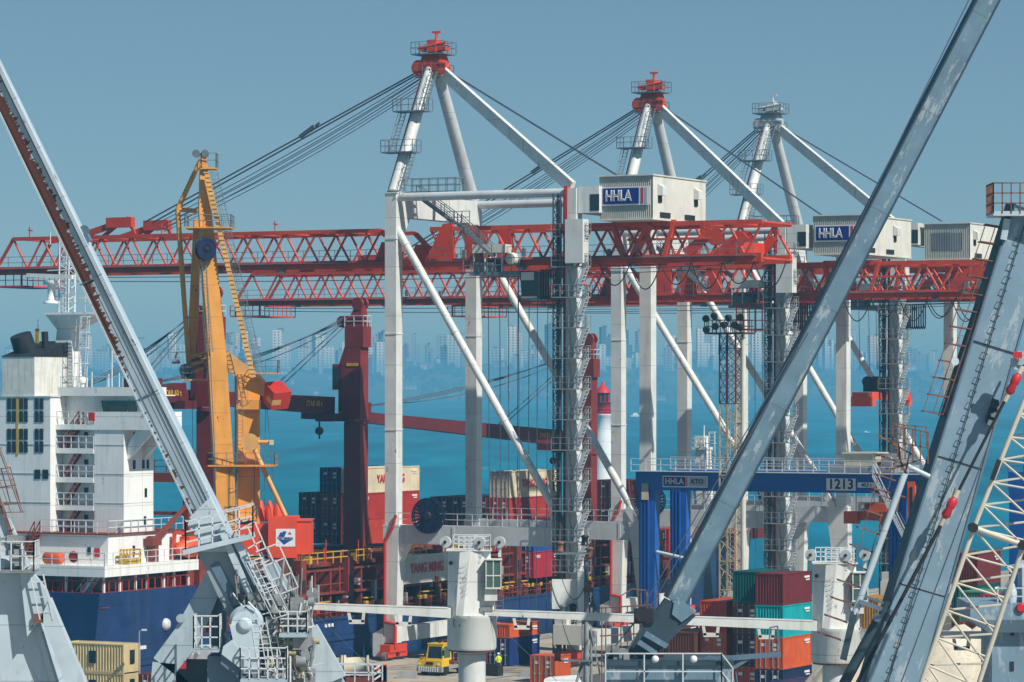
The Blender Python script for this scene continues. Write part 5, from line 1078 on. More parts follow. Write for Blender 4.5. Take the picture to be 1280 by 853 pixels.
m_ = MB(); m_.tube(w_(222, 440, .2), w_(219, 448, .2), .1, n=5); m_.tube(w_(215, 452, .2), w_(225, 452, .2), .2, n=6); m_.tube(w_(212, 441, .2), w_(240, 440, .2), .05, n=4); part('hook', m_, 'steel', fj)
m_ = MB(); m_.tube(w_(318, 562, -1), w_(357, 645, -1), .22, n=7); m_.tube(w_(313, 553, -1.2), w_(340, 553, -1.2), .2, n=7); m_.lathe(w_(312, 553, -1.6), [(.8, 0), (.8, .4)], n=16, axis=(0, 1, 0)); part('slewing_strut', m_, 'yellow_pale')
m_ = MB(); m_.box(w_(338,0).x, w_(343,0).x, DY-1.5, DY-.8, w_(0,556).z, w_(0,550).z); part('lamp_box', m_, 'cream')
c_ = MW[t.name].inverted() @ w_(257, 312, -2.4); cable_reel(t, c_, .98, (.62, -.78, 0), 'ink')
m_ = MB(); m_.ladder(w_(292, 655, -1.3), w_(292, 588, -1.3), .55, (1, 0, 0), .35, .04, cage=.7); m_.ladder(w_(300, 578, -1.3), w_(300, 470, -1.3), .5, (1, 0, 0), .35, .035); part('tower_ladder', m_, 'steel')
m_ = MB()
for x0, y0, x1, y1 in ((332, 510, 330, 640), (334, 512, 345, 645), (240, 470, 241, 560), (246, 475, 247, 545), (252, 270, 262, 470), (318, 575, 318, 640)): m_.tube(w_(x0, y0), w_(x1, y1), .03, n=4)
part('steel_rope', m_, 'rope')
# ------------------------------------------------------------------ yellow terminal tractor
tp = at_px(552, 311, QZ)
t = thing('terminal_tractor', 'yellow terminal tractor with glazed cab parked on the quay under the gantry crane', 'truck', tp, TH)
m_ = MB(); m_.box(-2.5, -.1, .5, 4.9, .55, .85); m_.box(-2.55, 0, 0, .35, .35, .8); m_.build('chassis', M['grey_metal'], t)
m_ = MB(); m_.box(-2.5, -.05, .1, 1.5, .8, 1.35); m_.hexa([(-1.75,.3,1.35),(-.08,.3,1.35),(-.08,2.0,1.35),(-1.75,2.0,1.35),(-1.65,.55,2.75),(-.15,.55,2.75),(-.15,1.95,2.75),(-1.65,1.95,2.75)]); m_.box(-1.72, -.1, .5, 2.0, 2.75, 2.85); m_.box(-2.45, -1.8, .4, 1.6, 1.35, 1.6)
cb_ = m_.build('cab', M['truck_yellow'], t)
m_ = MB(); m_.hexa([(-1.6,.33,1.55),(-.22,.33,1.55),(-.22,.4,1.55),(-1.6,.4,1.55),(-1.54,.51,2.6),(-.25,.51,2.6),(-.25,.56,2.6),(-1.54,.56,2.6)]); m_.build('windscreen', M['glass'], cb_)
m_ = MB(); m_.hexa([(-.12,.6,1.6),(-.05,.6,1.6),(-.05,1.7,1.6),(-.12,1.7,1.6),(-.16,.75,2.6),(-.11,.75,2.6),(-.11,1.75,2.6),(-.16,1.75,2.6)]); m_.build('side_window', M['glass_green'], cb_)
m_ = MB()
for i in range(9): m_.box(-2.3+i*.23, -2.2+i*.23, -.06, .02, .38, .82)
m_.build('front_grille', M['rail_white'], t)
m_ = MB(); m_.box(-1.6, -.9, .02, .09, .98, 1.22); m_.box(-2.52, -.02, .5, 1.4, .3, .78); m_.lathe((-.9, 1.3, 2.85), [(.1, 0), (.1, .22)], n=10); m_.build('front_bumper', M['dark'], t)
for x in (-2.3, -.35): m_ = MB(); m_.lathe((x, .08, 1.05), [(.11, 0), (.12, .06)], n=10, axis=(0, -1, 0)); m_.build('headlight', M['sign_white'], t)
for x in (-2.4, -.42):
    for y in (.95, 3.9):
        m_ = MB(); m_.lathe((x, y, .5), [(.3, 0), (.5, .04), (.5, .3), (.3, .34)], n=18, axis=(1, 0, 0)); wl = m_.build('wheel', M['rubber'], t); m_ = MB(); m_.lathe((x+.3, y, .5), [(.28, 0), (.2, .06)], n=14, axis=(1, 0, 0)); m_.build('rim', M['cream'], wl)
m_ = MB(); m_.box(-2.1, -.5, 3.2, 4.6, .85, 1.05); m_.tube((-.3, 2.1, 1), (-.3, 2.1, 2.6), .08, n=6); m_.lathe((-.3, 4.3, 1.0), [(.3, 0), (.3, .2)], n=12, axis=(1, 0, 0)); m_.build('fifth_wheel', M['hull_red'], t)
for x in (-1.85, -.0): m_ = MB(); m_.box(x-.08, x+.08, .25, .35, 1.8, 2.3); m_.tube((x, .35, 2.3), (x*.98-.05, .5, 2.5), .03, n=4); m_.build('mirror', M['lamp_black'], cb_)
# ------------------------------------------------------------------ worker in high visibility jacket
def person(label, base, rz, top='hivis'):
    verts = [(0,0,.95),(0,0,1.15),(0,0,1.38),(0,0,1.5),(0,.01,1.62),(0,.01,1.74), (.1,0,.9),(.12,.02,.5),(.12,0,.09),(.12,-.14,.05), (-.1,0,.9),(-.13,-.06,.5),(-.14,.02,.09),(-.14,-.12,.05), (.19,0,1.42),(.27,.02,1.15),(.26,-.12,.92), (-.19,0,1.42),(-.28,-.02,1.14),(-.2,-.2,1.0)]
    edges = [(0,1),(1,2),(2,3),(3,4),(4,5),(0,6),(6,7),(7,8),(8,9),(0,10),(10,11),(11,12),(12,13),(2,14),(14,15),(15,16),(2,17),(17,18),(18,19)]
    rad = [.15,.15,.16,.07,.1,.09,.1,.07,.055,.045,.1,.07,.055,.045,.075,.055,.04,.075,.055,.04]
    me = bpy.data.meshes.new('person'); me.from_pydata(verts, edges, []); me.materials.append(M['skin']); me.materials.append(M['navy_cloth'])
    o = bpy.data.objects.new('person', me); C.objects.link(o); o.location = base; o.rotation_euler.z = rz
    o.modifiers.new('skin', 'SKIN'); o.modifiers.new('smooth', 'SUBSURF').render_levels = 2
    sv = me.skin_vertices[0].data
    for i, r in enumerate(rad): sv[i].radius = (r, r*.85)
    sv[0].use_root = True
    dg = bpy.context.evaluated_depsgraph_get(); m3 = bpy.data.meshes.new_from_object(o.evaluated_get(dg)); o.modifiers.clear(); o.data = m3; bpy.data.meshes.remove(me)
    for p in m3.polygons: p.use_smooth = True; p.material_index = 1 if p.center.z < .98 else 0
    MW[o.name] = Matrix.Translation(Vector(base)) @ Matrix.Rotation(rz, 4, 'Z'); tag(o, label, 'person')
    m2 = MB(); m2.lathe((0, 0, .92), [(.19, 0), (.2, .3), (.215, .5), (.1, .6)], n=14); m2.tube((.19, 0, 1.42), (.275, .02, 1.15), .095, .075, n=8); m2.tube((-.19, 0, 1.42), (-.285, -.02, 1.14), .095, .075, n=8); m2.build('jacket', M[top], o)
    m2 = MB(); m2.lathe((0, .01, 1.66), [(.125, 0), (.13, .04), (.11, .11), (.04, .15)], n=12); m2.build('helmet', M['sign_white'], o)
    return o
person('worker in bright yellow green jacket and white helmet standing beside the blue container', at_px(623, 315, QZ), .4)
o = MB(); p = at_px(612, 312, QZ); o.box(-1.1, 1.1, -.5, .5, .0, .9); o.box(-1.0, 1.0, -.56, -.5, .15, .3); o.box(-.9, .9, -.4, .4, .9, 1.05)
o = o.build('generator_box', M['dark']); o.location = p; o.rotation_euler.z = TH; tag(o, 'low dark equipment box on the quay beside the hi-vis worker', 'box')

t = thing('lamp_post', 'thin lamp post with small lamp beside the tan site cabins', 'lamp post', at_px(174, 283, QZ)); m_ = MB(); hh = HC-(789-HZ)/F*283-QZ; m_.tube((0, 0, 0), (0, 0, hh), .07, .05, n=8); m_.beam((0, 0, hh), (.5, 0, hh+.08), .06, .06); m_.build('post', M['grey_metal'], t); m_ = MB(); m_.box(.2, .62, -.12, .12, hh+.02, hh+.16); m_.build('lamp_head', M['pipe_grey'], t)

for i, u in enumerate((-6, 6, 22, 34)):
    t = thing('mooring_bollard', 'black mooring bollard on the quay edge, %s along the ship side' % ('first', 'second', 'third', 'fourth')[i], 'bollard', quay(u, -2.3), TH, 'mooring bollards on the quay edge')
    m_ = MB(); m_.lathe((0, 0, 0), [(.45, 0), (.45, .08), (.24, .14), (.22, .5), (.36, .6), (.36, .72), (.1, .78)], n=16); m_.build('bollard_post', M['dark'], t)
for px, D, lab in ((509, 309, 'low concrete block beside the yellow tractor front'), (663, 311, 'concrete block near the orange half container'), (452, 316, 'concrete block by the red crane bogie')):
    t = thing('concrete_block', lab, 'block', at_px(px, D, QZ), TH+.3, 'concrete blocks on the quay'); m_ = MB(); m_.hexa([(-.9,-.4,0),(.9,-.4,0),(.9,.4,0),(-.9,.4,0),(-.8,-.25,.6),(.8,-.25,.6),(.8,.25,.6),(-.8,.25,.6)]); m_.build('block_body', M['grey_metal'], t)
mb = MB(); random.seed(8)
for k in range(7):
    a = quay(random.uniform(-14, 4), random.uniform(3, 14), QZ+.012); d = Vector((random.uniform(.6, 1), random.uniform(-.5, .5), 0)).normalized(); n_ = Vector((-d.y, d.x, 0)); L_ = random.uniform(5, 14)
    for s in (-.9, .9): p = a+n_*s; mb.add([p-n_*.16, p+d*L_-n_*.16, p+d*L_+n_*.16, p+n_*.16], [(0,1,2,3)])
    a.z += .003*k
struct(mb.build('quay_tyre_marks', M['asphalt']))
# ------------------------------------------------------------------ near basin: cargo ship with three white deck cranes, only its gear is in view
def wthing(name, label, cat, base, group=None): return thing(name, label, cat, base, 0, group)
def poly3(pts, D0, D1, m2, mi=0):
    """solid whose outline is seen at the given pixels, from distance D0 to D1"""
    A = [W(x, y, D0) for x, y in pts]; return m2.prism(A, (0, D1-D0, 0), mi)
t = wthing('cargo_vessel', 'grey decked cargo vessel in the basin, mostly below the picture', 'ship', (5, 228, 0))
m_ = MB(); m_.prism([(-62,-11,-1),(62,-11,-1),(74,0,-1),(62,11,-1),(-62,11,-1)], (0, 0, 7.6)); m_.build('hull', M['crane_shade'], t)
DC = 222; kx = F/DC
def deck_crane(px, ytop, yring, label, tipx, tipy, brackets=()):
    base = W(px, 853, DC); base.z = 6.6; t = wthing('deck_crane', label, 'crane', base, 'white ship deck cranes'); c_ = base
    Z = lambda py: HC-(py-HZ)/F*DC-base.z
    m_ = MB(); zr = Z(yring); m_.lathe((0, 0, 0), [(.86, 0), (.86, zr-2.0)], n=24); pd = m_.build('pedestal', M['white'], t)
    m_ = MB(); m_.lathe((0, 0, zr-2.1), [(1.5, 0), (1.56, .15), (1.56, 1.9), (1.62, 2.0), (1.62, 2.2)], n=32); m_.lathe((0, 0, zr-2.22), [(1.45, 0), (1.5, .12)], n=24, mi=1); m_.build('slewing_drum', [M['white'], M['rusty_rail']], t)
    m_ = MB(); zt = Z(ytop); lo = [(-1.55,-.5), (-1.0,-1.35), (-.55,-1.5), (.35,-1.25), (1.5,-.9), (1.5,1.2), (-1.2,1.3)]; hi = [(-1.5,-.6), (-.75,-1.3), (-.1,-1.35), (.5,-1.2), (1.15,-.9), (1.15,1.1), (-1.2,1.1)]; n = len(lo)
    m_.add([(x, y, zr+.1) for x, y in lo]+[(x, y, zt) for x, y in hi], [(i, (i+1) % n, n+(i+1) % n, n+i) for i in range(n)]+[tuple(range(n, 2*n))]); m_.box(-1.6, 1.25, -1.35, 1.2, zt, zt+.08)
    m_.box(-1.5, 1.55, -.6, .6, zr-.15, zr+.12)
    tw = m_.build('crane_tower', M['white'], t)
    m_ = MB(); m_.lathe((-1.3, -1.05, Z(ytop+15)), [(.13, 0), (.13, .08)], n=12, axis=(-.5, -1, 0)); m_.build('porthole', M['dark'], tw)
    m_ = MB(); m_.rail([(-.8,-1.3,zt+.08),(1.1,-1.2,zt+.08),(1.15,1.1,zt+.08),(-1.2,1.1,zt+.08)], .85, .35, .04, mids=3)
    m_.box(.1, .35, -1.3, -1.05, zt, zt+1.05); m_.build('top_railing', M['rail_white'], tw)
    for x, y in ((-1.65, -.7), (.5, -1.35), (1.75, -.9)):
        m_ = MB(); m_.lathe((x, y, zt+.55), [(.36, -.1), (.3, .0), (.36, .1)], n=18, axis=(-.3, -1, 0)); m_.lathe((x, y, zt+.55), [(.1, -.16), (.1, .2)], n=10, axis=(-.3, -1, 0), mi=1); m_.box(x-.1, x+.1, y+.12, y+.3, zt-.4, zt+.6); m_.build('rope_sheave', [M['pipe_grey'], M['dark']], tw)
    m_ = MB(); cz = zt-1.3; m_.box(.85, 1.85, -1.75, -.5, cz-1.05, cz-.95); m_.box(.85, 1.9, -1.8, -.45, cz+.75, cz+.82)
    for x in (.87, 1.32, 1.8): m_.box(x, x+.06, -1.74, -1.68, cz-.95, cz+.75); m_.box(1.77, 1.83, -1.7+.55*(x-.87), -1.62+.55*(x-.87), cz-.95, cz+.75)
    m_.box(.86, 1.84, -1.745, -1.69, cz-.25, cz-.18); m_.box(.8, 1.6, -1.5, -.6, cz-1.8, cz-1.05); cb_ = m_.build('crane_cab', M['white'], tw)
    m_ = MB(); m_.box(.88, 1.78, -1.7, -.55, cz-.95, cz+.72); m_.build('cab_window', M['glass_green'], cb_)
    m_ = MB(); m_.ladder((1.75, -1.0, zr+.2), (1.75, -1.0, cz-1.0), .45, (1, 0, 0), .28, .035); m_.build('side_ladder', M['rusty_rail'], tw)
    m_ = MB()
    for i in range(7): m_.path([(-.5+.02*i, -1.56+.01*i, zt-.6-.32*i), (-.5+.02*i, -1.66, zt-.6-.32*i), (-.2, -1.62, zt-.6-.32*i), (-.2, -1.5, zt-.6-.32*i)], .013)
    m_.build('rung', M['rail_white'], tw)
    m_ = MB(); a = Vector((-1.3, -1.0, zr+.25)); e = W(tipx, tipy, DC-1)-c_; m_.beam(a, e, .7, .62, .5, .34); m_.beam(a+Vector((-.2, 0, .32)), e+Vector((.2, 0, .18)), .75, .05, .55, .05)
    jb = m_.build('jib', M['white'], t)
    m_ = MB(); m_.lathe(e+Vector((.2, .2, .1)), [(.26, 0), (.26, .3)], n=12, axis=(0, -1, 0)); m_.box(e.x-.3, e.x+.5, e.y-.3, e.y+.3, e.z+.1, e.z+.35); m_.build('jib_head', M['grime'], jb)
    for bx in brackets:
        f = (px-bx)/(px-tipx); p = a.lerp(e, max(0, min(1, f))); m_ = MB()
        for s in (-.42, .34): m_.hexa([(p.x+s-.06,p.y-.3,p.z-.85),(p.x+s+.14,p.y-.3,p.z-.85),(p.x+s+.14,p.y+.1,p.z-.85),(p.x+s-.06,p.y+.1,p.z-.85),(p.x+s*1.25-.06,p.y-.3,p.z-.25),(p.x+s*1.25+.12,p.y-.3,p.z-.25),(p.x+s*1.25+.12,p.y+.1,p.z-.25),(p.x+s*1.25-.06,p.y+.1,p.z-.25)])
        m_.box(p.x-.48, p.x+.48, p.y-.3, p.y+.1, p.z-.95, p.z-.7); m_.build('jib_bracket', M['white_warm'], jb)
    m_ = MB(); m_.tube((-1.3, -1, zt+.3), e+Vector((.3, 0, .2)), .018, n=4) if False else m_.tube(e, e+Vector((4.5, -1, -4.2)), .02, n=4); m_.build('steel_rope', M['rope'], jb)
    return t
deck_crane(590, 688, 770, 'white deck crane with windowed cab, standing before the yellow tractor', 384, 758, (455, 522))
deck_crane(1045, 704, 786, 'white deck crane in front of grey containers, partly behind the great grey tower crane', 606, 766, (655, 905, 978))
deck_crane(1500, 712, 800, 'third white deck crane standing outside the picture with only its jib showing', 1096, 793, (1208,))
# lamp and signal mast between the two
DM = 226; b0 = W(733, 853, DM); b0.z = 6.6; t = wthing('signal_mast', 'grimy grey signal mast with lamp platforms and rusty rails in front of the stair tower', 'mast', b0)
Zm = lambda py: HC-(py-HZ)/F*DM-b0.z; Xm = lambda px: (px-733)/F*DM
m_ = MB(); m_.tube((0, 0, 0), (0, 0, Zm(700)), .2, .15, n=10); m_.tube((-.25, 0, 0), (-.25, 0, Zm(735)), .07, n=6); m_.tube((.3, .1, 0), (.3, .1, Zm(760)), .1, n=6); m_.beam((-1.3, 0, 0), (.6, .4, Zm(765)), .14, .14); m_.beam((1.5, 0, 0), (.1, 0, Zm(770)), .1, .1); m_.build('mast_pole', M['grime'], t)
m_ = MB()
for py, x0, x1 in ((691, -2.1, .2), (770, -1.6, 2.2), (825, -1.8, .4)): m_.box(x0, x1, -.35, .35, Zm(py)-.1, Zm(py))
m_.build('crosstree', M['steel'], t)
for px, py in ((700, 690), (731, 682), (737, 697), (704, 769), (716, 768), (735, 740), (697, 826)):
    m_ = MB(); z = Zm(py); x = Xm(px); m_.lathe((x, -.1, z), [(.26, 0), (.3, .05), (.2, .1), (.22, .5), (.3, .55), (.16, .68)], n=12); m_.build('signal_lamp', M[random.choice(('rusty_rail', 'grime', 'lamp_black'))], t)
m_ = MB(); m_.box(Xm(690), Xm(722), .35, .9, Zm(762), Zm(725)); m_.box(Xm(722), Xm(730), -.1, .5, Zm(765), Zm(715)); m_.build('equipment_locker', M['white'], t)
m_ = MB()
for px in (752, 757, 776, 784, 792, 801, 809, 820): m_.tube((Xm(px), -.2, 0), (Xm(px), -.2, Zm(758 if px < 800 else 740)), .045, n=5)
m_.path([(Xm(776), -.2, Zm(745)), (Xm(790), -.2, Zm(736)), (Xm(808), -.2, Zm(738)), (Xm(810), -.2, Zm(790))], .05)
for py in (760, 795, 825): m_.tube((Xm(750), -.2, Zm(py)), (Xm(815), -.2, Zm(py-4)), .05, n=5)
m_.build('rusty_railing', M['rusty_rail'], t)
m_ = MB(); m_.sag((Xm(700), -.2, Zm(715)), (Xm(730), -.2, Zm(735)), 1.2, .03); m_.sag((Xm(702), -.2, Zm(775)), (Xm(735), -.2, Zm(800)), 1.4, .03); m_.sag((Xm(730), -.2, Zm(700)), (Xm(745), -.2, Zm(765)), .9, .03); m_.build('loose_cable', M['rubber'], t)
t = wthing('tarpaulin_cover', 'white tarpaulin heap covering gear at the foot of the signal mast', 'cover', W(706, 850, 240)); m_ = MB(); m_.add([(-1.6,-.8,-1),(1.6,-.8,-1),(1.6,.8,-1),(-1.6,.8,-1),(-1.4,-.5,.1),(.7,-.6,.35),(.9,.5,.3),(-1.1,.6,.15)], [(0,1,5,4),(1,2,6,5),(2,3,7,6),(3,0,4,7),(4,5,6,7)]); m_.build('cloth_sheet', M['ship_white'], t)
# mooring gear along the near rail
DG = 236
for px, lab in ((414, 'cream rope winch drum on the near deck beside the grey pier crane'), (446, 'second cream rope winch drum, next to the red striped box on the near deck')):
    p = W(px, 833, DG); t = wthing('rope_winch', lab, 'winch', p, 'rope winches on the near deck'); m_ = MB(); m_.lathe((-.85, 0, 0), [(.75, 0), (.75, .12), (.58, .14), (.62, .85), (.58, 1.5), (.75, 1.52), (.75, 1.65)], n=20, axis=(1, 0, 0)); m_.build('rope_drum', M['cream'], t)
    m_ = MB(); m_.box(-1.0, 1.0, -.8, .8, -1.6, -.72); m_.box(-1.0, -.85, -.5, .5, -.8, .1); m_.box(.8, .95, -.5, .5, -.8, .1); m_.build('winch_frame', M['hull_red'], t)
t = wthing('deck_railing', 'white pipe railing with lockers along the near deck edge', 'railing', W(420, 853, DG-2)); m_ = MB(); a = W(392, 850, DG-2); b = W(478, 851, DG-2)
m_.rail([a, b], 1.05, .9, .06, mids=2); m_.rail([a+Vector((.4,-1,-.3)), b+Vector((-.6,-1,-.3))], 1.5, 1.3, .05, mids=2)
m_.build('rail_pipe', M['rail_white'], t, local=False); m_ = MB()
for i in range(11):
    x = a.x+(b.x-a.x)*random.random(); h = random.uniform(.3, .9); m_.box(x, x+random.uniform(.2, .6), DG, DG+.4, a.z-.3, a.z+h)
m_.build('deck_fitting', M['grime'], t, local=False)
t = wthing('marker_box', 'red and white striped box on the near deck edge', 'box', W(474, 842, DG)); m_ = MB(); m_.box(-.35, .5, 0, .7, -1, .55); bx = m_.build('box_body', M['lifeboat'], t); m_ = MB()
for k in range(3): m_.prism([(-.34,-.02,-.5+.35*k),(.1,-.02,-.2+.35*k),(.1,-.02,-.05+.35*k),(-.34,-.02,-.35+.35*k)], (0,.018,0))
m_.build('stripe', M['sign_white'], bx)
# ------------------------------------------------------------------ pale sand heap and the light blue superstructure
t = wthing('sand_heap', 'pale heap of sand or grain behind the cream lattice jib', 'heap', W(1205, 853, 262)); m_ = MB(); random.seed(3); nx = 44; base = Vector((W(1205, 853, 262).x, 266, QZ)); V_ = []
for j in range(nx+1):
    for i in range(nx+1):
        x = -15+30*i/nx; y = -8+16*j/nx; r = math.hypot(x*.42, y); z = 7.3*math.exp(-(r/5.2)**4)*(1+.05*math.sin(x*1.7+y)+.04*math.sin(y*2.3-x*1.1))
        V_.append((base.x+x, base.y+y, base.z+z-.3+random.uniform(-.08, .08)))
m_.add(V_, [(j*(nx+1)+i, j*(nx+1)+i+1, (j+1)*(nx+1)+i+1, (j+1)*(nx+1)+i) for j in range(nx) for i in range(nx)], sm=True); m_.build('heap_surface', M['heap'], t, local=False)
DS = 214; t = wthing('ship_superstructure', 'light blue ship superstructure with two small windows at the picture edge', 'ship', vec(W(1262, 853, DS).x, DS, 6.6)); m_ = MB()
p0, p1 = W(1240, 853, DS), W(1320, 776, DS); m_.box(p0.x, p1.x, DS, DS+5, 6, p1.z); p0, p1 = W(1213, 775, DS-1), W(1325, 755, DS-1); m_.hexa([(p0.x+1.2,DS-.6,p0.z-.8),(p1.x,DS-.6,p0.z-.8),(p1.x,DS+5,p0.z-.8),(p0.x+1.2,DS+5,p0.z-.8),(p0.x,DS-1,p0.z),(p1.x,DS-1,p0.z),(p1.x,DS+5.5,p0.z),(p0.x,DS+5.5,p0.z)]); m_.box(p0.x, p1.x, DS-1, DS+5.5, p0.z, p1.z)
sw = m_.build('house_wall', M['tower_blue'], t, local=False); m_ = MB()
for px, py in ((1265.5, 789), (1265, 833)): p = W(px, py, DS-.02); m_.box(p.x-.12, p.x+.12, DS-.05, DS+.05, p.z-.28, p.z+.28)
m_.build('window', M['dark'], sw, local=False)
m_ = MB(); a = W(1245, 755, DS); m_.rail([(a.x,DS-.8,a.z),(a.x+5,DS-.8,a.z)], 1.0, .8, .05); m_.lathe((a.x+1, DS+.5, a.z), [(.35, 0), (.4, .7), (.2, 1.2), (.1, 1.3)], n=12); m_.box(a.x+1.6, a.x+3, DS, DS+2, a.z, a.z+2.2); m_.tube((a.x+.2, DS+1, a.z), (a.x+1.8, DS+1, a.z+2.6), .12, n=6); m_.beam((a.x+.9, DS+.6, a.z+2.2), (a.x+3.5, DS+.6, a.z+2.5), .3, .25); m_.build('deck_gear', M['crane_light'], sw, local=False)
m_ = MB(); p = W(1276, 760, DS-1.05); m_.lathe((p.x, DS-1.08, p.z), [(.22, 0), (.32, .05), (.22, .1)], n=16, axis=(0, -1, 0)); m_.build('life_ring', M['sign_red'], sw, local=False)
# ------------------------------------------------------------------ helpers for the sloping near jibs
def in_frame(fr, m2, name, mt, parent): 
    o = m2.build(name, M[mt] if isinstance(mt, str) else mt, parent); pm = MW[parent.name]; o.matrix_local = pm.inverted() @ fr; MW[o.name] = fr; return o
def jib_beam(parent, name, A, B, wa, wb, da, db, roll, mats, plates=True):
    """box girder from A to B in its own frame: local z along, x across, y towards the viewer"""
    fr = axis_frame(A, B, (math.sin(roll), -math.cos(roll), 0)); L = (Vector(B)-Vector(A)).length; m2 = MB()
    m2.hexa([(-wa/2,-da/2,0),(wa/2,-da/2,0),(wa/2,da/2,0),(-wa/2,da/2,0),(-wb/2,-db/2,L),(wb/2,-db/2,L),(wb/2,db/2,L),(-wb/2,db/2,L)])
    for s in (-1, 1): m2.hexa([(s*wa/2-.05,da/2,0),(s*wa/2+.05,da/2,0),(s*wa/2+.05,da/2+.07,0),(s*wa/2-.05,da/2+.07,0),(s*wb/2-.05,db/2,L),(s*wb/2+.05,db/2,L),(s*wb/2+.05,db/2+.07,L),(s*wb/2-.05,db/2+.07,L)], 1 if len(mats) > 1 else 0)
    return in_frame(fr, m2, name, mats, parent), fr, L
def rust_jib_material():
    m = paint('rusted_box_jib', (.40,.50,.57), .5, .1, .4, (.2,.22,.22), rust=.12); t_ = m.node_tree; N = t_.nodes; L = t_.links; b = N['Principled BSDF']
    src = b.inputs['Base Color'].links[0].from_socket; tc = N.new('ShaderNodeTexCoord'); sp = N.new('ShaderNodeSeparateXYZ'); L.new(tc.outputs['Object'], sp.inputs[0])
    n = N.new('ShaderNodeTexNoise'); n.inputs['Scale'].default_value = 1.0; n.inputs['Detail'].default_value = 5; mp = N.new('ShaderNodeMapping'); mp.inputs['Scale'].default_value = (.35, .35, 4.2); L.new(tc.outputs['Object'], mp.inputs[0]); L.new(mp.outputs[0], n.inputs['Vector'])
    n2 = N.new('ShaderNodeTexNoise'); n2.inputs['Scale'].default_value = .16; n2.inputs['Detail'].default_value = 2; L.new(tc.outputs['Object'], n2.inputs['Vector'])
    def mth(op, a, c, e=None):
        q = N.new('ShaderNodeMath'); q.operation = op
        for i, v_ in enumerate((a, c)):
            if isinstance(v_, (int, float)): q.inputs[i].default_value = v_
            else: L.new(v_, q.inputs[i])
        return q.outputs[0]
    # ragged edge along the low side, fading out towards the foot of the jib
    fade = N.new('ShaderNodeMapRange'); fade.inputs[1].default_value = 10.5; fade.inputs[2].default_value = 17.0; fade.inputs[3].default_value = -.62; fade.inputs[4].default_value = 0; L.new(sp.outputs[2], fade.inputs[0])
    edge = mth('ADD', mth('ADD', mth('ADD', sp.outputs[0], mth('MULTIPLY', mth('SUBTRACT', n.outputs['Fac'], .5), 1.5)), mth('MULTIPLY', mth('SUBTRACT', n2.outputs['Fac'], .5), .5)), fade.outputs[0])
    k = mth('GREATER_THAN', edge, -.06); x = N.new('ShaderNodeMix'); x.data_type = 'RGBA'; L.new(k, x.inputs[0]); L.new(src, x.inputs[6]); x.inputs[7].default_value = (.12, .034, .017, 1); L.new(x.outputs[2], b.inputs['Base Color']); return m
# ------------------------------------------------------------------ grey pier crane with the rusty jib
DA = 200
t = wthing('pier_crane', 'grey pier crane with rust streaked jib slanting up past the ship bridge', 'crane', vec(W(300, 853, DA).x, DA, QZ)); wa = lambda px, py, d=0: W(px, py, DA+d)
M['rust_jib'] = rust_jib_material()
jb, fr, L_ = jib_beam(t, 'main_jib', wa(279, 682), wa(-119, -137.8), 1.42, 1.0, 1.15, .85, -.22, [M['rust_jib'], M['crane_light']])
m_ = MB(); m_.box(-.72, -.5, .3, .62, 0, L_); in_frame(fr, m_, 'lit_edge_strip', 'crane_light', jb)  # paler strip, the lit narrow side put into its colour
m_ = MB(); m_.tube((-.02, .72, 0), (.06, .6, L_), .022, n=5); m_.tube((-.5, .68, 0), (-.42, .56, L_), .025, n=5); in_frame(fr, m_, 'jib_rope', 'dark', jb)
m_ = MB()
for z in (9.5, 16.8): m_.box(-.72, .72, .58, .62, z, z+.06)
m_.box(-.95, -.6, .1, .5, 18.8, 19.3); m_.lathe((-.85, .3, 19.5), [(.3, 0), (.3, .1)], n=12, axis=(0, 1, 0)); in_frame(fr, m_, 'jib_joint', 'crane_shade', jb)
m_ = MB(); poly3([(237,647), (262,622), (277,652), (243,657)], DA-.9, DA+.8, m_); poly3([(236,650), (268,640), (286,690), (252,690)], DA-.8, DA+.8, m_); m_.lathe(wa(242, 656, -1), [(.3, 0), (.3, .3)], n=12, axis=(0, -1, 0)); m_.build('jib_collar', M['crane_light'], t, local=False)
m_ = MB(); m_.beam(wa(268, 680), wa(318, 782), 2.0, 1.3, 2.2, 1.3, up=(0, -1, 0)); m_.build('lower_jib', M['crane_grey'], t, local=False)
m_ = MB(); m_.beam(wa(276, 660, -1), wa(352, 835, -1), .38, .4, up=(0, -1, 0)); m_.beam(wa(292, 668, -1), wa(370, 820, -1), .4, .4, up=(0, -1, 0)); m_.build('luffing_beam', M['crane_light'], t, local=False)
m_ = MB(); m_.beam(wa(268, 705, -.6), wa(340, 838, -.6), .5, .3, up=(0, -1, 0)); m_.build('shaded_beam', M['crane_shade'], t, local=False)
# upper platform with railing
A_, B_ = wa(232, 691, -1.6), wa(316, 671, -1.6); A2, B2 = wa(232, 688, 1.6), wa(316, 668, 1.6); m_ = MB(); m_.beam((A_+A2)/2, (B_+B2)/2, 3.3, .28); pl = m_.build('platform', M['crane_light'], t, local=False)
m_ = MB(); m_.rail([A2, A_, B_, B2], 1.75, .85, .055, mids=3); m_.rail([A2, B2], 1.75, .9, .05, mids=2); m_.build('platform_railing', M['rail_white'], pl, local=False)
# caged walkway down the luffing beam, ladders
m_ = MB()
for k in range(2): m_.ladder(wa(318, 690, -1.4+k), wa(382, 845, -1.4+k), .8, (1, 0, 0), .42, .05)
m_.rail([wa(300, 662, -1.6), wa(350, 780, -1.6)], 1.5, 1.2, .05, up=(.55, 0, .3)); m_.rail([wa(320, 690, -1.7), wa(345, 745, -1.7)], 1.4, .9, .05, up=(.9, 0, .35)); m_.ladder(wa(318, 700, -1.8), wa(352, 770, -1.8), .7, (1, 0, .3), .4, .05, cage=.5); m_.build('caged_ladder', M['rail_white'], t, local=False)
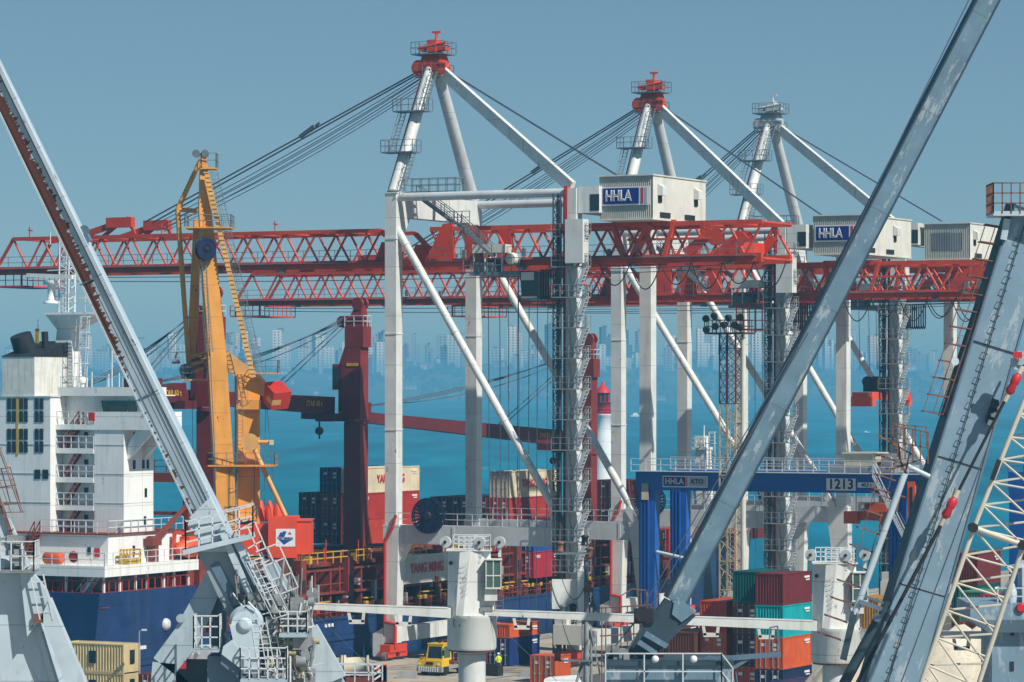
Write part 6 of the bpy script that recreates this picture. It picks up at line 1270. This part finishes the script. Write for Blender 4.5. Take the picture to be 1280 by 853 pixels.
# A-frame legs
m_ = MB(); m_.beam(wa(274, 712, 1), wa(232, 800, 1), 1.1, 1.0, 1.6, 1.1, up=(0, -1, 0)); m_.beam(wa(234, 796, 1), wa(206, 832, 1), 1.6, 1.1, 1.5, 1.1, up=(0, -1, 0)); m_.beam(wa(206, 828, 1), wa(200, 900, 1), 1.3, 1.1, up=(0, -1, 0)); m_.lathe(wa(226, 773, .4), [(.25, 0), (.25, .2)], n=10, axis=(0, -1, 0)); m_.build('frame_leg', M['crane_grey'], t, local=False)
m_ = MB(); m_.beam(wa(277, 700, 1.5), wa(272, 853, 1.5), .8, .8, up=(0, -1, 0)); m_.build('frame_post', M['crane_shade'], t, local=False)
m_ = MB(); m_.beam(wa(336, 705, 2), wa(362, 752, 2), .9, .9, up=(0, -1, 0)); m_.beam(wa(362, 748, 2), wa(420, 870, 2), 1.0, .9, 1.6, 1., up=(0, -1, 0)); m_.build('frame_leg', M['crane_grey'], t, local=False)
# hinge wheel and cheek plates
m_ = MB(); m_.lathe(wa(308, 778, -1.6), [(.98, 0), (.98, .3), (.8, .32), (.8, .4)], n=32, axis=(0, -1, 0)); m_.build('hinge_ring', M['crane_grey'], t, local=False)
m_ = MB(); m_.lathe(wa(306, 781, -2.0), [(.75, 0), (.75, .15)], n=28, axis=(0, -1, 0)); poly3([(287,781), (325,781), (322,842), (300,842)], DA-2.3, DA-2.0, m_); m_.lathe(wa(306, 781, -2.3), [(.42, 0), (.42, .1), (.2, .16)], n=18, axis=(0, -1, 0)); poly3([(290,800), (312,830), (306,840), (277,818), (279,808)], DA-2.4, DA-2.02, m_); hp = m_.build('hinge_plate', M['crane_light'], t, local=False)
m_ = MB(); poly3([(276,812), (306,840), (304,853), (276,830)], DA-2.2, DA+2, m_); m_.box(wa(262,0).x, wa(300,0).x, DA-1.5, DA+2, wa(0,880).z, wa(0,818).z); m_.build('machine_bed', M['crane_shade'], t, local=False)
m_ = MB(); m_.lathe(wa(300, 747, -1.3), [(.26, 0), (.26, .3)], n=12, axis=(0, -1, 0)); m_.lathe(wa(303, 747, -1.5), [(.14, 0), (.14, .3)], n=10, axis=(0, -1, 0)); m_.build('hinge_pin', M['dark'], t, local=False)
# machinery house platform on the near side
def deck(px0, px1, py, d0, d1, h, nm='platform'):
    m2 = MB(); a, b = wa(px0, py), wa(px1, py); m2.box(a.x, b.x, DA+d0, DA+d1, a.z-.25, a.z); o = m2.build(nm, M['crane_grey'], t, local=False); m2 = MB(); m2.rail([(a.x,DA+d1,a.z),(a.x,DA+d0,a.z),(b.x,DA+d0,a.z),(b.x,DA+d1,a.z)], h, .55, .05, mids=3); m2.build('platform_railing', M['rail_white'], o, local=False); return o
deck(247, 278, 806, -2.6, -.8, 1.8); deck(305, 362, 844, -2.8, -.6, 1.75); deck(352, 386, 788, -2.2, 0, 1.2)
m_ = MB(); random.seed(11)
for i in range(150):
    px = random.uniform(296, 392); py = random.uniform(742, 850); p = wa(px, py, random.uniform(-1.8, 1)); k = random.random()
    if k < .35: m_.tube(p, p+Vector((random.uniform(-.3, .3), 0, random.uniform(.6, 2.4))), random.uniform(.04, .1), n=6)
    elif k < .7: s = random.uniform(.15, .45); m_.box(p.x-s, p.x+s, p.y-s, p.y+s, p.z-s, p.z+s*random.uniform(.5, 1.4))
    else: m_.lathe(p, [(random.uniform(.15, .35), 0), (random.uniform(.15, .35), random.uniform(.2, .6))], n=12, axis=random.choice(((0, -1, 0), (1, 0, 0), (0, 0, 1))))
m_.build('drive_gear', M['grime'], t, local=False, kind='stuff')
m_ = MB()
for i in range(60):
    px = random.uniform(285, 392); py = random.uniform(735, 845); p = wa(px, py, random.uniform(-2.2, .5)); q = p+Vector((random.choice((0, random.uniform(-1.4, 1.4))), 0, random.choice((0, random.uniform(-2, 2)))+.2)); m_.tube(p, q, random.uniform(.025, .07), n=5)
for k in range(5): m_.ladder(wa(330+k*11, 850, -2.3+.3*k), wa(318+k*10, 770+k*6, -2.3+.3*k), .45, (1, 0, 0), .35, .035)
m_.build('pipework', M['rail_white'], t, local=False, kind='stuff')
m_ = MB()
for i in range(14):
    px = random.uniform(312, 386); py = random.uniform(790, 848); p = wa(px, py, random.uniform(-2, -.5)); m_.lathe(p, [(random.uniform(.12, .25), 0), (random.uniform(.12, .25), random.uniform(.3, .7))], n=10, axis=random.choice(((0, 0, 1), (1, 0, 0))))
m_.build('drive_motor', M['mast_cream'], t, local=False)
m_ = MB(); m_.box(wa(360,0).x, wa(386,0).x, DA-.6, DA+1.2, wa(0,768).z, wa(0,757).z, 1)
for px, r in ((364, .16), (371, .1), (378, .14), (384, .1)): m_.tube(wa(px, 880, .2), wa(px, 765, .2), r, n=8)
for py in (785, 800, 822): m_.box(wa(358,0).x, wa(388,0).x, DA-.4, DA+.8, wa(0,py).z-.1, wa(0,py).z+.12)
for px, py in ((362, 777), (375, 772), (383, 785), (368, 815)): m_.lathe(wa(px, py, -.6), [(.28, 0), (.2, .1), (.28, .2)], n=14, axis=(0, -1, 0), mi=1)
m_.build('rope_tower', [M['crane_grey'], M['grime']], t, local=False)
m_ = MB(); m_.beam(wa(384, 786, 1), wa(412, 853, 1), 1.2, .8, 2.0, .8, up=(0, -1, 0)); m_.build('rope_tower_strut', M['crane_light'], t, local=False)
# white bow of a small vessel under the crane
t = wthing('small_vessel', 'white and dark bowed small vessel lying below the grey pier crane', 'boat', vec(W(236, 853, 216).x, 216, 6)); D_ = 216; m_ = MB(); P0 = W(206, 824, D_); A1, A2, A3 = W(206, 824, D_), W(268, 818, D_), W(268, 880, D_)
m_.add([P0, Vector((P0.x+3.6, D_-1.4, P0.z+.1)), Vector((P0.x+3.6, D_+1.8, P0.z+.1)), Vector((P0.x+1.8, D_, P0.z-3.5)), Vector((P0.x+3.6, D_, P0.z-3.5))], [(0,3,4,1),(0,2,4,3),(1,4,2)]); hl = m_.build('vessel_hull', M['jib_dark'], t, local=False)
m_ = MB(); m_.add([P0+Vector((-.1,0,.02)), Vector((P0.x+3.7, D_-1.5, P0.z+.1)), Vector((P0.x+3.7, D_+1.9, P0.z+.1)), P0+Vector((-.2,0,.75)), Vector((P0.x+3.7, D_-1.6, P0.z+.8)), Vector((P0.x+3.7, D_+2, P0.z+.8))], [(0,1,4,3),(1,2,5,4),(2,0,3,5),(3,4,5)]); m_.build('bulwark', M['ship_white'], t, local=False)
m_ = MB(); m_.rail([W(226, 820, D_-1), W(248, 818, D_-1)], 1.1, .4, .06, mids=2); m_.build('bow_railing', M['rail_white'], t, local=False); m_ = MB(); p = W(227, 830, D_-1.2); m_.box(p.x-.2, p.x+.25, p.y, p.y+.3, p.z-.3, p.z+.5); m_.build('bow_fender', M['sign_red'], t, local=False)
# ------------------------------------------------------------------ second grey crane at the edge of the picture
DB = 194; t = wthing('pier_crane', 'pale blue grey crane base with folded strut beside the tan cabins', 'crane', vec(W(20, 853, DB).x, DB, QZ)); wb = lambda px, py, d=0: W(px, py, DB+d)
m_ = MB(); poly3([(-60,690), (6,700), (22,708), (66,860), (66,940), (-60,940)], DB, DB+3, m_); poly3([(20,703), (26,705), (72,860), (66,862)], DB-.3, DB+3.1, m_); m_.build('column', M['crane_light'], t, local=False)
m_ = MB(); poly3([(24,706), (38,712), (58,738), (64,756), (34,796)], DB-.9, DB-.35, m_); m_.build('gusset_plate', M['crane_light'], t, local=False)
m_ = MB(); poly3([(51,772), (62,748), (118,880), (92,880)], DB-1.2, DB-.2, m_); m_.build('strut', M['crane_light'], t, local=False)
m_ = MB(); p = wb(49, 773, -1); m_.box(p.x-.28, p.x+.25, p.y-.2, p.y, p.z-.25, p.z+.25); m_.build('hinge_pin', M['rusty_rail'], t, local=False)
m_ = MB()
for a, b in ((36, 60), (44, 70), (52, 78)): m_.tube(wb(a, 790, .2), wb(b, 880, .2), .13, n=7)
m_.beam(wb(34, 785, .8), wb(70, 880, .8), 1.0, .3, up=(0, -1, 0), mi=1); m_.build('hydraulic_ram', [M['crane_light'], M['crane_shade']], t, local=False)
m_ = MB(); m_.beam(wb(27, 706, -.5), wb(-24, 588, -.5), .85, .7, .7, .6, up=(0, -1, 0)); m_.build('jib_foot', M['crane_light'], t, local=False)
m_ = MB(); m_.beam(wb(22, 690, -1), wb(-8, 604, -1), .16, .16); m_.ladder(wb(16, 640, -1.2), wb(-12, 560, -1.2), .9, (1, 0, 0), .8, .04, cage=.8); m_.rail([wb(2, 632, -1), wb(-10, 588, -1)], 1.0, .9, .04, up=(1, 0, .15)); m_.build('ladder_cage', M['rusty_rail'], t, local=False)
m_ = MB(); a, b = wb(2, 713, -1), wb(44, 711, -1); m_.box(a.x, b.x, DB-1.6, DB+.5, a.z-.12, a.z+.05); pl = m_.build('platform', M['grime'], t, local=False); m_ = MB(); m_.rail([(a.x,DB-1.6,a.z),(b.x,DB-1.6,a.z),(b.x,DB+.5,a.z)], 1.6, .7, .045, mids=2); m_.ladder(wb(46, 718, -1.2), wb(58, 775, -1.2), .7, (1, 0, 0), .8, .05); m_.build('platform_railing', M['rail_white'], pl, local=False)
m_ = MB(); random.seed(4)
for i in range(14): p = wb(random.uniform(6, 26), random.uniform(672, 708), -1.2); s = random.uniform(.1, .28); m_.box(p.x-s, p.x+s, p.y-s, p.y+s, p.z-s, p.z+s)
m_.build('winch_gear', M['grime'], t, local=False)
# ------------------------------------------------------------------ long sloping blue grey jib
DJ = 208; t = wthing('slewing_crane', 'blue grey crane jib with pale scuffs slanting across the gantries from a railed steel base', 'crane', vec(W(820, 853, DJ).x, DJ, QZ)); wj = lambda px, py, d=0: W(px, py, DJ+d)
jb, fr, L_ = jib_beam(t, 'main_jib', wj(843, 752), wj(1392, -306.6), 1.16, 1.24, 1.0, 1.0, .16, [M['jib_blue']])
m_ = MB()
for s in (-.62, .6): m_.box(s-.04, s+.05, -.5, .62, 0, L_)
in_frame(fr, m_, 'edge_shade_plate', 'jib_dark', jb)  # dark plates; the right one puts the side face's shade into colour
m_ = MB(); poly3([(832,749), (870,770), (826,812), (796,800)], DJ-.8, DJ+.8, m_); m_.beam(wj(830, 768, .1), wj(800, 822, .1), 1.9, 1.9, 1.3, 1.8, up=(0, -1, 0)); m_.build('jib_heel', M['jib_dark'], t, local=False)
m_ = MB(); poly3([(844,745), (871,764), (852,778), (840,768)], DJ-.95, DJ-.81, m_); poly3([(808,789), (836,806), (832,811), (804,795)], DJ-1.1, DJ+1, m_); poly3([(800,800), (822,815), (818,819), (796,805)], DJ-1.15, DJ+1, m_); m_.build('heel_plate', M['jib_blue'], t, local=False)
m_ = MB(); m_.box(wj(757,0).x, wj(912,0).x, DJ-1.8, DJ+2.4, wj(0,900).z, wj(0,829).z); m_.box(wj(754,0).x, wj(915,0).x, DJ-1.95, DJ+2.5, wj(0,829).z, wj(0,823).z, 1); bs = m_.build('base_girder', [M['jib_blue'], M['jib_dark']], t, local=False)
m_ = MB(); m_.rail([wj(757, 862, -2.2), wj(902, 862, -2.2), wj(916, 880, -2.2)], 2.1, 2.1, .05, mids=2); m_.rail([wj(757, 862, 2.5), wj(912, 862, 2.5)], 2.0, 1.0, .035, mids=2); m_.build('base_railing', M['rail_white'], bs, local=False)
for px in (819, 867): m_ = MB(); m_.lathe(wj(px, 824, -2.3), [(.12, 0), (.22, .05), (.2, .25), (.08, .3)], n=14, axis=(0, -1, 0)); m_.build('deck_lamp', M['sign_white'], bs, local=False)
m_ = MB(); m_.beam(wj(872, 826, -1), wj(976, 818, -1), .35, .28); m_.beam(wj(905, 842, -1), wj(938, 822, -1), .2, .2); m_.path([wj(962, 820, -1), wj(962, 785, -1), wj(972, 783, -1), wj(974, 812, -1)], .06)
for k in range(7): m_.tube(wj(888+k*5, 822+k, -.8), wj(905+k*3, 865, -.8), .045, n=5)
m_.sag(wj(880, 824, -1.6), wj(915, 870, -1.6), -.9, .09); m_.build('hose_arm', M['crane_shade'], t, local=False)
m_ = MB(); m_.lathe(wj(803, 768, -1.2), [(.45, 0), (.3, .2), (.45, .4)], n=16, axis=(0, -1, 0)); m_.box(wj(792,0).x, wj(816,0).x, DJ-1, DJ-.4, wj(0,778).z, wj(0,760).z); m_.build('pulley_block', M['dark'], t, local=False)
m_ = MB()
for dx in (0, 13): m_.tube(wj(798+dx*.8, 768, -.9), wj(1006+dx*.35, 416, -.6), .035, n=5); m_.tube(wj(798+dx*.9, 772, -.9), wj(758+dx*1.6, 822, -.9), .05, n=5)
m_.tube(wj(1006, 416, -.6), wj(1226, -30, -.6), .035, n=5); m_.build('pendant_rope', M['rope'], t, local=False)
m_ = MB(); random.seed(9)
for i in range(16): p = wj(random.uniform(762, 800), random.uniform(812, 826), random.uniform(-1, 1)); s = random.uniform(.1, .3); m_.box(p.x-s, p.x+s, p.y-s, p.y+s, p.z-s, p.z+s)
m_.build('winch_gear', M['grime'], t, local=False)
# ------------------------------------------------------------------ great grey tower crane by the picture edge
DT = 170; t = wthing('tower_crane', 'great grey box girder crane boom with rusty caged ladder and red rope socket', 'crane', vec(W(1110, 853, DT).x, DT, QZ)); wt = lambda px, py, d=0: W(px, py, DT+d)
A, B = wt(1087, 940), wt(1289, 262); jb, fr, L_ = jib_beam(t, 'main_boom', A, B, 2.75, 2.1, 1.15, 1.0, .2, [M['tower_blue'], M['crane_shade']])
m_ = MB(); m_.hexa([(1.38,-.6,0),(1.46,-.6,0),(1.46,.62,0),(1.38,.62,0),(1.055,-.55,L_),(1.14,-.55,L_),(1.14,.54,L_),(1.055,.54,L_)]); in_frame(fr, m_, 'painted_shade_side', 'jib_dark', jb)  # dark plate, the boom side's shade put into its colour
m_ = MB()
for z in (8.2, 14.6, 20.4): m_.box(-1.25, 1.25, .5, .575, z, z+.05)
n = 40
for i in range(n):
    z = 1.0+i*(L_-2)/n; x = .35-.0*z; m_.path([(x-.12, .5, z), (x-.12, .72, z), (x+.14, .72, z+.02), (x+.14, .5, z)], .02)
m_.tube((.35, .7, .5), (.3, .6, L_-.5), .025, n=4); in_frame(fr, m_, 'climbing_rung', 'dark', jb)
m_ = MB()
for k in range(3): m_.hexa([(-1.05,.5,16.9+k*.42),(-.65,.5,16.9+k*.42),(-.65,.5,17.2+k*.42),(-1.05,.5,17.2+k*.42),(-1.05,.85,16.75+k*.42),(-.65,.85,16.75+k*.42),(-.65,.68,17.2+k*.42),(-1.05,.68,17.2+k*.42)])
in_frame(fr, m_, 'louvre', 'jib_dark', jb)
m_ = MB(); m_.lathe((1.75, .7, 19.2), [(.2, 0), (.2, .12)], n=14, axis=(0, 1, 0)); in_frame(fr, m_, 'lifting_eye', 'crane_light', jb)
m_ = MB(); a, b = wt(1241, 267, -1.2), wt(1330, 271, -1.2); m_.box(a.x, b.x, DT-1.4, DT+1, a.z-.12, a.z+.1); m_.beam(wt(1259, 274, -.8), wt(1254, 300, -.8), .3, .3); pl = m_.build('top_platform', M['crane_light'], t, local=False)
m_ = MB(); m_.rail([(a.x,DT+1,a.z),(a.x,DT-1.4,a.z),(b.x,DT-1.4,a.z)], 1.45, .45, .04, mids=3); m_.build('platform_railing', M['rusty_rail'], pl, local=False)
m_ = MB()
def hoop(px, py, wpx, drop=4): 
    p, q = wt(px, py, -.3), wt(px+wpx, py+drop, -.3); m_.path([p+Vector((0,.6,0)), p+Vector((0,-.3,0)), q+Vector((0,-.3,0)), q+Vector((0,.6,0)), p+Vector((0,.6,0))], .045)
hp = [(1230, 281), (1222, 303), (1199, 407 - 2), (1182, 429), (1175, 450), (1168, 471), (1161, 493), (1154, 514)]
hp = [(1154+(1232-1154)*k/11, 514-(514-281)*k/11) for k in range(12)]
for x, y in hp: hoop(x, y, 25)
for f in (0, .5, 1): m_.tube(wt(1154+25*f, 514+4*f, -.6), wt(1232+25*f, 281+4*f, -.6), .03, n=4)
m_.ladder(wt(1178, 520, .2), wt(1256, 285, .2), .4, (1, 0, 0), .35, .03); m_.build('caged_ladder', M['rusty_rail'], t, local=False)
# second ladder strut lower down
m_ = MB(); m_.tube(wt(1131, 592, -.8), wt(1068, 768, -.8), .17, n=9); m_.tube(wt(1135, 583, -.8), wt(1162, 596, -.8), .12, n=7); m_.build('back_strut', M['crane_light'], t, local=False)
m_ = MB(); m_.beam(wt(1068, 765, -.8), wt(1054, 825, -.8), .3, .3); m_.tube(wt(1098, 775, -1), wt(1048, 868, -1), .26, n=10); m_.tube(wt(1110, 752, -1), wt(1096, 780, -1), .15, n=8); m_.build('hydraulic_ram', M['jib_dark'], t, local=False)
m_ = MB()
for k in range(11):
    x = 1132-k*8.0; y = 580+k*22.; hoop(x-28, y-9, 26, 9)
for f in (0, .6): m_.tube(wt(1104+26*f, 571+9*f, -.6), wt(1052+26*f, 768+9*f, -.6), .025, n=4)
m_.rail([wt(1122, 572, -.8), wt(1160, 580, -.8)], 1.5, .4, .045, mids=2); m_.rail([wt(1116, 556, -.4), wt(1158, 560, -.4)], 1.0, .5, .04, mids=1)
for (x0, y0, x1, y1) in ((1098, 545, 1140, 568), (1120, 560, 1135, 600), (1140, 555, 1120, 640), (1104, 590, 1150, 575), (1090, 610, 1132, 622), (1122, 548, 1128, 588)): m_.tube(wt(x0, y0, -.5), wt(x1, y1, -.5), .045, n=5)
m_.build('strut_ladder', M['rusty_rail'], t, local=False)
m_ = MB(); m_.beam(wt(1074, 752, -1), wt(1122, 768, -1), .2, .2); m_.beam(wt(1080, 745, -.6), wt(1120, 760, -.6), .12, .12); m_.lathe(wt(1096, 772, -1.3), [(.2, 0), (.2, .3)], n=10, axis=(0, -1, 0)); m_.build('strut_bracket', M['crane_shade'], t, local=False)
m_ = MB(); m_.tube(wt(1300, 415, -2), wt(1187, 636, -2), .075, n=7); m_.tube(wt(1187, 636, -2), wt(1064, 868, -2), .095, n=7); m_.build('pendant_rope', M['rubber'], t, local=False)
m_ = MB(); m_.tube(wt(1234, 560, -1.8), wt(1124, 860, -1.8), .035, n=5); m_.build('guy_rope', M['rope'], t, local=False)
for px, py in ((1187, 635), (1267, 480)):
    m_ = MB(); d = (wt(1300, 415)-wt(1187, 636)).normalized(); p = wt(px, py, -2); m_.lathe(p-d*.55, [(.1, 0), (.24, .15), (.17, .5), (.22, .6), (.24, .95), (.1, 1.1)], n=12, axis=d); o = m_.build('rope_socket', M['sign_red'], t, local=False)
    m_ = MB(); m_.lathe(p-d*.95, [(.11, 0), (.14, .4)], n=10, axis=d); m_.lathe(p+d*.55, [(.14, 0), (.11, .4)], n=10, axis=d); m_.build('socket_collar', M['cream'], o, local=False)
m_ = MB(); m_.lathe(wt(1276, 452, -1.8), [(.5, 0), (.42, .1), (.5, .2)], n=18, axis=(0, -1, 0)); m_.tube(wt(1276, 452, -2.1), wt(1276, 452, -1.6), .2, n=10); o = m_.build('rope_sheave', M['crane_grey'], t, local=False); m_ = MB(); p = wt(1272, 444, -2.2); m_.box(p.x-.22, p.x+.2, p.y-.1, p.y, p.z-.15, p.z+.15); m_.build('sheave_guard', M['sign_red'], o, local=False)
# ------------------------------------------------------------------ cream lattice jib
DL = 160; t = wthing('lattice_jib', 'cream lattice crane jib rising before the sand heap and the blue crane leg', 'crane', vec(W(1200, 853, DL).x, DL, QZ)); wl = lambda px, py, d=0: W(px, py, DL+d)
m_ = MB()
segs = [((1136, 900), (1217, 660), (1196, 940), (1279, 682)), ((1217, 660), (1296, 462), (1279, 682), (1370, 470))]
for a0, a1, b0, b1 in segs:
    for d in (-.9, .9): m_.tube(wl(*a0, d), wl(*a1, d), .115, n=8); m_.tube(wl(*b0, d), wl(*b1, d), .115, n=8)
m_.build('chord_tube', M['cream_tube'], t, local=False)
m_ = MB()
for a0, a1, b0, b1 in segs:
    n = 7
    for k in range(n+1):
        f = k/n; g = min(1, f+.03); pa = lambda q, d: wl(a0[0]+(a1[0]-a0[0])*q, a0[1]+(a1[1]-a0[1])*q, d); pb = lambda q, d: wl(b0[0]+(b1[0]-b0[0])*q, b0[1]+(b1[1]-b0[1])*q, d)
        m_.tube(pa(f, -.9), pb(g, -.9), .05, n=6)
        if k < n: m_.tube(pa((k+1)/n, -.9), pb(f, -.9), .05, n=6); m_.tube(pa(f, -.9), pa((k+1)/n, .9), .055, n=5); m_.tube(pa(f, .9), pb((k+1)/n, .9), .055, n=5)
    m_.tube(wl(*a1, -.95), wl(*b1, -.95), .13, n=7)
m_.build('lattice_brace', M['cream_tube'], t, local=False)
for px, py in ((1217, 660), (1279, 682)): m_ = MB(); m_.lathe(wl(px, py, -1.25), [(.22, 0), (.22, .5)], n=10, axis=(0, 1, 0)); m_.build('joint_pin', M['dark'], t, local=False)
m_ = MB(); p = wl(1247, 585, -1.1); m_.beam(wl(1240, 600, -1.1), wl(1249, 575, -1.1), .2, .2); m_.build('jib_lamp', M['lamp_black'], t, local=False)
